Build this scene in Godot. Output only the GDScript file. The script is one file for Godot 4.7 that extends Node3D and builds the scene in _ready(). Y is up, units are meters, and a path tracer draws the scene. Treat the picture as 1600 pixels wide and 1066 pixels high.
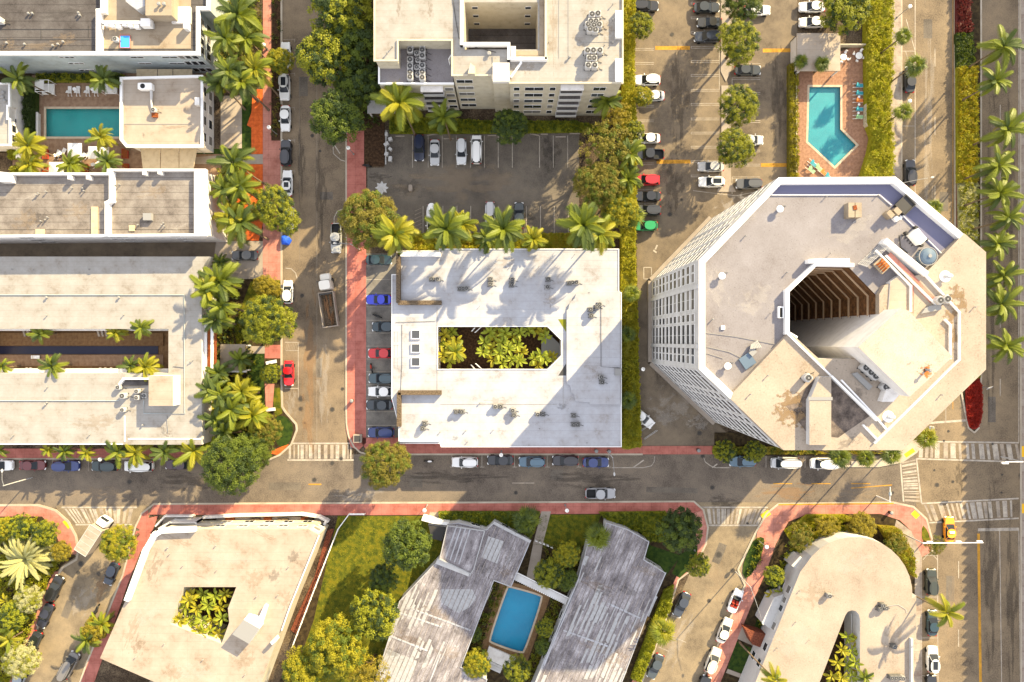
extends Node3D
# A city block seen from straight above. Plan positions were read off as survey coordinates (8.5 units per metre on the
# ground, origin 800,533, for an eye 125 m up); at() turns one, with the height at which it was read, into metres.
const UNIT := 8.5
const EYE := 125.0

var rng := RandomNumberGenerator.new()
var mats := {}
var meshes := {}
var taken := {}

func at(x: float, y: float, h := 0.0) -> Vector3:
	var k := (1.0 - h / EYE) / UNIT
	return Vector3((x - 800.0) * k, h, (y - 533.0) * k)

func plan(a: Array, h := 0.0) -> PackedVector2Array:
	var p := PackedVector2Array()
	for i in range(0, a.size() - 1, 2):
		var q := at(a[i], a[i + 1], h)
		p.append(Vector2(q.x, q.z))
	return ccw(p)

func path(a: Array, h := 0.0) -> PackedVector2Array:
	var p := PackedVector2Array()
	for i in range(0, a.size() - 1, 2):
		var q := at(a[i], a[i + 1], h)
		p.append(Vector2(q.x, q.z))
	return p

static func area(p: PackedVector2Array) -> float:
	var s := 0.0
	for i in p.size():
		s += p[i].cross(p[(i + 1) % p.size()])
	return s / 2.0

static func ccw(p: PackedVector2Array) -> PackedVector2Array:
	if area(p) > 0.0:
		p.reverse()
	return p

static func inset(p: PackedVector2Array, d: float) -> PackedVector2Array:
	return MB.inset_of(p, d)

static func strip(p: PackedVector2Array, w: float) -> PackedVector2Array:   # a band of width w along an open path
	var l := PackedVector2Array()
	var r := PackedVector2Array()
	var n := p.size()
	for i in n:
		var a := (p[i] - p[maxi(i - 1, 0)]).normalized()
		var b := (p[mini(i + 1, n - 1)] - p[i]).normalized()
		if i == 0: a = b
		if i == n - 1: b = a
		var na := Vector2(a.y, -a.x)
		var m := (na + Vector2(b.y, -b.x)).normalized()
		var k := w / 2.0 / maxf(0.4, m.dot(na))
		l.append(p[i] + m * k)
		r.append(p[i] - m * k)
	r.reverse()
	l.append_array(r)
	return ccw(l)

static func smooth(p: PackedVector2Array, times := 2) -> PackedVector2Array:   # rounds the corners of a closed outline
	for k in times:
		var o := PackedVector2Array()
		for i in p.size():
			var a := p[i]
			var b := p[(i + 1) % p.size()]
			o.append(a.lerp(b, 0.25))
			o.append(a.lerp(b, 0.75))
		p = o
	return p

class MB:
	var v := PackedVector3Array()
	var n := PackedVector3Array()
	var u := PackedVector2Array()
	var use_uv := false

	static func inset_of(p: PackedVector2Array, d: float) -> PackedVector2Array:
		var o := PackedVector2Array()
		var n := p.size()
		for i in n:
			var a := (p[i] - p[(i + n - 1) % n]).normalized()
			var b := (p[(i + 1) % n] - p[i]).normalized()
			var na := Vector2(a.y, -a.x)
			var nb := Vector2(b.y, -b.x)
			var m := (na + nb).normalized()
			o.append(p[i] + m * d / maxf(0.35, m.dot(na)))
		return o


	func tri(a: Vector3, b: Vector3, c: Vector3) -> void:
		var nn := (b - a).cross(c - a).normalized()
		v.append(a); v.append(c); v.append(b)
		n.append(nn); n.append(nn); n.append(nn)

	func quad(a: Vector3, b: Vector3, c: Vector3, d: Vector3) -> void:
		tri(a, b, c)
		tri(a, c, d)

	func quad_uv(a: Vector3, b: Vector3, c: Vector3, d: Vector3) -> void:
		use_uv = true
		quad(a, b, c, d)
		for t in [Vector2(0, 0), Vector2(1, 1), Vector2(1, 0), Vector2(0, 0), Vector2(0, 1), Vector2(1, 1)]:
			u.append(t)

	func cap(p: PackedVector2Array, y: float, up := true) -> void:
		var t := Geometry2D.triangulate_polygon(p)
		for i in range(0, t.size(), 3):
			var a := p[t[i]]
			var b := p[t[i + 1]]
			var c := p[t[i + 2]]
			var turned := (b - a).cross(c - a) > 0.0
			if turned == up:
				var s := b
				b = c
				c = s
			tri(Vector3(a.x, y, a.y), Vector3(b.x, y, b.y), Vector3(c.x, y, c.y))

	func cap_holed(p: PackedVector2Array, holes: Array, y: float) -> void:   # a flat face with openings in it
		var pieces := [p]
		for hole in holes:
			var mid := 0.0
			for q in hole: mid += q.x / hole.size()
			var next := []
			for piece in pieces:
				for s in [-1.0, 1.0]:
					var half := PackedVector2Array([Vector2(mid, -4000), Vector2(mid + s * 4000, -4000), Vector2(mid + s * 4000, 4000), Vector2(mid, 4000)])
					for a in Geometry2D.intersect_polygons(piece, half):
						next.append_array(Geometry2D.clip_polygons(a, hole))
			pieces = next
		for piece in pieces:
			cap(piece, y)

	func sides(p: PackedVector2Array, y0: float, y1: float, outward := true) -> void:
		for i in p.size():
			var a := p[i]
			var b := p[(i + 1) % p.size()]
			if not outward:
				var s := a
				a = b
				b = s
			quad(Vector3(a.x, y0, a.y), Vector3(b.x, y0, b.y), Vector3(b.x, y1, b.y), Vector3(a.x, y1, a.y))

	func prism(p: PackedVector2Array, y0: float, y1: float, bottom := false) -> void:
		cap(p, y1)
		sides(p, y0, y1)
		if bottom:
			cap(p, y0, false)

	func loft(rings: Array, heights: Array) -> void:   # rings of equal length, from the bottom up
		for k in rings.size() - 1:
			var p: PackedVector2Array = rings[k]
			var q: PackedVector2Array = rings[k + 1]
			for i in p.size():
				var j := (i + 1) % p.size()
				quad(Vector3(p[i].x, heights[k], p[i].y), Vector3(p[j].x, heights[k], p[j].y), Vector3(q[j].x, heights[k + 1], q[j].y), Vector3(q[i].x, heights[k + 1], q[i].y))

	func ring(p: PackedVector2Array, w: float, y0: float, y1: float, outer := true) -> void:
		var q := inset_of(p, -w)
		for i in p.size():
			var j := (i + 1) % p.size()
			quad(Vector3(p[i].x, y1, p[i].y), Vector3(p[j].x, y1, p[j].y), Vector3(q[j].x, y1, q[j].y), Vector3(q[i].x, y1, q[i].y))
			quad(Vector3(q[j].x, y0, q[j].y), Vector3(q[i].x, y0, q[i].y), Vector3(q[i].x, y1, q[i].y), Vector3(q[j].x, y1, q[j].y))
			if outer:
				quad(Vector3(p[i].x, y0, p[i].y), Vector3(p[j].x, y0, p[j].y), Vector3(p[j].x, y1, p[j].y), Vector3(p[i].x, y1, p[i].y))

	func box(c: Vector3, s: Vector3, turn := 0.0, pitch := 0.0) -> void:
		var b := Basis(Vector3.UP, turn) * Basis(Vector3.RIGHT, pitch)
		var x := b.x * s.x / 2.0
		var y := b.y * s.y / 2.0
		var z := b.z * s.z / 2.0
		quad(c - x - y + z, c + x - y + z, c + x + y + z, c - x + y + z)
		quad(c + x - y - z, c - x - y - z, c - x + y - z, c + x + y - z)
		quad(c + x - y + z, c + x - y - z, c + x + y - z, c + x + y + z)
		quad(c - x - y - z, c - x - y + z, c - x + y + z, c - x + y - z)
		quad(c - x + y + z, c + x + y + z, c + x + y - z, c - x + y - z)
		quad(c - x - y - z, c + x - y - z, c + x - y + z, c - x - y + z)

	func tube(pts: Array, radii: Array, k := 6, cap_end := true) -> void:
		var last := []
		for i in pts.size():
			var d: Vector3 = (pts[mini(i + 1, pts.size() - 1)] - pts[maxi(i - 1, 0)]).normalized()
			var s := d.cross(Vector3.RIGHT if absf(d.x) < 0.8 else Vector3.UP).normalized()
			var t := d.cross(s)
			var now := []
			for j in k:
				var a := TAU * j / k
				now.append(pts[i] + (s * cos(a) + t * sin(a)) * radii[i])
			for j in (k if i else 0):
				var m := (j + 1) % k
				quad(last[j], last[m], now[m], now[j])
			last = now
		if cap_end:
			for j in range(1, k - 1):
				tri(last[0], last[j], last[j + 1])

	func disc(c: Vector3, r: float, y0: float, y1: float, k := 16, r2 := -1.0) -> void:
		var p := PackedVector2Array()
		var q := PackedVector2Array()
		for i in k:
			var d := Vector2(cos(TAU * i / k), -sin(TAU * i / k))
			p.append(Vector2(c.x, c.z) + d * r)
			q.append(Vector2(c.x, c.z) + d * (r if r2 < 0.0 else r2))
		loft([p, q], [y0, y1])
		for j in range(1, k - 1):
			tri(Vector3(q[0].x, y1, q[0].y), Vector3(q[j].x, y1, q[j].y), Vector3(q[j + 1].x, y1, q[j + 1].y))

	func add_to(m: ArrayMesh, mat: Material) -> ArrayMesh:
		if v.is_empty():
			return m
		var a := []
		a.resize(Mesh.ARRAY_MAX)
		a[Mesh.ARRAY_VERTEX] = v
		a[Mesh.ARRAY_NORMAL] = n
		if use_uv:
			a[Mesh.ARRAY_TEX_UV] = u
		m.add_surface_from_arrays(Mesh.PRIMITIVE_TRIANGLES, a)
		m.surface_set_material(m.get_surface_count() - 1, mat)
		return m

	func uv_along(d: Vector2, across: float, along: float) -> void:   # plan coordinates along an axis, in metres per repeat
		use_uv = true
		var o := d.orthogonal()
		for p in v:
			u.append(Vector2(o.dot(Vector2(p.x, p.z)) / across, d.dot(Vector2(p.x, p.z)) / along))

	func mesh(mat: Material) -> ArrayMesh:
		return add_to(ArrayMesh.new(), mat)


func numbered(called: String) -> String:
	taken[called] = taken.get(called, -1) + 1
	return called if taken[called] == 0 else "%s_%03d" % [called, taken[called]]

func tag(o: Node3D, label: String, category: String, group := "", kind := "") -> Node3D:
	if label: o.set_meta("label", label)
	if category: o.set_meta("category", category)
	if group: o.set_meta("group", group)
	if kind: o.set_meta("kind", kind)
	return o

func thing(called: String, label: String, category: String, where := Vector3.ZERO, turn := 0.0, group := "") -> Node3D:
	var o := Node3D.new()
	o.name = numbered(called)
	add_child(o)
	o.position = where
	o.rotation.y = turn
	return tag(o, label, category, group)

func put(called: String, m: Mesh, parent: Node, where := Vector3.ZERO, basis_ := Basis.IDENTITY) -> MeshInstance3D:
	var o := MeshInstance3D.new()
	o.mesh = m
	o.name = numbered(called) if parent == self else called
	o.transform = Transform3D(basis_, where)
	parent.add_child(o, true)
	return o

func struct(called: String, m: Mesh, label := "") -> MeshInstance3D:
	var o := put(called, m, self)
	o.set_meta("kind", "structure")
	if label: o.set_meta("label", label)
	return o

# ---------------------------------------------------------------- materials
func lut(stops: Array) -> PackedByteArray:   # colours along 0..1, as 256 rgb triples
	var out := PackedByteArray()
	for i in 256:
		var t := i / 255.0
		var c: Color = stops[0][1]
		for k in stops.size() - 1:
			if t >= stops[k][0]:
				var w := clampf((t - stops[k][0]) / maxf(1e-4, stops[k + 1][0] - stops[k][0]), 0.0, 1.0)
				c = (stops[k][1] as Color).lerp(stops[k + 1][1], w)
		out.append(int(clampf(c.r, 0, 1) * 255)); out.append(int(clampf(c.g, 0, 1) * 255)); out.append(int(clampf(c.b, 0, 1) * 255))
	return out

func noise_bytes(size: int, s: int, freq: float, octaves := 4, type := FastNoiseLite.TYPE_SIMPLEX_SMOOTH) -> PackedByteArray:
	var f := FastNoiseLite.new()
	f.seed = s
	f.noise_type = type
	f.frequency = freq
	f.fractal_octaves = octaves
	var im := f.get_seamless_image(size, size)
	im.convert(Image.FORMAT_L8)
	return im.get_data()

# broad patches (weight a) and grain (weight b) looked up in a colour ramp; lines: [spacing, width, darkness, along x?]
func surface_tex(size: int, s: int, freq: float, a: float, b: float, stops: Array, lines := [], speck := 0.0) -> ImageTexture:
	var l := lut(stops)
	var broad := noise_bytes(size, s, freq)
	var fine := noise_bytes(size, s + 7, 0.22, 2)
	var mid := noise_bytes(size, s + 13, freq * 5.0, 3)
	var data := PackedByteArray()
	data.resize(size * size * 3)
	var c := 1.0 - (a + b) * 0.5
	var r := RandomNumberGenerator.new()
	r.seed = s
	var i := 0
	for y in size:
		var row := 1.0
		var sheet := 0.0
		for ln in lines:
			if ln[3] and y % int(ln[0]) < int(ln[1]): row *= ln[2]
			if ln[3]: sheet = ((y / int(ln[0])) * 37 % 11) / 11.0 * 0.10 - 0.05
		for x in size:
			var t := (broad[i] * a * 0.7 + mid[i] * a * 0.3 + fine[i] * b) / 255.0 + c - 0.5 + sheet
			var k := clampi(int(t * 255.0), 0, 255) * 3
			var m := row
			for ln in lines:
				if not ln[3] and x % int(ln[0]) < int(ln[1]): m *= ln[2]
			if speck > 0.0 and r.randf() < speck: m *= 0.6
			data[i * 3] = int(l[k] * m)
			data[i * 3 + 1] = int(l[k + 1] * m)
			data[i * 3 + 2] = int(l[k + 2] * m)
			i += 1
	return ImageTexture.create_from_image(Image.create_from_data(size, size, false, Image.FORMAT_RGB8, data))

func lin(r: float, g: float, b: float) -> Color:
	return Color(r, g, b).linear_to_srgb()

func mat(called: String, c: Color, rough := 0.85, tex: Texture2D = null, metres := 30.0) -> StandardMaterial3D:
	if mats.has(called):
		return mats[called]
	var m := StandardMaterial3D.new()
	m.resource_name = called
	m.albedo_color = c
	m.roughness = rough
	m.metallic_specular = 0.35
	if tex:
		m.albedo_texture = tex
		m.uv1_triplanar = true
		m.uv1_world_triplanar = true
		m.uv1_scale = Vector3.ONE / metres
	mats[called] = m
	return m

func M(called: String) -> StandardMaterial3D:
	return mats[called]

func grey(v: float) -> Color:
	return Color(v, v, v)

func make_materials() -> void:
	var asph := surface_tex(1024, 3, 0.006, 0.85, 0.5, [[0.0, Color(0.52, 0.51, 0.52)], [0.35, Color(0.76, 0.75, 0.75)], [0.6, Color(0.87, 0.86, 0.85)], [1.0, Color(1.0, 0.97, 0.93)]], [], 0.004)
	var conc := surface_tex(512, 11, 0.008, 0.8, 0.45, [[0.0, Color(0.76, 0.73, 0.71)], [0.4, Color(0.89, 0.88, 0.87)], [1.0, Color(1, 1, 1)]], [], 0.003)
	var pave := surface_tex(512, 23, 0.01, 0.8, 0.35, [[0.0, Color(0.70, 0.62, 0.60)], [0.5, Color(0.88, 0.87, 0.87)], [1.0, Color(1, 1, 1)]], [[64, 2, 0.84, true], [64, 2, 0.84, false]])
	var sheet := surface_tex(512, 31, 0.007, 0.8, 0.28, [[0.0, Color(0.72, 0.66, 0.60)], [0.35, Color(0.90, 0.88, 0.86)], [1.0, Color(1, 1, 1)]], [[43, 1, 0.86, true], [171, 1, 0.93, false]], 0.0015)
	var felt := surface_tex(512, 43, 0.008, 0.95, 0.55, [[0.0, Color(0.58, 0.55, 0.53)], [0.4, Color(0.80, 0.77, 0.75)], [0.7, Color(0.90, 0.88, 0.86)], [1.0, Color(1, 0.98, 0.95)]], [[34, 2, 0.70, true]], 0.01)
	var stucco := surface_tex(512, 53, 0.01, 0.7, 0.3, [[0.0, Color(0.74, 0.72, 0.70)], [0.4, Color(0.92, 0.91, 0.9)], [1.0, Color(1, 1, 1)]])
	var lawn := surface_tex(512, 61, 0.012, 1.0, 0.8, [[0.0, Color(0.35, 0.42, 0.3)], [0.4, Color(0.62, 0.72, 0.5)], [0.65, Color(0.85, 0.85, 0.6)], [1.0, Color(1.0, 0.92, 0.6)]], [], 0.05)
	var soil := surface_tex(512, 67, 0.015, 1.0, 0.8, [[0.0, Color(0.35, 0.30, 0.26)], [0.5, Color(0.72, 0.66, 0.6)], [1.0, Color(1, 0.95, 0.85)]], [], 0.08)
	var grime := surface_tex(512, 71, 0.012, 1.0, 0.5, [[0.0, Color(0.40, 0.37, 0.36)], [0.5, Color(0.68, 0.65, 0.63)], [0.8, Color(0.85, 0.80, 0.76)], [1.0, Color(1, 0.97, 0.94)]], [], 0.01)
	var water := surface_tex(256, 77, 0.012, 0.8, 0.1, [[0.0, Color(0.78, 0.82, 0.86)], [1.0, Color(1, 1, 1)]])
	mat("ground", lin(0.17, 0.145, 0.115), 0.95, soil, 40.0)
	mat("asphalt", lin(0.26, 0.202, 0.138), 0.92, asph, 62.0)
	mat("asphalt_cross", lin(0.215, 0.178, 0.14), 0.92, asph, 62.0)
	mat("roof_lift", lin(0.46, 0.41, 0.35), 0.8, conc, 30.0)
	mat("roof_strip", lin(0.40, 0.405, 0.42), 0.85, conc, 3.0)
	mat("asphalt_avenue", lin(0.26, 0.202, 0.135), 0.92, asph, 71.0)
	mat("asphalt_side", lin(0.3, 0.24, 0.16), 0.92, asph, 47.0)
	mat("asphalt_lot", lin(0.19, 0.165, 0.135), 0.92, asph, 55.0)
	mat("asphalt_old", lin(0.225, 0.182, 0.132), 0.92, asph, 39.0)
	mat("stall", lin(0.25, 0.235, 0.21), 0.92, asph, 33.0)
	mat("concrete", lin(0.36, 0.31, 0.26), 0.9, conc, 21.0)
	mat("concrete_walk", lin(0.40, 0.345, 0.285), 0.9, pave, 12.0)
	mat("kerb", lin(0.46, 0.40, 0.32), 0.9, conc, 13.0)
	mat("pink", lin(0.48, 0.172, 0.135), 0.9, pave, 12.8)
	mat("pink_pale", lin(0.54, 0.24, 0.185), 0.9, pave, 12.8)
	mat("orange", lin(0.75, 0.15, 0.03), 0.9, pave, 4.0)
	mat("red_brick", lin(0.32, 0.11, 0.07), 0.9, soil, 3.0)
	mat("deck_tan", lin(0.30, 0.20, 0.13), 0.9, pave, 5.0)
	mat("deck_pink", lin(0.36, 0.205, 0.13), 0.9, pave, 3.0)
	mat("deck_brown", lin(0.22, 0.13, 0.06), 0.85, pave, 4.0)
	mat("mulch", lin(0.11, 0.07, 0.042), 0.95, soil, 5.0)
	mat("garden_soil", lin(0.085, 0.068, 0.035), 0.95, soil, 9.0)
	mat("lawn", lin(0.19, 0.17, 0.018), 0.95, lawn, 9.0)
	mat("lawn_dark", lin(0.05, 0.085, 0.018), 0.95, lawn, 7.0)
	mat("paint", lin(0.52, 0.47, 0.40), 0.8, asph, 9.0)
	mat("paint_worn", lin(0.42, 0.36, 0.29), 0.85, asph, 15.0)
	mat("paint_yellow", lin(0.62, 0.32, 0.04), 0.85, asph, 17.0)
	mat("tactile", lin(0.75, 0.44, 0.02), 0.8)
	mat("iron", lin(0.045, 0.04, 0.035), 0.7)
	mat("roof_white", lin(0.41, 0.425, 0.47), 0.75, sheet, 17.0)
	mat("roof_cream", lin(0.385, 0.332, 0.275), 0.85, sheet, 17.0)
	mat("roof_cream_plain", lin(0.385, 0.325, 0.265), 0.85, conc, 40.0)
	mat("roof_pale", lin(0.335, 0.326, 0.31), 0.85, sheet, 13.0)
	mat("roof_tower", lin(0.25, 0.234, 0.246), 0.85, conc, 33.0)
	mat("roof_felt", lin(0.28, 0.262, 0.245), 0.9, felt, 19.0)
	mat("roof_dark", lin(0.12, 0.115, 0.118), 0.9, felt, 21.0)
	mat("roof_weather", lin(0.5, 0.49, 0.5), 0.9, grime, 23.0)
	var streaky := surface_tex(512, 83, 0.012, 1.15, 0.5, [[0.0, Color(0.44, 0.42, 0.43)], [0.3, Color(0.60, 0.58, 0.59)], [0.6, Color(0.74, 0.72, 0.73)], [0.85, Color(0.88, 0.87, 0.88)], [1.0, Color(1, 1, 1)]], [[64, 2, 0.8, false]], 0.01)
	var rs := mat("roof_streaky", lin(0.48, 0.465, 0.47), 0.9)   # mapped in metres along each house's own axis
	rs.albedo_texture = streaky
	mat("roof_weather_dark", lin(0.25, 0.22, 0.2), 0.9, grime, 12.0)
	mat("roof_tan", lin(0.34, 0.285, 0.215), 0.85, sheet, 19.0)
	mat("white", lin(0.74, 0.72, 0.70), 0.7, stucco, 8.0)
	mat("white_plain", lin(0.76, 0.75, 0.74), 0.6)
	mat("wall_grey", lin(0.56, 0.56, 0.56), 0.75, stucco, 14.0)
	mat("wall_cream", lin(0.55, 0.50, 0.39), 0.8, stucco, 10.0)
	mat("wall_blue", lin(0.42, 0.48, 0.50), 0.8, stucco, 10.0)
	mat("wall_brown", lin(0.27, 0.14, 0.06), 0.85, grime, 6.0)
	mat("ledge", lin(0.55, 0.40, 0.26), 0.8, conc, 7.0)
	mat("stone", lin(0.25, 0.215, 0.17), 0.9, soil, 2.5)
	mat("glass", lin(0.02, 0.024, 0.03), 0.08)
	mat("glass_soft", lin(0.06, 0.065, 0.075), 0.2)
	mat("window_blind", lin(0.16, 0.15, 0.14), 0.5)
	mat("pool_tile", lin(0.01, 0.05, 0.10), 0.3)
	mat("window_dark", lin(0.022, 0.022, 0.026), 0.3)
	mat("parapet_shade_blue", lin(0.13, 0.13, 0.2), 0.8)  # bluish shade tone for the strip along the tower parapet
	mat("metal", lin(0.42, 0.41, 0.40), 0.5)
	mat("metal_grey", lin(0.24, 0.235, 0.23), 0.55)
	mat("metal_dark", lin(0.045, 0.043, 0.042), 0.6)
	mat("fan_black", lin(0.015, 0.015, 0.016), 0.6)
	mat("rubber", lin(0.012, 0.012, 0.012), 0.85)
	mat("bark", lin(0.20, 0.16, 0.115), 0.95, soil, 2.0)
	mat("bark_pale", lin(0.36, 0.31, 0.25), 0.9, soil, 2.4)
	mat("head_lamp", lin(0.75, 0.75, 0.75), 0.15)
	mat("tail_lamp", lin(0.35, 0.01, 0.01), 0.2)
	mat("globe", lin(0.82, 0.80, 0.76), 0.35)
	mat("terracotta", lin(0.42, 0.13, 0.04), 0.9, soil, 2.0)
	mat("red_mat", lin(0.30, 0.035, 0.02), 0.85)
	mat("canvas", lin(0.52, 0.43, 0.29), 0.9, stucco, 6.0)
	mat("canvas_white", lin(0.70, 0.68, 0.66), 0.9)
	mat("blue_tarp", lin(0.02, 0.09, 0.55), 0.5)
	mat("blue_cloth", lin(0.05, 0.28, 0.80), 0.7)
	mat("sling_teal", lin(0.04, 0.26, 0.33), 0.7)
	mat("sling_orange", lin(0.58, 0.17, 0.04), 0.7)
	mat("sling_green", lin(0.24, 0.42, 0.22), 0.7)
	mat("wood", lin(0.36, 0.22, 0.12), 0.8, soil, 1.5)
	mat("rust", lin(0.30, 0.07, 0.01), 0.9)
	mat("tank_blue", lin(0.10, 0.14, 0.19), 0.35)
	mat("pool_teal", lin(0, 0.27, 0.25), 0.5, water, 18.0)
	mat("pool_blue", lin(0, 0.25, 0.42), 0.5, water, 18.0)
	mat("pool_cyan", lin(0.015, 0.25, 0.29), 0.5, water, 18.0)
	mat("pool_navy", lin(0.016, 0.016, 0.04), 0.3, water, 18.0)
	mat("coping", lin(0.52, 0.43, 0.32), 0.85, conc, 5.0)
	mat("flower_red", lin(0.34, 0.035, 0.015), 0.9)
	var w := mat("water", Color(0.85, 0.95, 1.0, 0.02), 0.04)
	w.metallic_specular = 0.2
	w.transparency = BaseMaterial3D.TRANSPARENCY_ALPHA
	for k in [["leaf_green", 0.175, 0.18, 0.008], ["leaf_dark", 0.028, 0.046, 0.008], ["leaf_yellow", 0.235, 0.21, 0.008], ["leaf_brown", 0.135, 0.115, 0.014], ["leaf_gold", 0.21, 0.165, 0.010], ["leaf_mid", 0.075, 0.10, 0.008],
			["leaf_silver", 0.34, 0.33, 0.17], ["leaf_red", 0.24, 0.016, 0.008], ["leaf_lime", 0.20, 0.21, 0.010], ["leaf_hedge", 0.27, 0.25, 0.014], ["frond", 0.105, 0.125, 0.008], ["frond_yellow", 0.18, 0.17, 0.008], ["leaf_maroon", 0.085, 0.012, 0.010], ["frond_dark", 0.045, 0.065, 0.010], ["frond_silver", 0.30, 0.29, 0.12], ["blade", 0.19, 0.215, 0.014], ["blade_yellow", 0.25, 0.22, 0.010]]:
		var m := mat(k[0], lin(k[1], k[2], k[3]), 0.55)
		m.backlight_enabled = true
		m.backlight = lin(k[1] * 0.9, k[2] * 0.9, k[3] * 0.5)
		m.cull_mode = BaseMaterial3D.CULL_DISABLED
	# stains: real dirt with an outline of its own, cut out by an alpha picture
	for k in [["stain_brown", Color(0.50, 0.41, 0.31), 0.3, 5], ["stain_tan", Color(0.62, 0.54, 0.44), 0.25, 6], ["stain_dark", Color(0.30, 0.28, 0.27), 0.26, 8], ["stain_rust", Color(0.75, 0.40, 0.08), 0.8, 33], ["stain_pale", Color(0.78, 0.75, 0.72), 0.18, 12], ["tar", Color(0.22, 0.20, 0.19), 0.35, 15], ["stain_orange", Color(0.60, 0.46, 0.32), 0.35, 19], ["stain_cover", Color(0.52, 0.43, 0.32), 0.8, 23], ["black_spot", Color(0.10, 0.09, 0.09), 0.85, 27]]:
		var m := mat(k[0], Color.WHITE, 0.9)
		m.albedo_texture = stain_tex(k[1], k[2], k[3])
		m.transparency = BaseMaterial3D.TRANSPARENCY_ALPHA

func stain_tex(c: Color, most: float, s: int) -> ImageTexture:
	var size := 128
	var b := noise_bytes(size, s, 0.03, 5)
	var f := noise_bytes(size, s + 3, 0.2, 3)
	var im := Image.create(size, size, false, Image.FORMAT_RGBA8)
	for y in size:
		for x in size:
			var d := Vector2(x - size / 2.0, y - size / 2.0).length() / (size / 2.0)
			var t := (b[y * size + x] / 255.0 - 0.5) * 1.3 + (f[y * size + x] / 255.0 - 0.5) * 0.5 + 0.58 - d
			var a := clampf(t * 3.5, 0.0, 1.0) * most * (0.75 + 0.25 * f[y * size + x] / 255.0)
			im.set_pixel(x, y, Color(c.r, c.g, c.b, a))
	return ImageTexture.create_from_image(im)

# ---------------------------------------------------------------- light
func make_light() -> void:
	var cam := Camera3D.new()
	cam.name = "camera"
	cam.fov = rad_to_deg(2.0 * atan(533.0 / UNIT / EYE))
	cam.position = Vector3(0, EYE, 0)
	cam.rotation_degrees = Vector3(-90, 0, 0)
	cam.far = 4000.0
	add_child(cam)
	cam.current = true
	var sun := DirectionalLight3D.new()
	sun.name = "sun"
	var towards := Vector3(1.36, 1.0, -1.55).normalized()
	sun.basis = Basis.looking_at(-towards)
	sun.light_color = Color(1.0, 0.913, 0.715)
	sun.light_energy = 1.32
	sun.light_angular_distance = 0.5
	sun.shadow_enabled = true
	add_child(sun)
	var env := Environment.new()
	var sm := ProceduralSkyMaterial.new()
	sm.sky_top_color = Color(0.645, 0.655, 0.685)
	sm.sky_horizon_color = Color(0.86, 0.86, 0.85)
	sm.sky_curve = 0.2
	sm.ground_bottom_color = Color(0.35, 0.33, 0.31)
	sm.ground_horizon_color = Color(0.82, 0.82, 0.81)
	env.sky = Sky.new()
	env.sky.sky_material = sm
	env.background_mode = Environment.BG_SKY
	env.tonemap_mode = Environment.TONE_MAPPER_LINEAR
	env.tonemap_exposure = 3.75
	env.sdfgi_enabled = true
	env.ssao_enabled = true
	env.ssil_enabled = true
	var we := WorldEnvironment.new()
	we.name = "environment"
	we.environment = env
	add_child(we)

# ---------------------------------------------------------------- the ground
func slab(called: String, pts: Array, mat_name: String, y: float, label := "", rounds := 0) -> MeshInstance3D:
	var b := MB.new()
	var p := plan(pts)
	if rounds: p = smooth(p, rounds)
	b.cap(p, y)
	if y > 0.05: b.sides(p, 0.0, y)
	return struct(called, b.mesh(M(mat_name)), label)

func kerb(parent: Node, pts: Array, y := 0.13, w := 0.28, m := "kerb", rounds := 0) -> void:
	var b := MB.new()
	var q := path(pts)
	for k in rounds:
		var o := PackedVector2Array([q[0]])
		for i in q.size() - 1:
			o.append(q[i].lerp(q[i + 1], 0.25))
			o.append(q[i].lerp(q[i + 1], 0.75))
		o.append(q[q.size() - 1])
		q = o
	for i in q.size() - 1:
		var d := (q[i + 1] - q[i]).normalized()
		b.prism(strip(PackedVector2Array([q[i] - d * 0.02, q[i + 1] + d * 0.02]), w), 0.0, y + 0.0007 * (i % 3))
	put("kerb", b.mesh(M(m)), parent)

func mark(parent: Node, x0: float, y0: float, x1: float, y1: float, w: float, y: float, m := "paint", called := "lane_marking") -> void:
	var b := MB.new()
	b.cap(strip(path([x0, y0, x1, y1]), w), y)
	put(called, b.mesh(M(m)), parent)

func manhole(parent: Node, x: float, y: float, r: float, h := 0.02) -> void:
	var b := MB.new()
	b.disc(Vector3.ZERO, r, -0.01, 0.0, 18)
	b.ring(round_plan(r * 1.18, r * 1.18, 18), r * 0.14, -0.01, 0.006)
	put("manhole_cover", b.mesh(M("iron")), parent, at(x, y) + Vector3(0, h, 0))

func round_plan(rx: float, rz: float, k := 16, e := 2.0) -> PackedVector2Array:
	var p := PackedVector2Array()
	for i in k:
		var a := TAU * i / k
		p.append(Vector2(signf(cos(a)) * pow(absf(cos(a)), 2.0 / e) * rx, -signf(sin(a)) * pow(absf(sin(a)), 2.0 / e) * rz))
	return p

func stain(parent: Node, x: float, y: float, h: float, sx: float, sz: float, turn: float, m: String, up := 0.015) -> void:
	var key := "stain" + m
	if not meshes.has(key):
		var b := MB.new()
		b.quad_uv(Vector3(-0.5, 0, 0.5), Vector3(0.5, 0, 0.5), Vector3(0.5, 0, -0.5), Vector3(-0.5, 0, -0.5))
		meshes[key] = b.mesh(M(m))
	put("stain", meshes[key], parent, at(x, y, h) + Vector3(0, up + 0.0023 * (parent.get_child_count() % 7), 0) - (parent as Node3D).position, Basis(Vector3.UP, turn).scaled_local(Vector3(sx, 1, sz)))

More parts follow.
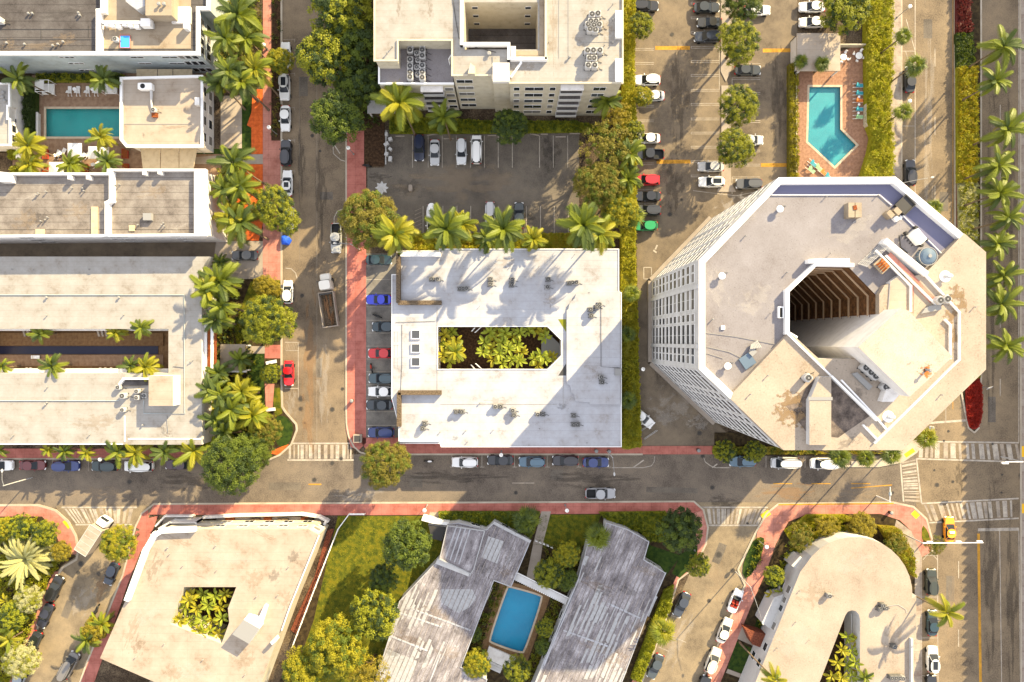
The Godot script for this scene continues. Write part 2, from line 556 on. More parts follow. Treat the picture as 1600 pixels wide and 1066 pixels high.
# ---------------------------------------------------------------- buildings
func building(called: String, label: String, category: String, pts: Array, h: float, o := {}) -> Node3D:
	var t := thing(called, label, category)
	var p := plan(pts, o.get("read", h))
	var par: float = o.get("par", 0.0)
	var wall_m: Material = M(o.get("wall", "white"))
	var holes: Array = o.get("holes", [])
	var w := MB.new()
	w.sides(p, o.get("base", 0.0), h + par)
	var cut := []
	for hole in holes:
		var q := plan(hole, o.get("read", h))
		var q2 := q.duplicate()
		w.sides(q2, o.get("floor", 0.0), h + o.get("hole_par", 0.0), false)
		cut.append(q)
		if o.has("floor_mat"):
			var f := MB.new()
			f.cap(inset(q, -0.05), o.get("floor", 0.0) + 0.03)
			put("courtyard_floor", f.mesh(M(o.floor_mat)), t)
		if o.get("hole_par", 0.0) > 0.0:
			put("courtyard_parapet", hole_ring(q, o.get("hole_w", 0.25), h, h + o.hole_par).mesh(M(o.get("hole_mat", o.get("cop", "white_plain")))), t)
	put("wall", w.mesh(wall_m), t)
	var r := MB.new()
	r.cap_holed(p, cut, h)
	if o.get("roof", "") == "roof_streaky": r.uv_along(Vector2(-0.40, 0.917).normalized(), 15.0, 34.0)
	put("roof", r.mesh(M(o.get("roof", "roof_white"))), t)
	if par > 0.0 and not o.has("open_edge"):
		var c := MB.new()
		c.ring(p, o.get("pw", 0.25), h, h + par, false)
		put("parapet", c.mesh(M(o.get("cop", "white_plain"))), t)
	return t

func hole_ring(q: PackedVector2Array, w: float, y0: float, y1: float) -> MB:
	var b := MB.new()
	var e := inset(q, w)
	for i in q.size():
		var j := (i + 1) % q.size()
		b.quad(Vector3(e[i].x, y1, e[i].y), Vector3(e[j].x, y1, e[j].y), Vector3(q[j].x, y1, q[j].y), Vector3(q[i].x, y1, q[i].y))
		b.quad(Vector3(e[i].x, y0, e[i].y), Vector3(e[j].x, y0, e[j].y), Vector3(e[j].x, y1, e[j].y), Vector3(e[i].x, y1, e[i].y))
	return b

func block(parent: Node, called: String, pts: Array, y0: float, y1: float, m: String, read := -1.0, top := "") -> void:
	var p := plan(pts, y1 if read < 0.0 else read)
	var b := MB.new()
	b.sides(p, y0, y1)
	var c := MB.new()
	c.cap(p, y1)
	if top == "roof_streaky": c.uv_along(Vector2(-0.40, 0.917).normalized(), 13.0, 30.0)
	var mm := b.mesh(M(m))
	c.add_to(mm, M(top if top else m))
	put(called, mm, parent)

func low_wall(parent: Node, called: String, pts: Array, w: float, y0: float, y1: float, m: String) -> void:
	var q := path(pts, y1)
	var b := MB.new()
	for i in q.size() - 1:
		var d := (q[i + 1] - q[i]).normalized()
		b.prism(strip(PackedVector2Array([q[i] - d * w * 0.5, q[i + 1] + d * w * 0.5]), w), y0, y1 + 0.0031 * (i % 3))
	put(called, b.mesh(M(m)), parent)

func pipe(parent: Node, pts: Array, h: float, r := 0.06, m := "metal_grey", called := "pipe") -> void:
	var a := []
	var rr := []
	for i in range(0, pts.size() - 1, 2):
		a.append(at(pts[i], pts[i + 1], h) + Vector3(0, r + 0.05, 0))
		rr.append(r)
	var b := MB.new()
	b.tube(a, rr, 6)
	put(called, b.mesh(M(m)), parent)

func vent(parent: Node, x: float, y: float, h: float, r := 0.16, tall := 0.5) -> void:
	var key := "vent%.2f%.2f" % [r, tall]
	if not meshes.has(key):
		var b := MB.new()
		b.disc(Vector3.ZERO, r * 0.6, 0.0, tall, 10)
		b.disc(Vector3.ZERO, r * 1.1, tall + 0.02, tall + 0.16, 10, r * 0.7)
		meshes[key] = b.mesh(M("metal_grey"))
	put("vent_pipe", meshes[key], parent, at(x, y, h))

# a window: a white frame with its glass set back in it; x along the wall, z outwards
func window_mesh(w: float, h: float, dark := "glass") -> ArrayMesh:
	var key := "window%.2f_%.2f%s" % [w, h, dark]
	if not meshes.has(key):
		var f := MB.new()
		var e := 0.045
		f.box(Vector3(0, h / 2.0 + e / 2.0, 0), Vector3(w + 2 * e, e, 0.058))
		f.box(Vector3(0, -h / 2.0 - e / 2.0, 0), Vector3(w + 2 * e, e, 0.06))
		for s in [-1, 1]:
			f.box(Vector3(s * (w / 2.0 + e / 2.0), 0, 0), Vector3(e, h - 0.004, 0.056))
		var n := int(w / 1.6)
		for k in n:
			f.box(Vector3(-w / 2.0 + (k + 1) * w / (n + 1), 0, 0), Vector3(0.05, h - 0.006, 0.06))
		var m := f.mesh(M("white_plain"))
		var g := MB.new()
		g.box(Vector3(0, 0, 0), Vector3(w, h, 0.05))
		meshes[key] = g.add_to(m, M(dark))
	return meshes[key]

func windows(parent: Node, a: Vector3, b: Vector3, heights: Array, spots: Array, wh: float, dark := "glass") -> void:
	var d := Vector3(b.x - a.x, 0, b.z - a.z)
	var n := Vector3(-d.z, 0, d.x).normalized()   # outwards, for a wall walked counterclockwise as seen from above
	var bas := Basis(d.normalized(), Vector3.UP, n)
	for y in heights:
		for s in spots:
			var c: Vector3 = a + d * s[0]
			var look := dark
			if (int(c.x * 7.3) * 31 + int(y * 5.1) * 17 + int(c.z * 3.7)) % 5 == 0: look = "window_blind"
			elif (int(c.x * 5.3) + int(y * 3.1) * 13 + int(c.z * 9.7)) % 7 == 0: look = "glass_soft"
			put("window", window_mesh(s[1], s[2] if s.size() > 2 else wh, look), parent, Vector3(c.x, y, c.z) + n * 0.03, bas)

# ---------------------------------------------------------------- roof units
func condenser(x: float, y: float, h: float, label: String, group: String, big := false, turn := 0.0) -> void:
	var t := thing("air_conditioning_unit", label, "air conditioner", at(x, y, h), turn, group)
	if not meshes.has("ac_body"):
		var b := MB.new()
		b.loft([round_plan(0.40, 0.40, 16, 5.0), round_plan(0.40, 0.40, 16, 5.0), round_plan(0.36, 0.36, 16, 5.0)], [0.1, 0.86, 0.9])
		b.cap(round_plan(0.36, 0.36, 16, 5.0), 0.9)
		mat("ac_grey", lin(0.11, 0.108, 0.105), 0.55)
		meshes["ac_body"] = b.mesh(M("metal"))
		var f := MB.new()
		f.disc(Vector3.ZERO, 0.29, 0.9, 0.93, 16)
		meshes["ac_fan"] = f.mesh(M("fan_black"))
		var g := MB.new()
		for k in 4:
			g.box(Vector3(0, 0.945, 0), Vector3(0.58, 0.015, 0.025), k * PI / 4)
		g.disc(Vector3.ZERO, 0.09, 0.93, 0.96, 10)
		g.ring(round_plan(0.32, 0.32, 16), 0.035, 0.9, 0.96)
		meshes["ac_guard"] = g.mesh(M("metal_grey"))
		var s := MB.new()
		for k in [-1, 1]:
			s.box(Vector3(0, 0.05, k * 0.3), Vector3(1.0, 0.1, 0.09))
		s.tube([Vector3(0.4, 0.3, 0.1), Vector3(0.62, 0.28, 0.12), Vector3(0.72, 0.05, 0.15), Vector3(1.1, 0.05, 0.3)], [0.035, 0.035, 0.035, 0.035], 5)
		meshes["ac_stand"] = s.mesh(M("metal_dark"))
	var bas := Basis.IDENTITY.scaled(Vector3.ONE * (1.25 if big else 1.0))
	var cab := put("cabinet", meshes["ac_body"], t, Vector3.ZERO, bas)
	if "courtyard" in group or "round-ended" in group: cab.material_override = M("ac_grey" if int(x) % 3 else "metal_grey")
	put("fan", meshes["ac_fan"], t, Vector3.ZERO, bas)
	put("fan_guard", meshes["ac_guard"], t, Vector3.ZERO, bas)
	put("stand", meshes["ac_stand"], t, Vector3.ZERO, bas)

# ---------------------------------------------------------------- cars
const SHAPES := {   # length, width, deck height, rear foot, rear top, front top, front foot of the cabin, roof height
	"sedan": [4.75, 1.84, 0.90, -1.80, -1.15, 0.10, 0.95, 1.44],
	"hatch": [4.25, 1.80, 0.95, -1.95, -1.45, 0.15, 0.95, 1.52],
	"coupe": [4.55, 1.86, 0.86, -1.75, -0.95, -0.05, 0.80, 1.32],
	"suv": [4.75, 1.92, 1.04, -2.20, -1.95, 0.15, 0.95, 1.72],
	"van": [5.2, 2.0, 1.15, -2.50, -2.38, 1.05, 1.72, 2.05],
	"pickup": [5.5, 1.98, 1.08, -0.75, -0.62, 0.55, 1.20, 1.82],
	"open": [4.5, 1.86, 0.92, -1.0, -0.95, 0.45, 0.95, 1.35],
}

func car_meshes(shape: String) -> Dictionary:
	var key := "car_" + shape
	if meshes.has(key):
		return meshes[key]
	var s: Array = SHAPES[shape]
	var hl: float = s[0] / 2.0
	var hw: float = s[1] / 2.0
	var dk: float = s[2]
	var out := {}
	var body := MB.new()
	var rings := []
	var hs := [0.24, 0.42, dk * 0.72, dk * 0.93, dk]
	var sc := [0.95, 0.995, 1.0, 0.965, 0.90]
	for k in 5:
		rings.append(round_plan(hl * (1.0 - (1.0 - sc[k]) * 0.5), hw * sc[k], 28, 5.0 if k < 4 else 4.6))
	body.loft(rings, hs)
	var top: PackedVector2Array = rings[4]
	if shape == "pickup" or shape == "open":
		var bed := PackedVector2Array([Vector2(-hl + 0.2, hw * 0.8), Vector2(-0.85, hw * 0.8), Vector2(-0.85, -hw * 0.8), Vector2(-hl + 0.2, -hw * 0.8)]) if shape == "pickup" else PackedVector2Array([Vector2(-1.25, hw * 0.76), Vector2(0.75, hw * 0.76), Vector2(0.75, -hw * 0.76), Vector2(-1.25, -hw * 0.76)])
		bed = ccw(bed)
		body.cap_holed(top, [bed], dk)
		var bb := MB.new()
		bb.sides(bed, 0.55, dk, false)
		bb.cap(bed, 0.55)
		out["bed" if shape == "pickup" else "cabin_floor"] = [bb, "fan_black"]
	else:
		body.cap(top, dk)
	# cabin: six corners each side, glass between slim pillars
	var y0 := dk - 0.02
	var y1: float = s[7]
	var w0 := hw * 0.86
	var w1 := hw * 0.68
	var rf: float = s[3]
	var rt: float = s[4]
	var ft: float = s[5]
	var ff: float = s[6]
	var g := {}
	for z in [-1, 1]:
		g[z] = [Vector3(rf, y0, z * w0), Vector3(ff, y0, z * w0), Vector3(ft, y1 - 0.05, z * w1), Vector3(rt, y1 - 0.05, z * w1)]
	var ws := MB.new()
	ws.quad(g[1][1], g[-1][1], g[-1][2], g[1][2])
	out["windshield"] = [ws, "glass"]
	if shape != "open":
		var rw := MB.new()
		rw.quad(g[-1][0], g[1][0], g[1][3], g[-1][3])
		out["rear_window"] = [rw, "glass"]
		var l := MB.new()
		l.quad(g[1][0], g[1][1], g[1][2], g[1][3])
		out["side_window"] = [l, "glass"]
		var r := MB.new()
		r.quad(g[-1][1], g[-1][0], g[-1][3], g[-1][2])
		out["side_window_2"] = [r, "glass"]
		var rp := MB.new()
		var base := ccw(PackedVector2Array([Vector2(rt - 0.05, w1 + 0.02), Vector2(ft + 0.05, w1 + 0.02), Vector2(ft + 0.05, -w1 - 0.02), Vector2(rt - 0.05, -w1 - 0.02)]))
		base = smooth(base, 2)
		var inner := inset(base, -0.16)
		rp.loft([base, base, inner], [y1 - 0.07, y1 - 0.03, y1])
		rp.cap(inner, y1)
		out["roof"] = [rp, "paint"]
		for z in [-1, 1]:   # pillars
			for e in [[0, 3], [1, 2]]:
				body.tube([g[z][e[0]] + Vector3(0, 0.0, z * 0.01), g[z][e[1]] + Vector3(0, 0.01, z * 0.01)], [0.05, 0.04], 4, false)
	else:
		var st := MB.new()
		for z in [-1, 1]:
			st.box(Vector3(-0.1, 0.75, z * 0.38), Vector3(0.5, 0.35, 0.5))
			st.box(Vector3(-0.4, 1.0, z * 0.38), Vector3(0.16, 0.6, 0.48))
			st.box(Vector3(-0.95, 0.85, z * 0.36), Vector3(0.4, 0.45, 0.6))
		out["seats"] = [st, "red_mat"]
	out["body"] = [body, "paint"]
	for side in [1, -1]:
		var h := MB.new()
		h.box(Vector3(hl * 0.945, dk * 0.72, side * hw * 0.66), Vector3(0.30, 0.15, 0.38), -side * 0.35)
		out["headlight" + ("" if side > 0 else "_2")] = [h, "head_lamp"]
		var tl := MB.new()
		tl.box(Vector3(-hl * 0.955, dk * 0.78, side * hw * 0.68), Vector3(0.22, 0.14, 0.36), side * 0.3)
		out["taillight" + ("" if side > 0 else "_2")] = [tl, "tail_lamp"]
		var mr := MB.new()
		mr.box(Vector3(ff - 0.35, dk + 0.1, side * (hw + 0.07)), Vector3(0.14, 0.14, 0.22))
		out["side_mirror" + ("" if side > 0 else "_2")] = [mr, "paint"]
		for e in [-1, 1]:
			var wl := MB.new()
			wl.tube([Vector3(e * hl * 0.6, 0.33, side * (hw - 0.22)), Vector3(e * hl * 0.6, 0.33, side * (hw + 0.012))], [0.33, 0.33], 14)
			out["wheel_%d%d" % [e, side]] = [wl, "rubber"]
	var wip := MB.new()
	wip.box(Vector3(ff + 0.04, dk + 0.015, 0), Vector3(0.10, 0.02, w0 * 1.7))
	out["cowl"] = [wip, "metal_dark"]
	if shape == "suv" or shape == "van":
		var rail := MB.new()
		for z in [-1, 1]:
			rail.box(Vector3((rt + ft) / 2.0, y1 + 0.02, z * w1 * 0.92), Vector3((ft - rt) * 0.9, 0.04, 0.05))
		out["roof_rail"] = [rail, "metal_dark"]
	meshes[key] = out
	return out

func paint(c: Color) -> StandardMaterial3D:
	var key := "paint_" + c.to_html()
	if not mats.has(key):
		var m := mat(key, c, 0.32)
		m.metallic_specular = 0.5
		m.clearcoat_enabled = true
		m.clearcoat = 0.6
		m.clearcoat_roughness = 0.08
	return mats[key]

func car(x: float, y: float, deg: float, shape: String, c: Color, label: String, group := "", open_roof := false) -> Node3D:
	# deg: heading in the plan, 0 to the east, 90 to the south
	var t := thing({"pickup": "pickup_truck", "van": "parked_van"}.get(shape, "parked_car"), label, {"pickup": "pickup truck", "van": "van"}.get(shape, "car"), at(x, y) + Vector3(0, 0.02, 0), -deg_to_rad(deg), group)
	var parts := car_meshes(shape)
	for k in parts:
		var mk: String = k + ("" if parts[k][1] != "paint" else c.to_html()) + shape
		if not meshes.has(mk):
			meshes[mk] = (parts[k][0] as MB).mesh(paint(c) if parts[k][1] == "paint" else M(parts[k][1]))
		var called: String = k.trim_suffix("_2")
		if called.begins_with("wheel"): called = "wheel"
		put(called, meshes[mk], t)
	if open_roof:
		if not meshes.has("sunroof" + shape):
			var s: Array = SHAPES[shape]
			var b := MB.new()
			b.box(Vector3((s[4] + s[5]) / 2.0 + 0.12, s[7] + 0.006, 0), Vector3((s[5] - s[4]) * 0.72, 0.02, s[1] * 0.46))
			meshes["sunroof" + shape] = b.mesh(M("glass"))
		put("sunroof", meshes["sunroof" + shape], t)
	return t

# ---------------------------------------------------------------- plants
func leaf_quad(b: MB, p: Vector3, n: Vector3, along: Vector3, l: float, w: float) -> void:   # a leaf folded along its midrib
	var s := n.cross(along).normalized()
	var tip := p + along * l
	var mid := p + along * l * 0.45
	b.tri(p, mid + s * w - n * w * 0.35, tip)
	b.tri(p, tip, mid - s * w - n * w * 0.35)

func rand_dir() -> Vector3:
	while true:
		var d := Vector3(rng.randf_range(-1, 1), rng.randf_range(-1, 1), rng.randf_range(-1, 1))
		if d.length_squared() < 1.0 and d.length_squared() > 0.01:
			return d.normalized()
	return Vector3.UP

# a broadleaf crown of unit radius: many leafy sprays on an uneven dome, with gaps between them
func crown_mesh(s: int, sprays: int, leaves: int, leaf: float, gap: float) -> Array:
	rng.seed = s
	var two := [MB.new(), MB.new()]
	var bumps := []
	for k in 9:
		bumps.append([rand_dir(), rng.randf_range(-0.22, 0.16)])
	for k in sprays:
		var d := rand_dir()
		if d.y < -0.35: d.y = -d.y
		var rr := 1.0
		for bp in bumps:
			rr += bp[1] * pow(maxf(0.0, d.dot(bp[0])), 4.0)
		var depth := 1.0 - gap * pow(rng.randf(), 1.6)
		var c := Vector3(d.x, d.y * 0.78, d.z) * rr * depth * 0.88
		var r := rng.randf_range(0.08, 0.18)
		var b: MB = two[1 if rng.randf() < 0.36 else 0]
		for j in leaves:
			var e := (rand_dir() + Vector3(0, 0.45, 0) + d * 0.5).normalized()
			var p := c + e * r * rng.randf_range(0.55, 1.0)
			var nn := (e * 0.8 + rand_dir() * 0.6 + Vector3(0, 0.25, 0)).normalized()
			var al := nn.cross(rand_dir()).normalized()
			leaf_quad(b, p, nn, al, leaf * rng.randf_range(0.7, 1.3), leaf * rng.randf_range(0.24, 0.36))
	return two

func trunk_mesh(s: int, thin := false) -> MB:   # unit height trunk with limbs that reach into a crown of unit radius above it
	rng.seed = s
	var b := MB.new()
	b.tube([Vector3(0, 0, 0), Vector3(0.02, 0.35, 0.01), Vector3(0.0, 0.8, 0.03)], [0.075, 0.055, 0.045], 8, false)
	for k in 7:
		var a := TAU * k / 7 + rng.randf_range(-0.3, 0.3)
		var o := Vector3(cos(a), 0, sin(a))
		b.tube([Vector3(0, 0.62 + 0.03 * k, 0.02), o * 0.2 + Vector3(0, 0.95, 0), o * 0.5 + Vector3(0, 1.12 + rng.randf() * 0.2, 0), o * 0.78 + Vector3(0, 1.2 + rng.randf() * 0.3, 0)], [0.035, 0.026, 0.017, 0.008], 5)
		b.tube([o * 0.3 + Vector3(0, 1.0, 0), o.rotated(Vector3.UP, 0.6) * 0.6 + Vector3(0, 1.35, 0)], [0.016, 0.006], 4)
	return b

func tree(x: float, y: float, r: float, h: float, look: String, label: String, seed_ := 0, kind := "broad", group := "", stretch := 1.0) -> void:
	# x, y, r: the crown as read from above; h: height of the crown's middle in metres
	var pos := at(x, y, h)
	var rad := r * (1.0 - h / EYE) / UNIT
	var t := thing("tree", label, "tree", Vector3(pos.x, 0.0, pos.z), seed_ * 1.7, group)
	var ck := "crown_%s_%s_%d" % [kind, look, seed_ % 2]
	if not meshes.has(ck):
		var b: Array
		match kind:
			"fine": b = crown_mesh(100 + seed_ % 2, 350, 72, 0.047, 0.5)
			"sparse": b = crown_mesh(200 + seed_ % 2, 150, 36, 0.06, 0.85)
			_: b = crown_mesh(300 + seed_ % 2, 250, 64, 0.064, 0.65)
		var older: String = {"leaf_dark": "leaf_mid", "leaf_silver": "leaf_green", "leaf_gold": "leaf_brown", "leaf_brown": "leaf_mid", "leaf_yellow": "leaf_mid"}.get(look, "leaf_dark")
		meshes[ck] = b[1].add_to(b[0].mesh(M(look)), M(older))   # young and old leaves
	if not meshes.has("trunk%d" % (seed_ % 3)):
		meshes["trunk%d" % (seed_ % 3)] = trunk_mesh(50 + seed_ % 3).mesh(M("bark"))
	var ch := maxf(h - rad * 0.35, h * 0.55)
	put("trunk", meshes["trunk%d" % (seed_ % 3)], t, Vector3.ZERO, Basis.IDENTITY.scaled(Vector3(rad, ch, rad)))
	put("crown", meshes[ck], t, Vector3(0, h, 0), Basis.IDENTITY.scaled(Vector3(rad, minf(rad * 0.9, h * 0.75), rad * stretch)))

# a feather frond of unit length along +x: an arching rib with leaflets that droop to both sides
func frond_mesh(droop: float, wide: float, s: int, pairs := 30) -> MB:
	rng.seed = s
	var b := MB.new()
	var pts := []
	var rad := []
	for i in 9:
		var t := i / 8.0
		pts.append(Vector3(t * (1.0 - 0.22 * droop * t), 0.16 * t - (0.12 + 0.5 * droop) * t * t, 0.03 * sin(t * 3.0 + s)))
		rad.append(0.014 * (1.0 - 0.85 * t))
	b.tube(pts, rad, 4)
	for i in pairs:
		var t := 0.10 + 0.9 * i / (pairs - 1.0)
		var f := t * 8.0
		var k := mini(int(f), 7)
		var p: Vector3 = (pts[k] as Vector3).lerp(pts[k + 1], f - k)
		var d: Vector3 = (pts[k + 1] - pts[k]).normalized()
		var l := wide * pow(sin(PI * (0.12 + 0.80 * t)), 0.7) * rng.randf_range(0.85, 1.1)
		for side in [-1, 1]:
			var o := (Vector3(0, 0, side) + d * (0.55 + 0.5 * t)).normalized()
			var tip := p + o * l + Vector3(0, -l * (0.30 + 0.25 * droop) + rng.randf_range(-0.02, 0.02), 0)
			var mid := p + o * l * 0.5 + Vector3(0, l * 0.05, 0)
			var e := d * 0.0165
			if side > 0:
				b.tri(p - e, mid - e, mid + e)
				b.tri(p - e, mid + e, p + e)
				b.tri(mid - e, tip, mid + e)
			else:
				b.tri(p - e, mid + e, mid - e)
				b.tri(p - e, p + e, mid + e)
				b.tri(mid - e, mid + e, tip)
	return b

func fan_mesh(s: int) -> MB:   # a fan frond: a stalk and a pleated fan of narrow blades with free tips
	rng.seed = s
	var b := MB.new()
	b.tube([Vector3.ZERO, Vector3(0.2, 0.05, 0), Vector3(0.36, 0.06, 0)], [0.014, 0.011, 0.009], 4)
	var c := Vector3(0.33, 0.06, 0)
	for k in 15:
		var a := lerpf(-1.75, 1.75, k / 14.0) + rng.randf_range(-0.05, 0.05)
		var l := 0.66 * (1.0 - 0.22 * absf(a)) * rng.randf_range(0.85, 1.08)
		var d := Vector3(cos(a), 0, sin(a))
		var s2 := Vector3(-sin(a), 0, cos(a)) * 0.033
		var mid := c + d * l * 0.55 + Vector3(0, 0.02 - 0.03 * absf(a), 0)
		var tip := c + d * l + Vector3(0, -0.2 - rng.randf() * 0.1, 0)
		b.tri(c, mid + s2, mid - s2)
		b.tri(mid - s2, mid + s2, tip)
	return b

func palm(x: float, y: float, h: float, r: float, look: String, label: String, o := {}) -> Node3D:
	# x, y: the middle of the crown as read from above; r: frond length in metres; lean: [east, south] shift of the foot in metres
	var s: int = o.get("seed", int(x * 7 + y * 13) % 97)
	var pos := at(x, y, h)
	var lean: Array = o.get("lean", [0.0, 0.0])
	var foot := Vector3(pos.x + lean[0], o.get("base", 0.0), pos.z + lean[1])
	var t := thing("palm_tree", label, "palm tree", foot, 0.0, o.get("group", ""))
	rng.seed = s + 1000
	var top := Vector3(pos.x, h, pos.z) - foot
	var b := MB.new()
	var bend := Vector3(rng.randf_range(-0.15, 0.15), 0, rng.randf_range(-0.15, 0.15))
	var pts := []
	var rad := []
	var tr: float = o.get("trunk", 0.17)
	for i in 7:
		var f := i / 6.0
		pts.append(Vector3(top.x * f * (0.6 + 0.4 * f), top.y * f, top.z * f * (0.6 + 0.4 * f)) + bend * sin(PI * f))
		rad.append(tr * (1.35 - 0.5 * minf(1.0, f * 3.0)) * (1.0 - 0.25 * f))
	b.tube(pts, rad, 8)
	put("trunk", b.mesh(M("bark_pale")), t)
	var fan: bool = o.get("fan", false)
	var n: int = int(o.get("n", 16) * (1.15 if o.get("fan", false) else 1.55))
	var other: String = {"frond": "frond_dark", "frond_dark": "frond", "frond_yellow": "frond"}.get(look, look)
	for e in 6:
		var v := e % 3
		var lk := look if e < 3 else other
		var fk := "frond%s%s%d" % [lk, "fan" if fan else "", v]
		if not meshes.has(fk):
			meshes[fk] = (fan_mesh(v + 5) if fan else frond_mesh([0.55, 0.9, 1.3][v], 0.12 if lk == "frond_silver" else 0.25, v + 3)).mesh(M(lk))
	n = int(n * rng.randf_range(0.8, 1.15))
	r *= rng.randf_range(0.9, 1.14)
	var dead := rng.randi_range(0, 3)
	if not meshes.has("frond_dead"): meshes["frond_dead"] = frond_mesh(1.6, 0.2, 9).mesh(M("leaf_brown"))
	for k in (0 if fan else dead):
		put("frond", meshes["frond_dead"], t, top, (Basis(Vector3.UP, rng.randf() * TAU) * Basis(Vector3(0, 0, 1), -0.45)).scaled_local(Vector3.ONE * r))
	for k in n:
		var low := k / float(n)
		var a := k * 2.39996 + rng.randf_range(-0.35, 0.35) + s
		var tilt: float
		if fan: tilt = lerpf(1.25, -0.6, low) + rng.randf_range(-0.2, 0.2)
		else: tilt = lerpf(1.05, -0.3, low) + rng.randf_range(-0.12, 0.12)
		var v := clampi(int(low * 3.0), 0, 2)
		var bas := Basis(Vector3.UP, a) * Basis(Vector3(0, 0, 1), tilt) * Basis(Vector3.RIGHT, rng.randf_range(-0.35, 0.35))
		var l := r * 1.25 * rng.randf_range(0.85, 1.1) * (0.8 if low < 0.2 else 1.0)
		put("frond", meshes["frond%s%s%d" % [look if rng.randf() < 0.62 else other, "fan" if fan else "", v]], t, top, bas.scaled_local(Vector3.ONE * l))
	return t

# a broad-leaved garden plant: paddle leaves on a short clump of stems
func paddle_mesh(s: int) -> MB:
	rng.seed = s
	var b := MB.new()
	var last := []
	for i in 8:
		var t := i / 7.0
		var w := 0.15 * pow(sin(PI * clampf((t - 0.25) / 0.78, 0.0, 1.0)), 0.6) if t > 0.26 else 0.012
		var c := Vector3(t * 0.92, 0.35 * t - 0.55 * t * t, 0.02 * sin(t * 4 + s))
		var now := [c + Vector3(0, w * 0.35, -w), c, c + Vector3(0, w * 0.35, w)]
		if i:
			b.quad(last[1], now[1], now[0], last[0])
			b.quad(last[2], now[2], now[1], last[1])
		last = now
	return b

func plant(x: float, y: float, h0: float, r: float, look: String, label: String, group := "", n := 10, base := 0.0) -> void:
	var s := int(x * 11 + y * 5) % 89
	var t := thing("broad_leaved_plant", label, "plant", Vector3(at(x, y, h0).x, base, at(x, y, h0).z), 0.0, group)
	rng.seed = s
	for v in 2:
		if not meshes.has("paddle%s%d" % [look, v]):
			meshes["paddle%s%d" % [look, v]] = paddle_mesh(v).mesh(M(look))
	if not meshes.has("stem"):
		var b := MB.new()
		for k in 3:
			b.tube([Vector3(0.05 * k, 0, 0.03 * k), Vector3(0.02 * k, 1, 0)], [0.05, 0.03], 5)
		meshes["stem"] = b.mesh(M("leaf_dark"))
	put("stem", meshes["stem"], t, Vector3.ZERO, Basis.IDENTITY.scaled(Vector3(1, maxf(0.3, h0 - base), 1)))
	for k in n:
		var bas := Basis(Vector3.UP, k * 2.39996 + rng.randf_range(-0.3, 0.3)) * Basis(Vector3(0, 0, 1), lerpf(0.95, 0.0, k / float(n)) + rng.randf_range(-0.1, 0.1))
		put("leaf", meshes["paddle%s%d" % [look, k % 2]], t, Vector3(0, h0 - base - 0.1, 0), bas.scaled_local(Vector3.ONE * r * rng.randf_range(0.8, 1.15)))

func tuft_mesh(s: int, size: float, n: int, long := 1.0) -> MB:   # a handful of leaves, for hedges and ground cover
	rng.seed = s
	var b := MB.new()
	for j in n:
		var e := (rand_dir() + Vector3(0, 0.5, 0)).normalized()
		var nn := (e + rand_dir() * 0.7).normalized()
		leaf_quad(b, e * 0.22 * rng.randf(), nn, (e + nn.cross(rand_dir()) * 0.8).normalized(), size * long * rng.randf_range(0.7, 1.3), size * rng.randf_range(0.22, 0.36))
	return b

# leaves over an outline, from the ground up to a height: returns a MultiMeshInstance3D
func leafage(parent: Node, called: String, p: PackedVector2Array, h: float, per_m2: float, looks: Array, s: int, base := 0.0, size := 0.24, uneven := 0.25) -> void:
	var box := Rect2(p[0], Vector2.ZERO)
	for q in p: box = box.expand(q)
	var nz := FastNoiseLite.new()
	nz.seed = s
	nz.frequency = 0.35
	for i in looks.size():
		var look: String = looks[i]
		var key := "tuft%s%.2f%d" % [look, size, i % 2]
		if not meshes.has(key):
			meshes[key] = tuft_mesh(900 + i, size, 16).mesh(M(look))
		rng.seed = s * 31 + i
		var where := []
		var tries := int(box.get_area() * per_m2 / looks.size())
		for k in tries:
			var q := box.position + Vector2(rng.randf() * box.size.x, rng.randf() * box.size.y)
			if looks.size() > 1 and absf(nz.get_noise_2d(q.x * 1.7 + i * 50.0, q.y * 1.7)) > 0.33: continue
			if not Geometry2D.is_point_in_polygon(q, p): continue
			var top := h * (1.0 + uneven * 2.0 * nz.get_noise_2d(q.x, q.y))
			var y := base + top * (1.0 - 0.5 * pow(rng.randf(), 2.5)) if h > 0.5 else base + top * rng.randf()
			where.append(Transform3D(Basis(Vector3.UP, rng.randf() * TAU).scaled(Vector3.ONE * rng.randf_range(0.8, 1.35)), Vector3(q.x, maxf(0.05, y), q.y)))
		if h > 0.8:   # the sides
			for e in p.size():
				var a := p[e]
				var c := p[(e + 1) % p.size()]
				for k in int(a.distance_to(c) * h * per_m2 * 0.4 / looks.size()):
					var q := a.lerp(c, rng.randf())
					where.append(Transform3D(Basis(Vector3.UP, rng.randf() * TAU), Vector3(q.x, base + h * rng.randf(), q.y)))
		var mm := MultiMesh.new()
		mm.transform_format = MultiMesh.TRANSFORM_3D
		mm.mesh = meshes[key]
		mm.instance_count = where.size()
		for k in where.size():
			mm.set_instance_transform(k, where[k])
		var o := MultiMeshInstance3D.new()
		o.multimesh = mm
		o.name = called
		parent.add_child(o, true)
		o.set_meta("kind", "stuff")

func hedge(called: String, pts: Array, h: float, looks: Array, label: String, category := "hedge", per := 16.0, read := -1.0, rounds := 0, size := 0.24, base := 0.0) -> void:
	var t := thing(called, label, category)
	var p := plan(pts, h * 0.8 if read < 0.0 else read)
	if rounds: p = smooth(p, rounds)
	var core := MB.new()
	core.prism(inset(p, -0.18), base, base + h * 0.62)
	put("stems", core.mesh(M(looks[0])), t)
	leafage(t, "foliage", p, h, per, looks, int(pts[0]) + 3, base, size)

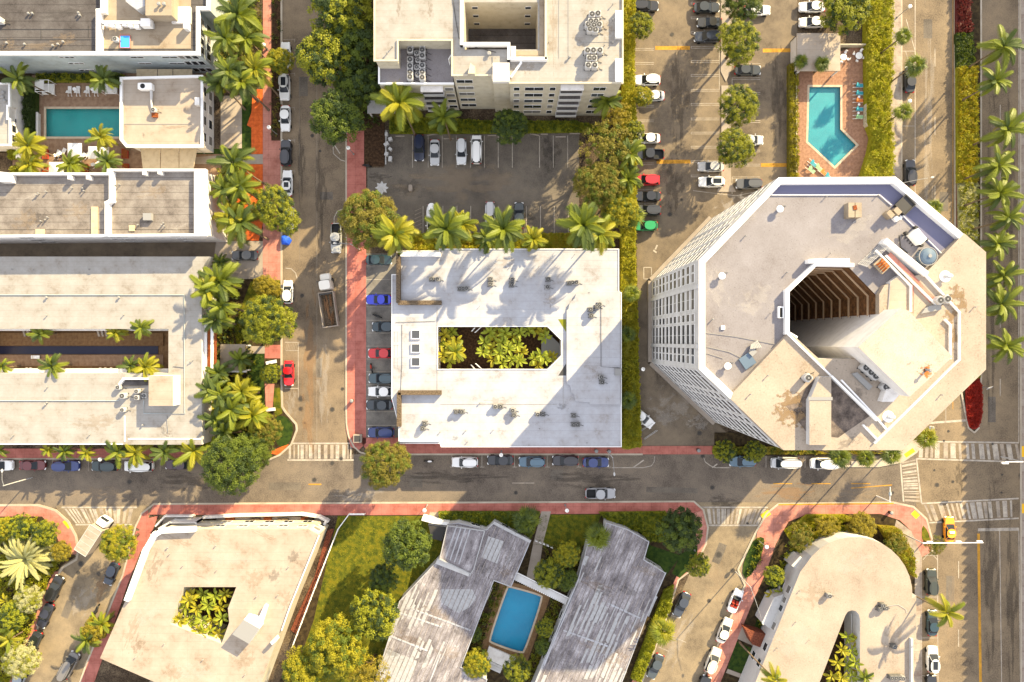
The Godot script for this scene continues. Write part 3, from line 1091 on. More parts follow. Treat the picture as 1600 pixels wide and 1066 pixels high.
func cover(called: String, pts: Array, h: float, looks: Array, per := 10.0, rounds := 0, size := 0.24) -> void:   # ground cover nobody could count
	var p := plan(pts)
	if rounds: p = smooth(p, rounds)
	var holder := Node3D.new()
	holder.name = numbered(called)
	add_child(holder)
	holder.set_meta("kind", "stuff")
	leafage(holder, "leaves", p, h, per, looks, int(pts[0]) * 3 + 1, 0.12, size)

# ---------------------------------------------------------------- street furniture
func globe_lamp(x: float, y: float, label: String) -> void:
	var h := 4.2
	var p := at(x, y, h)
	var t := thing("street_lamp", label, "street lamp", Vector3(p.x, 0, p.z), 0.0, "globe lamps along the pavements")
	if not meshes.has("lamp_post"):
		var b := MB.new()
		b.disc(Vector3.ZERO, 0.2, 0.0, 0.35, 10, 0.13)
		b.tube([Vector3(0, 0.3, 0), Vector3(0, 3.9, 0)], [0.07, 0.05], 8)
		b.disc(Vector3.ZERO, 0.16, 3.85, 3.95, 10)
		meshes["lamp_post"] = b.mesh(M("metal_grey"))
		var g := SphereMesh.new()
		g.radius = 0.36
		g.height = 0.62
		g.radial_segments = 18
		g.rings = 10
		g.material = M("globe")
		meshes["lamp_globe"] = g
		var c := MB.new()
		c.disc(Vector3.ZERO, 0.12, 0.29, 0.36, 10, 0.05)
		meshes["lamp_cap"] = c.mesh(M("metal"))
	put("post", meshes["lamp_post"], t)
	put("globe", meshes["lamp_globe"], t, Vector3(0, h, 0))
	put("cap", meshes["lamp_cap"], t, Vector3(0, h, 0))

func arm_lamp(x0: float, y0: float, x1: float, y1: float, h: float, label: String) -> void:   # foot and lamp head as read from above
	var f := at(x0, y0, h)
	var e := at(x1, y1, h)
	var t := thing("street_light", label, "street light", Vector3(f.x, 0, f.z))
	var b := MB.new()
	b.tube([Vector3.ZERO, Vector3(0, h * 0.95, 0)], [0.11, 0.07], 8)
	put("post", b.mesh(M("metal")), t)
	var d := e - f
	var a := MB.new()
	a.tube([Vector3(0, h * 0.93, 0), d * 0.4 + Vector3(0, h * 0.99, 0), d * 0.85 + Vector3(0, h, 0)], [0.05, 0.045, 0.04], 6)
	put("arm", a.mesh(M("metal_grey")), t)
	var hd := MB.new()
	hd.loft([round_plan(0.2, 0.12, 12), round_plan(0.36, 0.17, 12), round_plan(0.28, 0.12, 12)], [-0.08, 0.0, 0.1])
	hd.cap(round_plan(0.28, 0.12, 12), 0.1)
	put("lamp_head", hd.mesh(M("metal")), t, d + Vector3(0, h, 0), Basis(Vector3.UP, -atan2(d.z, d.x)))

func umbrella(x: float, y: float, r: float, label: String, square := true, turn := 0.0, m := "canvas_white") -> void:
	var t := thing("parasol", label, "parasol", at(x, y, 2.4) * Vector3(1, 0, 1), turn)
	var b := MB.new()
	var n := 4 if square else 8
	var p := PackedVector2Array()
	for i in n:
		var a := TAU * (i + 0.5) / n
		p.append(Vector2(cos(a), -sin(a)) * r * (1.41 if square else 1.0))
	for i in n:
		var q := p[i]
		var w := p[(i + 1) % n]
		b.tri(Vector3(q.x, 2.2, q.y), Vector3(w.x, 2.2, w.y), Vector3(0, 2.75, 0))
		b.quad(Vector3(q.x, 2.05, q.y), Vector3(w.x, 2.05, w.y), Vector3(w.x, 2.2, w.y), Vector3(q.x, 2.2, q.y))
	put("canopy", b.mesh(M(m)), t)
	var s := MB.new()
	s.tube([Vector3.ZERO, Vector3(0, 2.85, 0)], [0.035, 0.03], 6)
	s.disc(Vector3.ZERO, 0.3, 0.0, 0.08, 12)
	put("pole", s.mesh(M("metal")), t)

func lounger(x: float, y: float, deg: float, m: String, label: String, group: String, l := 1.9, base := 0.06) -> void:
	var t := thing("sun_lounger", label, "sun lounger", at(x, y) + Vector3(0, base, 0), -deg_to_rad(deg), group)
	if not meshes.has("lounger_frame"):
		var f := MB.new()
		for s in [-1, 1]:
			f.box(Vector3(0, 0.3, s * 0.31), Vector3(1.9, 0.05, 0.05))
		meshes["lounger_frame"] = f.mesh(M("white_plain"))
		var g := MB.new()
		g.box(Vector3(0, 0.14, 0), Vector3(0.05, 0.28, 0.05))
		meshes["lounger_leg"] = g.mesh(M("white_plain"))
	put("frame", meshes["lounger_frame"], t)
	for q in [[-0.8, -0.3], [-0.8, 0.3], [0.7, -0.3], [0.7, 0.3]]:
		put("leg", meshes["lounger_leg"], t, Vector3(q[0], 0, q[1]))
	if not meshes.has("lounger" + m):
		var s := MB.new()
		for k in 7:
			s.box(Vector3(0.85 - k * 0.19, 0.345, 0), Vector3(0.17, 0.03, 0.6))
		meshes["lounger" + m] = s.mesh(M(m))
		var w := MB.new()
		w.box(Vector3(-0.70, 0.53, 0), Vector3(0.62, 0.03, 0.6))
		meshes["lounger_back" + m] = w.mesh(M(m))
	put("seat", meshes["lounger" + m], t)
	put("backrest", meshes["lounger_back" + m], t, Vector3(0.1, 0.12, 0), Basis(Vector3(0, 0, 1), -0.5))

func pool(called: String, label: String, p: PackedVector2Array, m: String, deep := 0.9, cop := 0.38) -> void:
	var t := thing(called, label, "swimming pool")
	var b := MB.new()
	b.sides(p, -deep, 0.1, false)
	b.cap(p, -deep)
	put("basin", b.mesh(M(m)), t)
	var w := MB.new()
	w.cap(inset(p, -0.005), -0.06)
	put("water", w.mesh(M("water")), t)
	var tb := MB.new()
	tb.sides(inset(p, -0.012), -0.3, 0.09, false)
	put("tile_band", tb.mesh(M("pool_tile")), t)
	var st := MB.new()   # entry steps and a floor drain
	var e := (p[1] - p[0]).normalized()
	var n := Vector2(-e.y, e.x)
	if not Geometry2D.is_point_in_polygon(p[0].lerp(p[1], 0.5) + n * 0.4, p): n = -n
	for k in 3:
		var c := p[0].lerp(p[1], 0.5) + n * (0.2 + 0.3 * k)
		st.box(Vector3(c.x, -deep + (deep - 0.2) * (3 - k) / 8.0, c.y), Vector3(2.2, (deep - 0.2) * (3 - k) / 4.0, 0.3), -atan2(e.y, e.x))
	put("steps", st.mesh(M(m)), t)
	put("coping", hole_ring(p, cop, -0.02, 0.12).mesh(M("coping")), t)

# ---------------------------------------------------------------- roads, pavements, lots, gardens
var pool_west: PackedVector2Array
var pool_south: PackedVector2Array
var pool_east: PackedVector2Array

func deck(called: String, pts: Array, m: String, y: float, hole: PackedVector2Array) -> void:
	var b := MB.new()
	var p := plan(pts)
	b.sides(p, 0.0, y)
	b.cap_holed(p, [inset(hole, 0.05)], y)
	struct(called, b.mesh(M(m)))

func make_ground() -> void:
	pool_west = plan([69, 167, 190, 167, 190, 217, 69, 217])
	pool_south = smooth(plan([791, 916, 795, 914, 846, 928, 850, 934, 822, 1018, 815, 1023, 766, 1006, 762, 1000]), 2)
	pool_east = plan([1261.5, 133, 1316, 133, 1316, 201, 1342, 227, 1304, 264.5, 1259, 223])
	var g := MB.new()
	var big := ccw(PackedVector2Array([Vector2(-1500, -1500), Vector2(1500, -1500), Vector2(1500, 1500), Vector2(-1500, 1500)]))
	g.cap_holed(big, [pool_south, pool_west, pool_east], 0.0)
	struct("ground", g.mesh(M("ground")))

	var v := slab("road", [436, -200, 542, -200, 542, 722, 436, 722], "asphalt", 0.008, "north to south side street of sun-bleached asphalt")
	var hs := slab("road", [-200, 711, 1436, 709, 1436, 792, -200, 794], "asphalt_cross", 0.012, "east to west street between the white courtyard building and the low houses")
	var ll := slab("road", [88, 790, 240, 790, 216, 850, 126, 1120, 5, 1120, 40, 1010, 92, 880], "asphalt_side", 0.016, "slanting side street by the spiky silver plant")
	var lr := slab("road", [1086, 785, 1216, 785, 1182, 850, 1166, 915, 1140, 975, 1080, 1120, 978, 1120, 1085, 880], "asphalt_side", 0.016, "slanting side street by the round-ended building")
	var av := slab("road", [1408, -200, 1594, -200, 1594, 1200, 1430, 1200, 1432, 690, 1408, 690], "asphalt_avenue", 0.020, "wide avenue with a planted median")

	# north to south street: parking ticks, centre seam, manholes, patches
	for y in [62, 115, 168, 219, 267, 319]:
		mark(v, 442, y, 460, y, 0.10, 0.014, "paint_worn")
		mark(v, 460.5, y - 1.5, 460.5, y + 4, 0.10, 0.014, "paint_worn")
	mark(v, 495, -60, 495, 690, 0.05, 0.012, "paint_worn")
	mark(v, 468, 70, 468, 410, 0.04, 0.012, "stall")
	mark(v, 445, 535, 466, 535, 0.10, 0.014)
	mark(v, 445, 607, 466, 607, 0.10, 0.014)
	mark(v, 466, 535, 466, 622, 0.10, 0.016)
	for k in 7:
		mark(v, 449 + k * 2.6, 536, 446 + k * 2.6, 548, 0.06, 0.0125, "paint_worn")
	mark(v, 447, 548, 465.5, 548, 0.08, 0.0135)
	for a in [[520, 222, 521, 240, 532, 250, 539, 252], [540, 325, 527, 330, 522, 340, 522, 390], [446, 419, 455, 420, 462, 427, 464, 435]]:
		for i in range(0, a.size() - 3, 2):
			mark(v, a[i], a[i + 1], a[i + 2], a[i + 3], 0.14, 0.014 + 0.001 * i)
	mark(v, 522, 226, 531, 240, 0.2, 0.02)
	for q in [[470, 623, 0.42], [470, 639, 0.34], [519, 640, 0.36], [488, 212, 0.28], [533, 717, 0.3], [472, 462, 0.3], [500, 236, 0.2], [476, 661, 0.15], [535, 608, 0.25]]:
		manhole(v, q[0], q[1], q[2])
	for q in [[484, 560, 4, 30, 0, "stain_orange"], [481, 660, 3.5, 16, 0.1, "stain_orange"], [500, 300, 3, 26, 0, "tar"], [470, 250, 2, 20, 0, "tar"], [520, 150, 3, 14, 0.3, "stain_tan"], [455, 630, 2.5, 8, 0, "stain_pale"], [505, 600, 3, 22, 0, "stain_pale"]]:
		stain(v, q[0], q[1], 0.01, q[2], q[3], q[4], q[5], 0.006)
	# zebra at its south end
	crosswalk(v, 449, 693, 553, 693, 449, 719, 553, 719, 26, 0.016)

	for q in [[202, 753, 0.35], [491, 750, 0.34], [519, 724, 0.32], [1113, 762, 0.35], [1098, 713, 0.3], [806, 770, 0.3], [1395, 770, 0.2], [1460, 735, 0.16], [1464, 758, 0.34]]:
		manhole(hs, q[0], q[1], q[2], 0.026)
	for x in [706, 753, 804, 855, 904, 951]:
		mark(hs, x, 711, x, 730, 0.09, 0.018)
		mark(hs, x - 3, 730, x + 4, 730, 0.09, 0.018)
	mark(hs, 956, 731, 1005, 731, 0.13, 0.018)
	for a in [[1005, 731, 1018, 728, 1022, 722, 1023, 713], [1099, 713, 1102, 722, 1110, 728, 1118, 731, 1140, 731]]:
		for i in range(0, a.size() - 3, 2):
			mark(hs, a[i], a[i + 1], a[i + 2], a[i + 3], 0.13, 0.018 + 0.0011 * i)
	mark(hs, 989, 731, 1006, 719, 0.22, 0.024)
	mark(hs, 1113, 731, 1121, 725, 0.22, 0.024)
	for x in [1142, 1197, 1258]:
		mark(hs, x, 711, x, 731, 0.09, 0.019)
	for x in [30, 82, 138, 190, 250]:
		mark(hs, x, 718, x, 736, 0.08, 0.018, "paint_worn")
	mark(hs, 482, 757, 502, 757, 0.25, 0.018, "paint_yellow")
	mark(hs, 800, 755, 835, 755, 0.2, 0.018, "paint_worn")
	for x in [1208, 1268, 1330]:
		mark(hs, x, 756, x + 30, 756, 0.16, 0.018, "paint_yellow")
	mark(hs, 1330, 763, 1394, 758, 0.18, 0.019, "paint_yellow")
	for q in [[300, 752, 20, 4, 0, "tar"], [700, 745, 26, 3, 0, "tar"], [920, 748, 22, 4, 0, "tar"], [1230, 770, 16, 4, 0, "stain_orange"], [1345, 772, 12, 4, 0, "stain_tan"], [1130, 785, 8, 4, 0, "tar"], [150, 770, 14, 3, 0, "stain_tan"], [560, 775, 12, 4, 0, "stain_pale"]]:
		stain(hs, q[0], q[1], 0.013, q[2], q[3], q[4], q[5], 0.008)
	crosswalk(hs, 1407, 722, 1412, 784, 1432, 716, 1440, 786, 16, 0.022, true)

	crosswalk(ll, 96, 793, 214, 793, 118, 820, 206, 820, 26, 0.024)
	crosswalk(lr, 1096, 793, 1200, 793, 1102, 821, 1186, 821, 24, 0.024)
	for q in [[126, 881, 0.42], [122, 895, 0.3], [154, 897, 0.3], [129, 1008, 0.2]]:
		manhole(ll, q[0], q[1], q[2], 0.03)
	for q in [[1123, 867, 0.45], [1145, 892, 0.35], [1108, 939, 0.3], [1168, 818, 0.2]]:
		manhole(lr, q[0], q[1], q[2], 0.03)
	for a in [[1049, 962, 1063, 967], [1056, 997, 1072, 1004], [1029, 1011, 1045, 1018], [1117, 1000, 1127, 1004]]:
		mark(lr, a[0], a[1], a[2], a[3], 0.1, 0.024)
	for q in [[1060, 1000, 4, 16, -0.4, "stain_pale"], [1120, 910, 5, 10, 0, "stain_tan"]]:
		stain(lr, q[0], q[1], 0.017, q[2], q[3], q[4], q[5], 0.008)
	for q in [[160, 915, 4, 10, -0.4, "stain_orange"], [128, 940, 5, 9, -0.4, "stain_pale"]]:
		stain(ll, q[0], q[1], 0.017, q[2], q[3], q[4], q[5], 0.008)

	# old utility cuts, patched with newer asphalt
	for a in [[v, 474, 120, 474, 150, 1.6, 0.0105], [v, 510, 300, 510, 312, 2.4, 0.0105], [v, 498, 560, 498, 590, 1.1, 0.0105], [hs, 420, 760, 470, 760, 1.4, 0.0145], [hs, 640, 752, 660, 752, 2.2, 0.0145], [hs, 1010, 765, 1090, 767, 1.0, 0.0145], [hs, 860, 742, 880, 742, 1.8, 0.0145], [lr, 1130, 850, 1118, 880, 1.5, 0.0185], [ll, 110, 940, 100, 965, 1.4, 0.0185], [av, 1450, 30, 1450, 60, 1.6, 0.0225], [av, 1475, 300, 1475, 330, 1.6, 0.0225], [av, 1550, 620, 1550, 660, 1.4, 0.0225], [av, 1485, 900, 1485, 940, 1.5, 0.0225]]:
		mark(a[0], a[1], a[2], a[3], a[4], a[5], a[6], "asphalt_lot", "asphalt_patch")
	# avenue
	for y in range(-50, 690, 107):
		mark(av, 1461, y + 19, 1461, y + 47, 0.13, 0.026)
		mark(av, 1563, y, 1563, y + 27, 0.13, 0.026)
	for y in [877, 984, 1091]:
		mark(av, 1498, y, 1498, y + 27, 0.13, 0.026)
	mark(av, 1430, -60, 1430, 640, 0.14, 0.026)
	for y in [80, 197, 256, 319, 377]:
		mark(av, 1408, y, 1430, y, 0.1, 0.027)
	mark(av, 1430, 80, 1416, 30, 0.12, 0.028)
	mark(av, 1427, 120, 1415, 80, 0.1, 0.029)
	mark(av, 1489, -60, 1489, 640, 0.1, 0.026, "paint_yellow")
	mark(av, 1533, -60, 1533, 640, 0.1, 0.026, "paint_yellow")
	mark(av, 1592, -60, 1592, 692, 0.14, 0.026)
	mark(av, 1440, 662, 1509, 657, 0.4, 0.027)
	mark(av, 1478, 630, 1478, 660, 0.1, 0.028)
	crosswalk(av, 1434, 690, 1592, 692, 1432, 717, 1598, 722, 30, 0.026)
	crosswalk(av, 1440, 787, 1592, 779, 1452, 817, 1592, 810, 30, 0.026)
	mark(av, 1528, 828, 1592, 827, 0.55, 0.027)
	mark(av, 1529, 834, 1533, 1130, 0.5, 0.026, "paint_yellow")
	mark(av, 1562, 828, 1566, 1130, 0.14, 0.026)
	mark(av, 1592, 826, 1595, 1130, 0.14, 0.026)
	mark(av, 1465, 868, 1466, 1130, 0.12, 0.026)
	for y in [868, 933, 997, 1056]:
		mark(av, 1440, y, 1465, y, 0.1, 0.027)
	mark(av, 1442, 875, 1453, 863, 0.1, 0.028)
	mark(av, 1453, 863, 1465, 875, 0.1, 0.029)
	for q in [[1482, 674, 0.18], [1489, 753, 0.2], [1551, 694, 0.18], [1596, 743, 0.4], [1566, 742, 0.15], [1565, 770, 0.15], [1475, 689, 0.16]]:
		manhole(av, q[0], q[1], q[2], 0.034)
	for q in [[1500, 745, 3, 8, 0, "tar"], [1548, 900, 4, 40, 0, "tar"], [1580, 930, 3, 40, 0, "tar"], [1490, 960, 3, 30, 0, "stain_tan"], [1450, 200, 3, 50, 0, "stain_pale"], [1548, 400, 4, 70, 0, "tar"], [1578, 300, 3, 60, 0, "tar"]]:
		stain(av, q[0], q[1], 0.021, q[2], q[3], q[4], q[5], 0.01)

	# car parks
	var lot := slab("parking_lot", [600, 203, 905, 203, 905, 372, 612, 372, 574, 300, 574, 262, 600, 262], "asphalt_lot", 0.006, "small shaded car park behind the cream apartment block")
	for x in [644.5, 669, 691, 713, 735, 757, 778.5, 800.5, 843, 864.5, 887]:
		mark(lot, x, 212, x, 262, 0.12, 0.014)
	for x in [661, 692, 714, 735.5, 779, 822.5, 844.5, 866, 888]:
		mark(lot, x, 322, x, 368, 0.12, 0.014)
	var stop_at := ["first", "second", "third", "fourth", "fifth", "sixth", "seventh", "eighth", "ninth"]
	var stop_n := 0
	for a in [[618, 213, 632, 213], [643, 208, 658, 212], [667, 212, 684, 209], [693, 217, 709, 217], [762, 212, 775, 212], [828, 209, 842, 212], [845, 210, 856, 210], [868, 214, 884, 214], [890, 209, 906, 209]]:
		wheel_stop(a, "pale concrete wheel stop in the shaded car park's top row, %s from the west" % stop_at[stop_n])
		stop_n += 1
	for k in 6:
		mark(lot, 648, 330 + k * 6, 659, 325 + k * 6, 0.08, 0.014, "paint_worn")
	for q in [[590, 276, 6, 2.2, 0, "tar"], [720, 285, 30, 9, 0, "stain_tan"], [860, 235, 5, 9, 0, "tar"], [815, 340, 6, 5, 0, "tar"], [640, 290, 8, 5, 0, "stain_dark"]]:
		stain(lot, q[0], q[1], 0.007, q[2], q[3], q[4], q[5], 0.004)
	var east := slab("parking_lot", [986, -80, 1246, -80, 1246, 292, 1212, 330, 1025, 470, 1030, 575, 1160, 700, 1000, 700, 995, 400], "asphalt_old", 0.0065, "long car park and alley beside the octagonal tower")
	for y in [5, 28, 51, 74, 96, 118, 141, 163, 186, 208, 230, 252.5, 275]:
		double_line(east, 1080, y, 1124, y)
	for y in [77, 99, 122, 166, 189, 211, 233, 256, 298, 319]:
		double_line(east, 991, y, 1022, y)
	for y in [101, 123, 146, 168, 190, 214, 236, 258, 278]:
		double_line(east, 1144, y, 1188, y)
	mark(east, 1124, 74, 1124, 140, 0.10, 0.013)
	mark(east, 1144, 123, 1144, 136, 0.10, 0.013)
	mark(east, 1144, 278, 1144, 303, 0.10, 0.013)
	mark(east, 1083, 298, 1150, 306, 0.10, 0.013)
	mark(east, 1150, 306, 1180, 300, 0.10, 0.014)
	for a in [[1024, 75, 1078, 75], [1026, 253, 1079, 252.5], [1192, 79, 1240, 78.5], [1189, 258, 1230, 258]]:
		mark(east, a[0], a[1], a[2], a[3], 0.7, 0.0125, "paint_yellow", "speed_bump")
	mark(east, 1024, 390, 1027, 383, 0.3, 0.013)
	mark(east, 1021, 391, 1026, 395, 0.3, 0.0135)
	for a in [[1006, 418, 1018, 418], [1018, 418, 1018, 436], [1018, 436, 1006, 436], [1006, 436, 1006, 418]]:
		mark(east, a[0], a[1], a[2], a[3], 0.16, 0.013 + 0.0003 * a[1] / 100.0)
	for k in 13:
		mark(east, 1022 + k * 7, 441 - k * 6.3, 1031 + k * 7, 433 - k * 6.3 + 4, 0.10, 0.0128, "paint_yellow")
	for q in [[1047, 335, 0.35], [1050, 54, 0.3], [1093, 677, 0.35], [1065, 312, 0.2]]:
		manhole(east, q[0], q[1], q[2])
	for q in [[1052, 290, 5, 12, 0, "tar"], [1060, 150, 5, 24, 0, "tar"], [1050, 640, 12, 9, 0, "stain_pale"], [1100, 655, 8, 5, 0.5, "stain_pale"], [1215, 150, 4, 22, 0, "tar"], [1030, 560, 4, 9, 0, "tar"]]:
		stain(east, q[0], q[1], 0.0075, q[2], q[3], q[4], q[5], 0.003)
	var island := slab("traffic_island", [1126, -60, 1143, -60, 1143, 108, 1134, 128, 1126, 112], "concrete", 0.12)
	slab("traffic_island", [1127, 134, 1142, 134, 1142, 285, 1150, 300, 1120, 300, 1127, 280], "concrete", 0.12)
	var st := slab("parking_bay", [571, 396, 628, 396, 628, 692, 571, 692], "stall", 0.0068, "row of short parking bays beside the white courtyard building")
	for y in [415.5, 437, 458, 479.5, 500.5, 520.5, 541, 561, 581, 601.5, 622, 643.5, 664.7]:
		mark(st, 572, y, 622, y, 0.09, 0.013, "paint")
	mark(st, 572, 398, 572, 692, 0.09, 0.0135, "paint")
	for y in [490, 575]:
		stain(st, 584, y, 0.0072, 1.6, 0.9, 0, "tar", 0.004)

	# pavements of pink concrete, each with its kerb
	var s1 := slab("pavement", [541, 204, 572, 204, 572, 692, 560, 704, 548, 698, 541, 672], "pink", 0.12, "pink pavement on the east side of the north to south street")
	kerb(s1, [541, 204, 541, 640, 541.5, 662, 545, 682, 553, 698, 563, 707, 575, 710])
	var s2 := slab("pavement", [411, -100, 424, -100, 424, 220, 439, 220, 439, 438, 411, 438], "pink_pale", 0.12, "pink pavement on the west side of the north to south street")
	kerb(s2, [440, -100, 440, 600, 441, 636, 447, 645, 463, 663, 464, 672, 455, 695, 437, 711, 412, 722, 380, 727], 0.14, 0.35)
	slab("verge", [424.3, -100, 439, -100, 439, 219.6, 424.3, 219.6], "mulch", 0.11)
	slab("verge", [541.5, -100, 582, -100, 582, 203.6, 541.5, 203.6], "mulch", 0.11)
	slab("planting_bed", [569, 184, 601, 184, 601, 260, 569, 260], "mulch", 0.13)
	slab("paved_forecourt", [395, 140, 410.7, 140, 410.7, 241, 393, 241, 393, 200, 386, 196, 393, 176], "orange", 0.115)
	slab("paved_forecourt", [376, 257, 410.7, 257, 410.7, 350, 404, 376, 372, 376, 368, 300], "orange", 0.115)
	slab("path", [372, 241.4, 411, 241.4, 411, 256.6, 300, 256.6, 300, 246], "concrete", 0.112)
	slab("path", [345, 150, 378, 150, 378, 232, 345, 232], "roof_cream", 0.14)
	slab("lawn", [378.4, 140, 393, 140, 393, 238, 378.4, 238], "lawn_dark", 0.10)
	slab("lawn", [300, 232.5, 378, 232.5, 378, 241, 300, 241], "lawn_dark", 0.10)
	slab("driveway", [338, 377, 412, 377, 412, 436, 330, 436], "concrete", 0.10)
	slab("garden", [322, 436.5, 440, 436.5, 440, 640, 463, 664, 455, 695, 437, 711, 412, 720, 300, 720, 322, 690], "garden_soil", 0.105)
	slab("lawn", [392, 440, 440, 437, 440, 470, 400, 520, 370, 540, 366, 510], "lawn", 0.118)
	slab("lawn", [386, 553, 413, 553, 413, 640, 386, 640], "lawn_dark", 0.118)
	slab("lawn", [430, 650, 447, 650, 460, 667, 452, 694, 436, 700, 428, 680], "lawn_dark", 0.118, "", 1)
	slab("lawn", [425, 606, 441, 606, 441, 646, 430, 652], "lawn", 0.119)
	slab("path", [414, 600, 429, 600, 426, 640, 416, 648], "pink_pale", 0.122)
	slab("path", [345, 541, 436, 541, 436, 552.6, 345, 552.6], "concrete", 0.122)
	slab("path", [414, 539, 441, 539, 441, 560, 414, 560], "pink", 0.126)
	slab("pavement", [418, 708, 440, 698, 452, 694, 436, 711], "orange", 0.125)
	var s3 := slab("pavement", [-200, 701, 340, 701, 340, 716, -200, 716], "pink", 0.12, "pink pavement under palms beside the long pale roof")
	kerb(s3, [-200, 717, 345, 717])
	var s4 := slab("pavement", [560, 684, 1003, 684, 1003, 709, 576, 709], "pink", 0.12, "pink pavement south of the white courtyard building")
	kerb(s4, [574, 710, 1004, 710], 0.13, 0.32)
	slab("pavement", [1003.3, 697, 1116, 697, 1116, 710, 1003.3, 710], "pink", 0.10)
	slab("garden", [1116.3, 676, 1410, 676, 1440, 650, 1440, 690, 1428, 706, 1400, 712, 1116.3, 712], "garden_soil", 0.11)
	var s5 := slab("pavement", [1392, 704, 1412, 690, 1412, 668, 1440, 668, 1441, 690, 1431, 706, 1408, 721, 1372, 728, 1330, 728, 1330, 721, 1372, 719], "kerb", 0.125, "pale corner pavement at the foot of the octagonal tower")
	kerb(s5, [1320, 728.5, 1372, 728.5, 1409, 721.5, 1432, 706, 1441.5, 690, 1441.5, 664], 0.14, 0.35)
	mark(s5, 1414, 713, 1428, 703, 0.9, 0.131, "tactile", "tactile_paving")
	var s6 := slab("pavement", [1390, -200, 1408, -200, 1408, 668, 1390, 668], "concrete_walk", 0.12, "pale concrete pavement on the west side of the avenue")
	kerb(s6, [1408.5, -200, 1408.5, 640])
	var s7 := slab("pavement", [1594, -200, 1720, -200, 1720, 1250, 1596, 1250], "concrete_walk", 0.12, "concrete pavement on the shaded east edge of the avenue")
	kerb(s7, [1593.5, -200, 1595.5, 1250])
	mark(s7, 1599, 697, 1599, 714, 0.8, 0.126, "tactile", "tactile_paving")
	mark(s7, 1599, 787, 1599, 802, 0.8, 0.126, "tactile", "tactile_paving")
	var s8 := slab("pavement", [-200, 790, 60, 790, 86, 798, 106, 816, 118, 838, 121, 866, 112, 866, 104, 848, 92, 846, 84, 826, 66, 807, -200, 807], "pink_pale", 0.12, "rounded pink corner pavement round the bushy garden")
	kerb(s8, [-200, 789.5, 60, 789.5, 87, 797.5, 107, 815.5, 119, 838, 122, 862, 120, 874, 98, 887, 93, 895, 40, 1030, 10, 1110], 0.14, 0.4)
	slab("garden", [-200, 807.3, 65, 807.3, 83, 826, 92, 847, 119, 870, 96, 884, 86, 898, 40, 1010, 0, 1120, -200, 1120], "garden_soil", 0.11)
	slab("path", [84, 893, 92, 893, 36, 1032, 10, 1110, -4, 1110, 40, 1000], "pink_pale", 0.124)
	mark(s8, 101, 813, 110, 824, 0.9, 0.127, "tactile", "tactile_paving")
	var s9 := slab("pavement", [232, 804, 241, 788, 1084, 784, 1098, 797, 1080, 802, 530, 805.2], "pink", 0.12, "long pink pavement south of the east to west street")
	slab("pavement", [212, 824, 221, 804, 231.6, 797, 232, 812, 224, 830], "pink", 0.1235)
	slab("pavement", [224, 812, 247, 806, 226, 862, 206, 862], "pink", 0.1215)
	slab("pavement", [213, 830, 232, 830, 200, 912, 160, 1030, 132, 1110, 108, 1110, 135, 1041, 172, 951, 192, 901], "pink", 0.1195, "pink pavement along the cream building's west wall")
	kerb(s9, [124, 1070, 135, 1038, 172, 949, 192, 899, 212, 823, 222, 802, 241, 787.5, 1084, 783.5, 1099, 797, 1106, 824, 1103, 850, 1088, 880], 0.14, 0.32)
	var s10 := slab("pavement", [1082, 802.4, 1099, 797, 1105, 824, 1102, 852, 1085, 886, 1060, 905, 1036, 978, 1004, 1055, 985, 1110, 968, 1110, 1030, 965, 1060, 892, 1090, 850], "pink_pale", 0.115, "pink pavement beside the weathered house roofs")
	kerb(s10, [1087, 886, 1060, 906, 1037, 979, 986, 1110])
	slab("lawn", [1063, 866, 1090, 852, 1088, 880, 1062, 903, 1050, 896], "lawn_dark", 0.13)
	var s11 := slab("pavement", [1183, 832, 1199, 803, 1216, 788, 1396, 786, 1426, 793, 1446, 811, 1455, 845, 1455, 862, 1440, 870, 1432, 850, 1424, 830, 1406, 813, 1376, 803, 1262, 803, 1232, 815, 1212, 850, 1196, 895, 1172, 950, 1108, 1110, 1080, 1110, 1138, 976, 1164, 915, 1178, 872], "pink_pale", 0.12, "pink pavement curving round the round-ended building")
	kerb(s11, [1075, 1110, 1138, 972, 1164, 914, 1153, 890, 1181, 831, 1198, 802, 1216, 787.5, 1396, 785.5, 1427, 792, 1447.5, 811, 1456.5, 845, 1456.5, 862], 0.14, 0.35)
	for a in [[1190, 808, 1202, 800], [1426, 800, 1434, 808]]:
		mark(s11, a[0], a[1], a[2], a[3], 1.0, 0.127, "tactile", "tactile_paving")
	mark(s11, 1216, 788.5, 1396, 786.5, 0.25, 0.1445, "paint_yellow", "kerb_paint")
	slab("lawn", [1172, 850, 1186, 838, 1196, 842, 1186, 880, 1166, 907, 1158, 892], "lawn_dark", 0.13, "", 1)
	slab("lawn", [1440, 818, 1450, 830, 1454, 848, 1440, 848], "lawn", 0.135, "", 1)
	slab("pavement", [1430, 862.4, 1440, 870.4, 1441, 1200, 1424, 1200], "concrete_walk", 0.118)
	slab("garden", [1232, 815.3, 1262, 803.3, 1376, 803.3, 1406, 813.3, 1424, 830.3, 1438, 870, 1430, 1000, 1180, 1110, 1108.3, 1110, 1172.3, 950, 1196.3, 895], "garden_soil", 0.11)
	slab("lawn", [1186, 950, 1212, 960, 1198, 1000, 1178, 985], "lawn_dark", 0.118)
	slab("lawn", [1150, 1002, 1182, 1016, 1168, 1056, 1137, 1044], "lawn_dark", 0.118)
	slab("path", [1161, 975, 1188, 984, 1178, 1010, 1152, 998], "concrete", 0.125)
	slab("path", [1137, 1045, 1166, 1056, 1164, 1062, 1134, 1051], "concrete", 0.125)
	slab("paved_forecourt", [1400, 812, 1424, 830, 1440, 870, 1424, 870, 1412, 845, 1396, 830], "concrete_walk", 0.122)

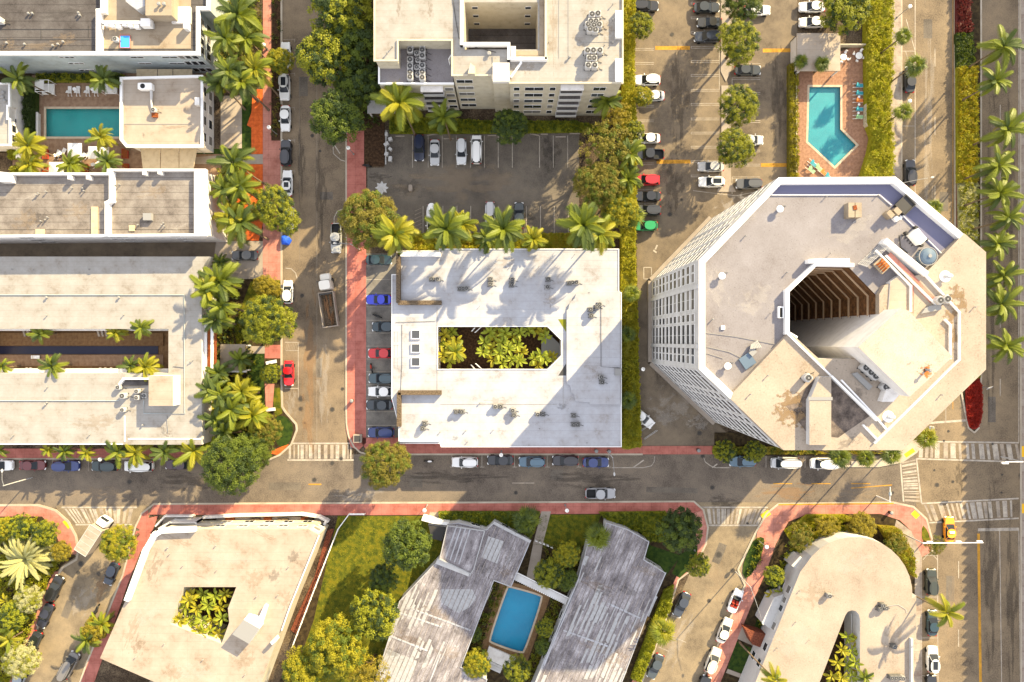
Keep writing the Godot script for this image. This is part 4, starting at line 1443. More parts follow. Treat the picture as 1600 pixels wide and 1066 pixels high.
	# gardens round the low houses
	deck("garden", [530, 805.3, 1082, 802.4, 1090, 850, 1060, 892, 1030, 965, 968, 1110, 420, 1110, 470, 980, 512, 860], "garden_soil", 0.112, inset(pool_south, 0.1))
	slab("lawn", [528, 806, 690, 806, 690, 860, 640, 960, 590, 1110, 440, 1110, 490, 970], "lawn", 0.118)
	slab("lawn", [846, 804, 940, 804, 920, 850, 880, 860, 838, 850], "lawn", 0.1185)
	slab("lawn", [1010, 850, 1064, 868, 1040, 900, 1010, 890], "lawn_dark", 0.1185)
	slab("path", [846, 799, 861, 799, 848, 850, 833, 850], "concrete", 0.123)
	slab("path", [833, 850.3, 848, 850.3, 840, 905, 822, 905], "concrete", 0.121)
	slab("path", [512, 828, 522, 826, 480, 955, 462, 990, 454, 984, 492, 900], "red_brick", 0.125)
	slab("path", [672, 800, 688, 800, 680, 816, 668, 816], "concrete_walk", 0.124)
	deck("pool_deck", [782, 905, 862, 926, 822, 1040, 752, 1012], "deck_brown", 0.122, pool_south)
	deck("pool_deck", [50, 118, 192, 118, 192, 285, 20, 285, 20, 240, 50, 232], "deck_tan", 0.10, pool_west)
	deck("pool_deck", [1243, 105, 1356, 66, 1356, 190, 1366, 215, 1362, 240, 1330, 292, 1243, 292], "deck_pink", 0.10, pool_east)
	slab("yard", [192.4, 100, 345, 100, 345, 150, 192.4, 150], "deck_tan", 0.09)
	slab("yard", [192.4, 225, 345, 232, 345, 285, 192.4, 285], "deck_tan", 0.09)
	slab("alley", [-200, 372, 345, 372, 345, 412, -200, 412], "asphalt_old", 0.02)
	slab("yard", [-200, 100, 49.6, 100, 49.6, 231, 20, 239, -200, 239], "garden_soil", 0.085)

	# the planted median
	var md := slab("median", [1493, -200, 1531, -200, 1531, 640, 1528, 668, 1522, 674, 1514, 668, 1508, 640, 1493, 560], "garden_soil", 0.14, "planted median of the avenue")
	kerb(md, [1492, -200, 1492, 560, 1507, 641, 1513, 669, 1522, 676, 1529, 669, 1532.5, 640, 1532.5, -200], 0.16, 0.3)
	slab("median_edge", [1493.4, 170, 1499, 170, 1499, 560, 1493.4, 560], "red_brick", 0.15)

	pool("swimming_pool", "long teal rectangular swimming pool beside the cream pool house", pool_west, "pool_teal", 0.9)
	pool("swimming_pool", "bright blue tilted swimming pool with rounded corners between the weathered roofs", pool_south, "pool_blue", 0.9)
	pool("swimming_pool", "pale turquoise angular swimming pool north of the octagonal tower", pool_east, "pool_cyan", 0.45)

func wheel_stop(a: Array, label: String) -> void:
	var b := MB.new()
	b.prism(strip(path([a[0], a[1], a[2], a[3]]), 0.2), 0.0, 0.13)
	var t := put("wheel_stop", b.mesh(M("concrete")), self)
	tag(t, label, "wheel stop", "wheel stops in the shaded car park")

func double_line(parent: Node, x0: float, y0: float, x1: float, y1: float) -> void:
	mark(parent, x0, y0 - 1.4, x1, y1 - 1.4, 0.08, 0.012)
	mark(parent, x0, y0 + 1.4, x1, y1 + 1.4, 0.08, 0.012)
	mark(parent, x0, y0 - 1.8, x0, y1 + 1.8, 0.08, 0.0127)

# two white lines (a-b and c-d) and uneven painted bars between them
func crosswalk(parent: Node, ax: float, ay: float, bx: float, by: float, cx: float, cy: float, dx: float, dy: float, n: int, y: float, across := false) -> void:
	mark(parent, ax, ay, bx, by, 0.28, y, "paint")
	mark(parent, cx, cy, dx, dy, 0.28, y, "paint")
	rng.seed = int(ax)
	var f := 0.02
	while f < 0.96:
		var w := rng.randf_range(0.02, 0.055)
		var g := rng.randf_range(0.008, 0.05)
		var a := Vector2(ax, ay).lerp(Vector2(bx, by), f)
		var b := Vector2(ax, ay).lerp(Vector2(bx, by), f + w)
		var c := Vector2(cx, cy).lerp(Vector2(dx, dy), f + w)
		var d := Vector2(cx, cy).lerp(Vector2(dx, dy), f)
		var m := MB.new()
		m.cap(plan([a.lerp(d, 0.08).x, a.lerp(d, 0.08).y, b.lerp(c, 0.08).x, b.lerp(c, 0.08).y, b.lerp(c, 0.92).x, b.lerp(c, 0.92).y, a.lerp(d, 0.92).x, a.lerp(d, 0.92).y]), y + 0.001)
		put("crosswalk_bar", m.mesh(M("paint" if rng.randf() < 0.6 else "paint_worn")), parent)
		f += w + g

# ---------------------------------------------------------------- buildings
func lines(t: Node, h: float, list: Array, w := 0.09, m := "metal_grey", called := "seam") -> void:
	for a in list:
		for i in range(0, a.size() - 3, 2):
			var b := MB.new()
			b.prism(strip(path([a[i], a[i + 1], a[i + 2], a[i + 3]], h), w), h - 0.01, h + 0.05)
			put(called, b.mesh(M(m)), t)

func make_buildings() -> void:
	make_west_hotel()
	make_south_hotel()
	make_long_building()
	make_apartments()
	make_courtyard_building()
	make_tower()
	make_cream_building()
	make_houses()
	make_round_building()
	make_east_block()

func make_west_hotel() -> void:
	var h := 9.0
	var t := building("hotel", "white hotel with dark grey flat roofs and stepped white front, top left corner", "building", [-150, -120, 322, -120, 322, 10, 306, 10, 306, 80, -150, 80], h, {"par": 0.6, "pw": 0.55, "roof": "roof_dark", "wall": "wall_blue", "read": 9.6})
	block(t, "roof_terrace", [158, -60, 298, -60, 298, 76, 158, 76], h + 0.01, h + 0.06, "roof_tan")
	low_wall(t, "parapet", [153, 78, 153, 17, 160, 16, 160, -60], 0.75, h, h + 1.0, "white_plain")
	block(t, "penthouse", [227, -60, 268, -60, 268, 24, 227, 24], h, h + 2.6, "roof_tan")
	block(t, "penthouse", [196, -60, 226, -60, 226, 9, 214, 15, 205, 9, 196, 2], h, h + 2.0, "wall_grey", -1.0, "roof_white")
	block(t, "chimney_stack", [268, 10, 297, 10, 297, 36, 268, 36], h, h + 0.5, "white")
	block(t, "stair_wall", [286, 32, 292, 32, 292, 44, 286, 44], h, h + 1.4, "white")
	for q in [[250, 8], [258, 8]]: vent(t, q[0], q[1], h + 2.6, 0.3, 0.5)
	for q in [[46, 22], [52, 22], [124, 21], [126, 25], [100, 66], [92, 70], [12, 68], [84, 72], [40, 70]]: vent(t, q[0], q[1], h, 0.2, 0.35)
	for q in [[60, 72, 20, 1.6, "stain_tan"], [100, 60, 6, 2.5, "stain_tan"], [14, 68, 3, 2.5, "stain_tan"], [100, 20, 12, 3, "stain_dark"]]: stain(t, q[0], q[1], h, q[2], q[3], 0.1, q[4])
	lines(t, h, [[0, 46, 146, 46], [0, 62, 146, 62], [64, 46, 64, 62], [138, 40, 138, 58]], 0.07, "metal_dark")
	windows(t, at(-20, 80, 9.6), at(306, 80, 9.6), [1.6, 4.6, 7.2], [[0.68, 2.2, 0.5], [0.84, 2.6, 0.5], [0.35, 1.6, 0.5], [0.31, 0.7, 0.5]], 0.5)
	windows(t, at(306, 80, 9.6), at(306, 10, 9.6), [1.8, 4.8, 7.4], [[0.14, 1.1], [0.34, 1.1], [0.54, 1.1], [0.78, 1.1]], 1.5)
	windows(t, at(262, 80, 9.6), at(306, 80, 9.6), [1.8, 4.8, 7.4], [[0.25, 0.9], [0.5, 0.9], [0.75, 0.9]], 1.5)
	var rack := thing("condenser_rack", "long pale rack of pipes and fans on the hotel's tan roof terrace", "air conditioner", at(205, 42, h) + Vector3(0, 0.06, 0))
	var b := MB.new()
	for k in 8:
		b.box(Vector3(-3.6 + k * 1.02, 0.75, (k % 3) * 0.2), Vector3(0.8, 0.75, 0.6), 0.0)
	b.box(Vector3(0, 1.2, -0.2), Vector3(8.2, 0.1, 0.5))
	b.box(Vector3(3.2, 0.9, -0.1), Vector3(1.6, 1.1, 1.3))
	put("cabinet", b.mesh(M("canvas_white")), rack)
	var f := MB.new()
	for x in [-4, -2, 0, 2, 4]:
		f.box(Vector3(x, 0.2, 0), Vector3(0.08, 0.4, 0.9))
	f.tube([Vector3(-4.2, 0.8, 0), Vector3(-5.0, 0.7, -0.9), Vector3(-5.0, 0.7, -2.0)], [0.22, 0.2, 0.2], 8)
	put("stand", f.mesh(M("metal")), rack)
	var tarp := thing("blue_sheet", "bright blue sheet in a pink frame lying on the hotel roof", "sheet", at(196.5, 66, h) + Vector3(0, 0.06, 0))
	var s := MB.new()
	s.box(Vector3(0, 0.12, 0), Vector3(1.6, 0.12, 2.0))
	put("sheet", s.mesh(M("blue_cloth")), tarp)
	var fr := MB.new()
	for k in [-1, 1]:
		fr.box(Vector3(k * 0.86, 0.14, 0), Vector3(0.1, 0.2, 2.2))
		fr.box(Vector3(0, 0.139, k * 1.06), Vector3(1.62, 0.2, 0.1))
	for k in 5:
		fr.tube([Vector3(-0.7 + k * 0.35, 0.2, -1.1), Vector3(-0.6 + k * 0.35, 0.45, -1.3)], [0.05, 0.05], 4)
	put("frame", fr.mesh(M("pink_pale")), tarp)
	condenser(184, 64, h + 0.06, "single box condenser west of the blue sheet on the hotel roof", "", false)
	condenser(4, 35, h, "large white cabinet on the dark hotel roof at the left edge of the photo", "", true)

	# the pool house and the little white wing at the left edge
	var ph := building("pool_house", "cream-roofed pool house with a white rim beside the teal pool", "building", [190.5, 124, 305, 121, 313, 121, 313, 226, 198, 226, 190.5, 217], 5.0, {"par": 0.35, "pw": 0.45, "roof": "roof_cream", "read": 5.4})
	block(ph, "front_screen", [304, 152, 311, 152, 311, 164, 304, 164], 5.0, 5.8, "white")
	windows(ph, at(313, 226, 5.4), at(313, 121, 5.4), [1.5, 3.9], [[0.15, 1.5], [0.4, 1.5], [0.62, 1.5], [0.84, 1.5]], 1.2)
	lines(ph, 5.0, [[194, 194, 300, 194]], 0.06)
	stain(ph, 270, 199, 5.0, 7, 1.0, 0, "stain_brown")
	stain(ph, 224, 211, 5.0, 0.6, 1.2, 0, "tar")
	block(ph, "awning", [213, 108, 300, 108, 300, 120, 213, 120], 3.4, 3.5, "canvas")
	lines(ph, 3.5, [[246, 108, 246, 120], [270, 108, 270, 120]], 0.08, "metal_dark")
	var fan := thing("rooftop_air_handler", "white air handler with one large round fan on the pool house roof", "air conditioner", at(231, 138, 5.0))
	var b2 := MB.new()
	b2.loft([round_plan(1.25, 0.6, 20, 8.0), round_plan(1.25, 0.6, 20, 8.0), round_plan(1.15, 0.5, 20, 8.0)], [0.15, 1.05, 1.1])
	b2.cap(round_plan(1.15, 0.5, 20, 8.0), 1.1)
	put("cabinet", b2.mesh(M("white_plain")), fan)
	var f2 := MB.new()
	f2.disc(Vector3(-0.35, 0, 0), 0.42, 1.1, 1.14, 18)
	put("fan", f2.mesh(M("fan_black")), fan)
	var d2 := MB.new()
	d2.tube([Vector3(0.9, 0.6, 0.55), Vector3(0.9, 0.5, 1.3), Vector3(0.75, 0.3, 2.6), Vector3(0.9, 0.1, 4.3)], [0.25, 0.25, 0.2, 0.2], 8)
	put("duct", d2.mesh(M("metal")), fan)
	condenser(243, 174, 5.0, "small white condenser at the foot of the duct on the pool house roof", "")
	var rs := thing("roof_vent", "small square terracotta vent on the pool house roof", "vent", at(243, 181, 5.0))
	var b3 := MB.new()
	b3.box(Vector3(0, 0.2, 0), Vector3(0.9, 0.4, 0.7))
	b3.box(Vector3(0, 0.43, 0), Vector3(1.0, 0.06, 0.8))
	put("cowl", b3.mesh(M("terracotta")), rs)
	for a in [[[219, 229, 250, 229, 250, 265, 223, 265], "western panel of the cream shade sail south of the pool house"], [[251, 229, 279, 229, 279, 265, 251, 265], "middle panel of the cream shade sail south of the pool house"], [[280, 229, 308, 233, 302, 265, 280, 265], "eastern slanting panel of the cream shade sail south of the pool house"]]:
		var aw := thing("shade_sail", a[1], "shade sail", Vector3.ZERO, 0.0, "shade sails south of the pool house")
		block(aw, "canvas", a[0], 2.96, 3.0, "canvas")
		var ps := MB.new()
		for i in [0, 2, 4, 6]:
			var c := at(a[0][i], a[0][i + 1], 3.0)
			ps.tube([Vector3(c.x, 0, c.z), Vector3(c.x, 2.95, c.z)], [0.05, 0.05], 6)
		put("pole", ps.mesh(M("metal")), aw)
	var wing := building("annex", "narrow white annex with terraces at the left edge beside the palms", "building", [-100, 133, 15, 133, 15, 165, 12, 165, 12, 188, 16, 188, 16, 226, -100, 226], 4.4, {"par": 0.4, "pw": 0.3, "roof": "roof_pale", "read": 4.4})
	block(wing, "terrace_floor", [15.5, 134, 26, 134, 26, 226, 17, 226], 0.05, 2.6, "white", 2.6)
	for q in [[17, 140, 24, 152], [18, 156, 25, 164], [18, 186, 25, 196], [18, 206, 25, 214]]:
		block(wing, "terrace_opening", [q[0], q[1], q[2], q[1], q[2], q[3], q[0], q[3]], 2.62, 2.66, "glass_soft")
	windows(wing, at(16, 226, 4.4), at(16, 188, 4.4), [3.6], [[0.3, 1.2], [0.7, 1.2]], 1.0)
	for q in [[6, 145], [5, 152], [8, 158]]: vent(wing, q[0], q[1], 4.4, 0.3, 0.3)
	block(wing, "planter", [27, 148, 34, 148, 34, 183, 27, 183], 0.05, 0.7, "white", 0.5)
	block(wing, "planter", [27, 195, 34, 195, 34, 222, 27, 222], 0.05, 0.7, "white", 0.5)

func make_south_hotel() -> void:
	var h := 9.0
	var t := building("hotel", "white hotel with two brown felt roofs behind thick white parapets, south of the teal pool", "building", [-150, 273, 170, 273, 170, 267, 318, 267, 318, 365, -150, 368], h, {"par": 0.9, "pw": 0.35, "roof": "roof_felt", "wall": "white", "read": 9.9})
	low_wall(t, "parapet", [172.5, 270, 172.5, 313, 166, 317, 166, 365], 0.55, h, h + 1.1, "white_plain")
	block(t, "front_screen", [303, 268, 317.5, 268, 317.5, 364.6, 303, 364.6], h, h + 1.0, "white")
	block(t, "front_wall", [318, 272, 331, 272, 331, 358, 318, 358], 0.0, 6.2, "white", 6.2)
	block(t, "front_wall", [331, 280, 341, 280, 341, 350, 331, 350], 0.0, 3.2, "white", 3.2)
	block(t, "skylight_kerb", [142, 323, 152, 323, 152, 366, 142, 366], h, h + 0.25, "canvas")
	block(t, "roof_hatch", [223, 333, 236, 333, 236, 344, 223, 344], h, h + 0.7, "metal_grey")
	block(t, "corner_block", [-2, 268, 16, 270, 16, 284, -2, 284], h, h + 1.4, "white")
	block(t, "vent_kerb", [55, 358, 69, 358, 69, 367, 55, 367], h, h + 0.15, "canvas")
	block(t, "vent_kerb", [201, 352, 210, 352, 210, 361, 201, 361], h, h + 0.18, "canvas")
	for q in [[107, 276], [136, 276], [224, 269], [248, 268]]:
		block(t, "parapet_bracket", [q[0] - 2, q[1] - 2, q[0] + 3, q[1] - 2, q[0] + 3, q[1] + 4, q[0] - 2, q[1] + 4], h, h + 1.2, "white")
	for q in [[58, 305], [62, 303], [74, 300], [114, 294], [131, 295], [133, 299], [182, 290], [188, 289], [66, 346], [73, 344], [76, 340], [217, 352], [254, 352], [258, 354], [257, 349]]: vent(t, q[0], q[1], h, 0.13, 0.45)
	stain(t, 66, 340, h, 4.2, 3.6, 0, "stain_dark")
	for q in [[40, 345, 6, 5, "stain_tan"], [35, 311, 6, 1.2, "stain_pale"], [120, 330, 6, 4, "stain_tan"], [240, 300, 7, 3, "stain_tan"], [280, 355, 4, 1.5, "stain_pale"]]: stain(t, q[0], q[1], h, q[2], q[3], 0.2, q[4])
	windows(t, at(-20, 368, 9.9), at(318, 365, 9.9), [1.8, 4.6, 7.2], [[0.13, 2.6, 0.9], [0.52, 2.2, 0.6], [0.58, 2.0, 0.6], [0.83, 1.6, 0.7]], 0.8)
	windows(t, at(331, 358, 6.2), at(331, 272, 6.2), [1.8, 4.6], [[0.1, 1.0], [0.28, 1.0], [0.5, 1.0], [0.7, 1.0], [0.9, 1.0]], 1.4)

func make_long_building() -> void:
	var h := 6.0
	var t := building("apartment_building", "long building with a pale sheeted roof round a narrow dark lap pool court", "building", [-150, 401, 328, 401, 315, 420, 315, 695, -150, 695], h, {"roof": "roof_pale", "wall": "white", "holes": [[-40, 514, 263, 514, 263, 583, -40, 583]], "floor": 0.3, "floor_mat": "deck_brown"})
	pipe(t, [-40, 461, 288, 461, 289, 646, 225, 646, 225, 626], h, 0.07, "wall_blue")
	pipe(t, [-40, 626, 186, 626], h, 0.07, "wall_blue")
	pipe(t, [271, 572, 289, 574], h, 0.06)
	pipe(t, [261, 650, 263, 676], h, 0.05)
	lines(t, h, [[195, 650, 195, 690], [200, 686, 314, 686]], 0.25, "white_plain", "roof_edge")
	lines(t, h, [[-40, 694, 192, 694]], 0.2, "white_plain", "roof_edge")
	block(t, "stair_tower", [234, 587, 272, 587, 272, 634, 234, 634], h, h + 2.6, "white", h + 2.2, "roof_cream")
	low_wall(t, "parapet", [186, 600, 192, 592, 234, 592], 0.3, h, h + 1.0, "white_plain")
	block(t, "plant_room", [186, 600, 193, 592, 233, 592, 233, 602, 196, 604], h, h + 0.3, "roof_dark")
	for q in [[20, 421, 0.1], [53, 422, 0.08], [140, 421, 0.1], [74, 465, 0.22], [187, 465, 0.22], [74, 493, 0.12], [194, 492, 0.12], [75, 605, 0.12], [72, 632, 0.2], [75, 629, 0.14], [22, 680, 0.1], [141, 679, 0.1], [224, 664, 0.16], [298, 565, 0.1], [302, 563, 0.1]]: vent(t, q[0], q[1], h, q[2], 0.35)
	stain(t, 262, 678, h, 2.0, 2.2, 0, "stain_brown")
	stain(t, 255, 672, h, 1.2, 3.0, 0.3, "stain_dark")
	for q in [[100, 440, 14, 4, "stain_pale"], [60, 650, 16, 5, "stain_pale"], [240, 430, 12, 4, "stain_pale"], [150, 660, 10, 4, "stain_tan"]]: stain(t, q[0], q[1], h, q[2], q[3], 0, q[4], 0.008)
	# in the court: decks, dark channel, walkways with stairs
	block(t, "lap_pool", [-40, 541, 247, 541, 247, 553.5, -40, 553.5], 0.3, 0.42, "pool_navy", 0.4)
	block(t, "court_deck", [-40, 554.5, 255, 554.5, 255, 572, -40, 572], 0.3, 0.6, "deck_tan", 0.5)
	block(t, "court_deck", [-40, 520, 255, 520, 255, 540, -40, 540], 0.3, 0.7, "deck_brown", 0.6)
	block(t, "gallery", [-40, 576, 263, 576, 263, 582.5, -40, 582.5], 3.4, 3.7, "white", 3.6)
	block(t, "gallery", [-40, 514.5, 263, 514.5, 263, 517, -40, 517], 3.4, 3.7, "white", 3.6)
	for x in [34, 40, 150, 156, 162]:
		block(t, "stair", [x, 515, x + 3, 515, x + 6, 526, x + 3, 526], 2.0, 2.3, "concrete", 2.3)
	for x in [40, 46, 155, 163, 172]:
		block(t, "stair", [x, 574, x + 3, 574, x - 2, 582, x - 5, 582], 2.8, 3.0, "concrete", 3.0)
	windows(t, at(315, 695, h), at(315, 420, h), [1.6, 4.4], [[0.1, 1.4], [0.3, 1.4], [0.5, 1.4], [0.7, 1.4], [0.9, 1.4]], 1.2)
	var pg := thing("pergola", "white and orange front pergola on the east face of the long pale building", "pergola")
	for k in 4:
		block(pg, "roof_panel", [319 + k * 5, 508, 323 + k * 5, 508, 323 + k * 5, 586, 319 + k * 5, 586], 4.8, 4.95, ["white_plain", "terracotta", "white_plain", "terracotta"][k])
	block(pg, "beam", [318, 506, 340, 506, 340, 508, 318, 508], 4.6, 5.0, "white")
	block(pg, "beam", [318, 586.5, 340, 586.5, 340, 588.5, 318, 588.5], 4.6, 5.0, "white")
	for q in [[320, 507], [338, 507], [320, 587], [338, 587]]:
		block(pg, "post", [q[0] - 1, q[1] - 1, q[0] + 1, q[1] - 1, q[0] + 1, q[1] + 1, q[0] - 1, q[1] + 1], 0.1, 4.6, "white")
	var po := thing("porch", "low flat tan porch roof in front of the long pale building", "porch")
	block(po, "roof", [344, 538, 383, 538, 383, 580, 344, 580], 2.9, 3.1, "roof_tan")
	block(po, "fascia", [343, 579.6, 384, 579.6, 384, 582, 343, 582], 2.7, 3.2, "white")
	for q in [[345, 540], [382, 540], [345, 579], [382, 579]]:
		block(po, "post", [q[0] - 1, q[1] - 1, q[0] + 1, q[1] - 1, q[0] + 1, q[1] + 1, q[0] - 1, q[1] + 1], 0.1, 2.9, "white")
	var un := [[188, 605, "westernmost condenser in the cluster by the white stair tower"], [196, 618, "tan condenser in the middle of the cluster by the white stair tower"], [217, 611, "upper of two condensers next to the white stair tower"], [217, 621, "lower of two condensers next to the white stair tower"], [229, 618, "slim condenser touching the west wall of the white stair tower"], [195, 640, "lone condenser below the pipe cluster on the long pale roof"]]
	for q in un: condenser(q[0], q[1], h, q[2], "condensers on the long pale roof", q[0] == 196)

func make_apartments() -> void:
	var h := 16.0
	var t := building("apartment_block", "cream apartment block with a deep square light well and rows of windows", "building", [586, -460, 972, -460, 972, 128, 797, 128, 797, 121, 770, 121, 770, 116, 707.5, 116, 707.5, 61, 620, 61, 620, 93, 586, 93], h, {"par": 0.3, "pw": 0.25, "roof": "roof_pale", "cop": "wall_cream", "wall": "wall_cream", "holes": [[726, 2, 840.5, 2, 840.5, 76, 726, 76]], "floor": 6.7, "floor_mat": "roof_dark", "read": 16.3})
	low_wall(t, "light_well_rim", [721, -60, 721, 68, 795, 68, 795, 91, 853, 91], 0.45, h, h + 0.9, "white_plain")
	low_wall(t, "light_well_rim", [853, 91, 853, -60], 0.35, h, h + 0.9, "wall_cream")
	block(t, "roof_step", [843, -60, 850, -60, 850, 87, 798, 87, 798, 79, 843, 79], h + 0.01, h + 0.12, "roof_tan")
	block(t, "roof_edge", [962, 16, 972.6, 16, 972.6, 58, 962, 58], h, h + 0.75, "white_plain")
	block(t, "roof_edge", [962, 91, 972.6, 91, 972.6, 127, 962, 127], h, h + 0.75, "white_plain")
	block(t, "stair_head", [770, 98, 796, 98, 796, 127, 770, 127], h, h + 0.9, "white")
	block(t, "roof_hatch", [798, 72, 806, 72, 806, 90, 798, 90], h, h + 1.1, "white")
	low_wall(t, "roof_kerb", [799, 119, 814, 98, 813, 90], 0.3, h, h + 0.4, "white_plain")
	block(t, "lift_head", [735, 98, 742, 104, 742, 115, 731, 115], h, h + 1.2, "wall_cream")
	# lower terrace with its plant
	block(t, "lower_wing", [592, 94, 708, 94, 708, 131, 592, 131], 0.0, 12.6, "wall_cream", 12.9, "roof_tower")
	block(t, "lower_wing", [620, 62, 708, 62, 708, 96, 620, 96], 0.0, 12.58, "wall_cream", 12.9, "roof_tower")
	low_wall(t, "parapet", [592, 94, 592, 130, 708, 130], 0.25, 12.6, 13.1, "white_plain")
	low_wall(t, "ladder_frame", [701, 92, 707, 82], 0.12, 12.6, 15.0, "white_plain")
	pipe(t, [707, -5, 712, 30, 717, 60, 735, 72, 775, 82], h, 0.05, "metal_dark", "cable")
	pipe(t, [770, 88, 770, 98], h, 0.05)
	lines(t, h, [[873, -60, 873, 91], [888, -60, 888, 96], [905, 66, 962, 66]], 0.06)
	for q in [[764, 85, 0.35], [605, 84, 0.14], [613, 74, 0.1], [857, 67, 0.1], [957, 8, 0.1], [957, 32, 0.1], [957, 68, 0.1], [944, 72, 0.12], [890, 90, 0.2]]: vent(t, q[0], q[1], h, q[2], 0.4)
	for q in [[623, 12, 1.2, 5, "stain_brown"], [672, 16, 1.2, 4, "stain_brown"], [865, 50, 2, 16, "stain_tan"], [945, 48, 4, 4, "stain_tan"], [820, 105, 5, 3, "stain_tan"], [650, 40, 10, 6, "stain_pale"], [920, 112, 6, 3, "stain_pale"]]: stain(t, q[0], q[1], h, q[2], q[3], 0, q[4])
	var fl := [2.2, 5.0, 7.8, 10.6, 13.4]
	windows(t, at(797, 128, 16.3), at(972, 128, 16.3), fl, [[0.06, 0.9], [0.22, 3.0], [0.39, 0.9], [0.82, 2.0]], 1.3)
	windows(t, at(740, 116, 16.3), at(797, 116, 16.3), fl, [[0.9, 0.55, 0.5]], 0.6)
	windows(t, at(592, 131, 12.9), at(708, 131, 12.9), [2.2, 5.0, 7.8, 10.6], [[0.8, 0.9], [0.93, 1.4]], 1.2)
	windows(t, at(708, 116, 16.3), at(740, 116, 16.3), fl, [[0.5, 2.6]], 1.2)
	windows(t, at(726, 2, 16.3), at(840.5, 2, 16.3), [8.6, 11.4, 14.2], [[0.13, 0.9, 0.7], [0.87, 0.9, 0.7]], 0.7)
	# two stacks of balconies
	for q in [[876, 912, 132.9, 15.0, 6, 2.7], [657, 692, 134.2, 12.0, 5, 2.55]]:
		for k in q[4]:
			var top: bool = k == q[4] - 1
			block(t, "balcony", [q[0], q[2], q[1], q[2], q[1], q[2] + (9.0 if top else 7.5), q[0], q[2] + (9.0 if top else 7.5)], 1.5 + k * q[5], (1.75 if top else 2.4) + k * q[5], "white" if top else "wall_grey", q[3])
			if not top: block(t, "balcony_floor", [q[0] + 1, q[2], q[1] - 1, q[2], q[1] - 1, q[2] + 6.5, q[0] + 1, q[2] + 6.5], 2.38 + k * q[5], 2.41 + k * q[5], "roof_dark", q[3])
	# entrance canopy
	var c := thing("entrance_canopy", "flat pale entrance canopy on posts west of the leaning palms", "canopy")
	block(c, "roof", [574, 157, 632, 157, 632, 177, 574, 177], 3.0, 3.2, "wall_grey", 3.2)
	for q in [[577, 160], [577, 175], [630, 160], [630, 175]]:
		block(c, "post", [q[0] - 1, q[1] - 1, q[0] + 1, q[1] - 1, q[0] + 1, q[1] + 1, q[0] - 1, q[1] + 1], 0.0, 3.0, "white")
	var nth := ["topmost", "second from the top", "third from the top", "fourth from the top", "fifth from the top", "lowest", "seventh from the top"]
	var ys := [73, 82, 97, 107, 116, 124]
	for i in 6: condenser(642 if i != 0 else 643, ys[i], 12.6, "white condenser, %s in the western column on the cream block's lower terrace" % nth[i], "condensers on the lower terrace", true)
	ys = [73, 82, 91, 106, 116, 125]
	for i in 6: condenser(661, ys[i], 12.6, "white condenser, %s in the eastern column on the cream block's lower terrace" % nth[i], "condensers on the lower terrace", true)
	for i in 4: condenser(652 + (i % 2) * 2, 86 + i * 11, 12.6, "slim condenser, %s between the two columns on the lower terrace" % ["topmost", "second from the top", "third from the top", "lowest"][i], "condensers on the lower terrace")
	var north := [[924, 27], [933, 26], [922, 38], [930, 38], [918, 43], [927, 44], [935, 43], [921, 50], [929, 51]]
	var nn := ["top left", "top right", "second row left", "second row right", "third row left", "third row middle", "third row right", "bottom row left", "bottom row right"]
	for i in 9: condenser(north[i][0], north[i][1], h, "fan condenser, %s of the nine-unit northern group on the cream block roof" % nn[i], "condensers on the cream block roof", true)
	var south := [[917, 83], [926, 83], [936, 83], [920, 95], [927, 95], [918, 106], [928, 106]]
	nn = ["top left", "top middle", "top right", "middle row left", "middle row right", "bottom left", "bottom right"]
	for i in 7: condenser(south[i][0], south[i][1], h, "fan condenser, %s of the seven-unit group near the cream block's south edge" % nn[i], "condensers on the cream block roof", true)

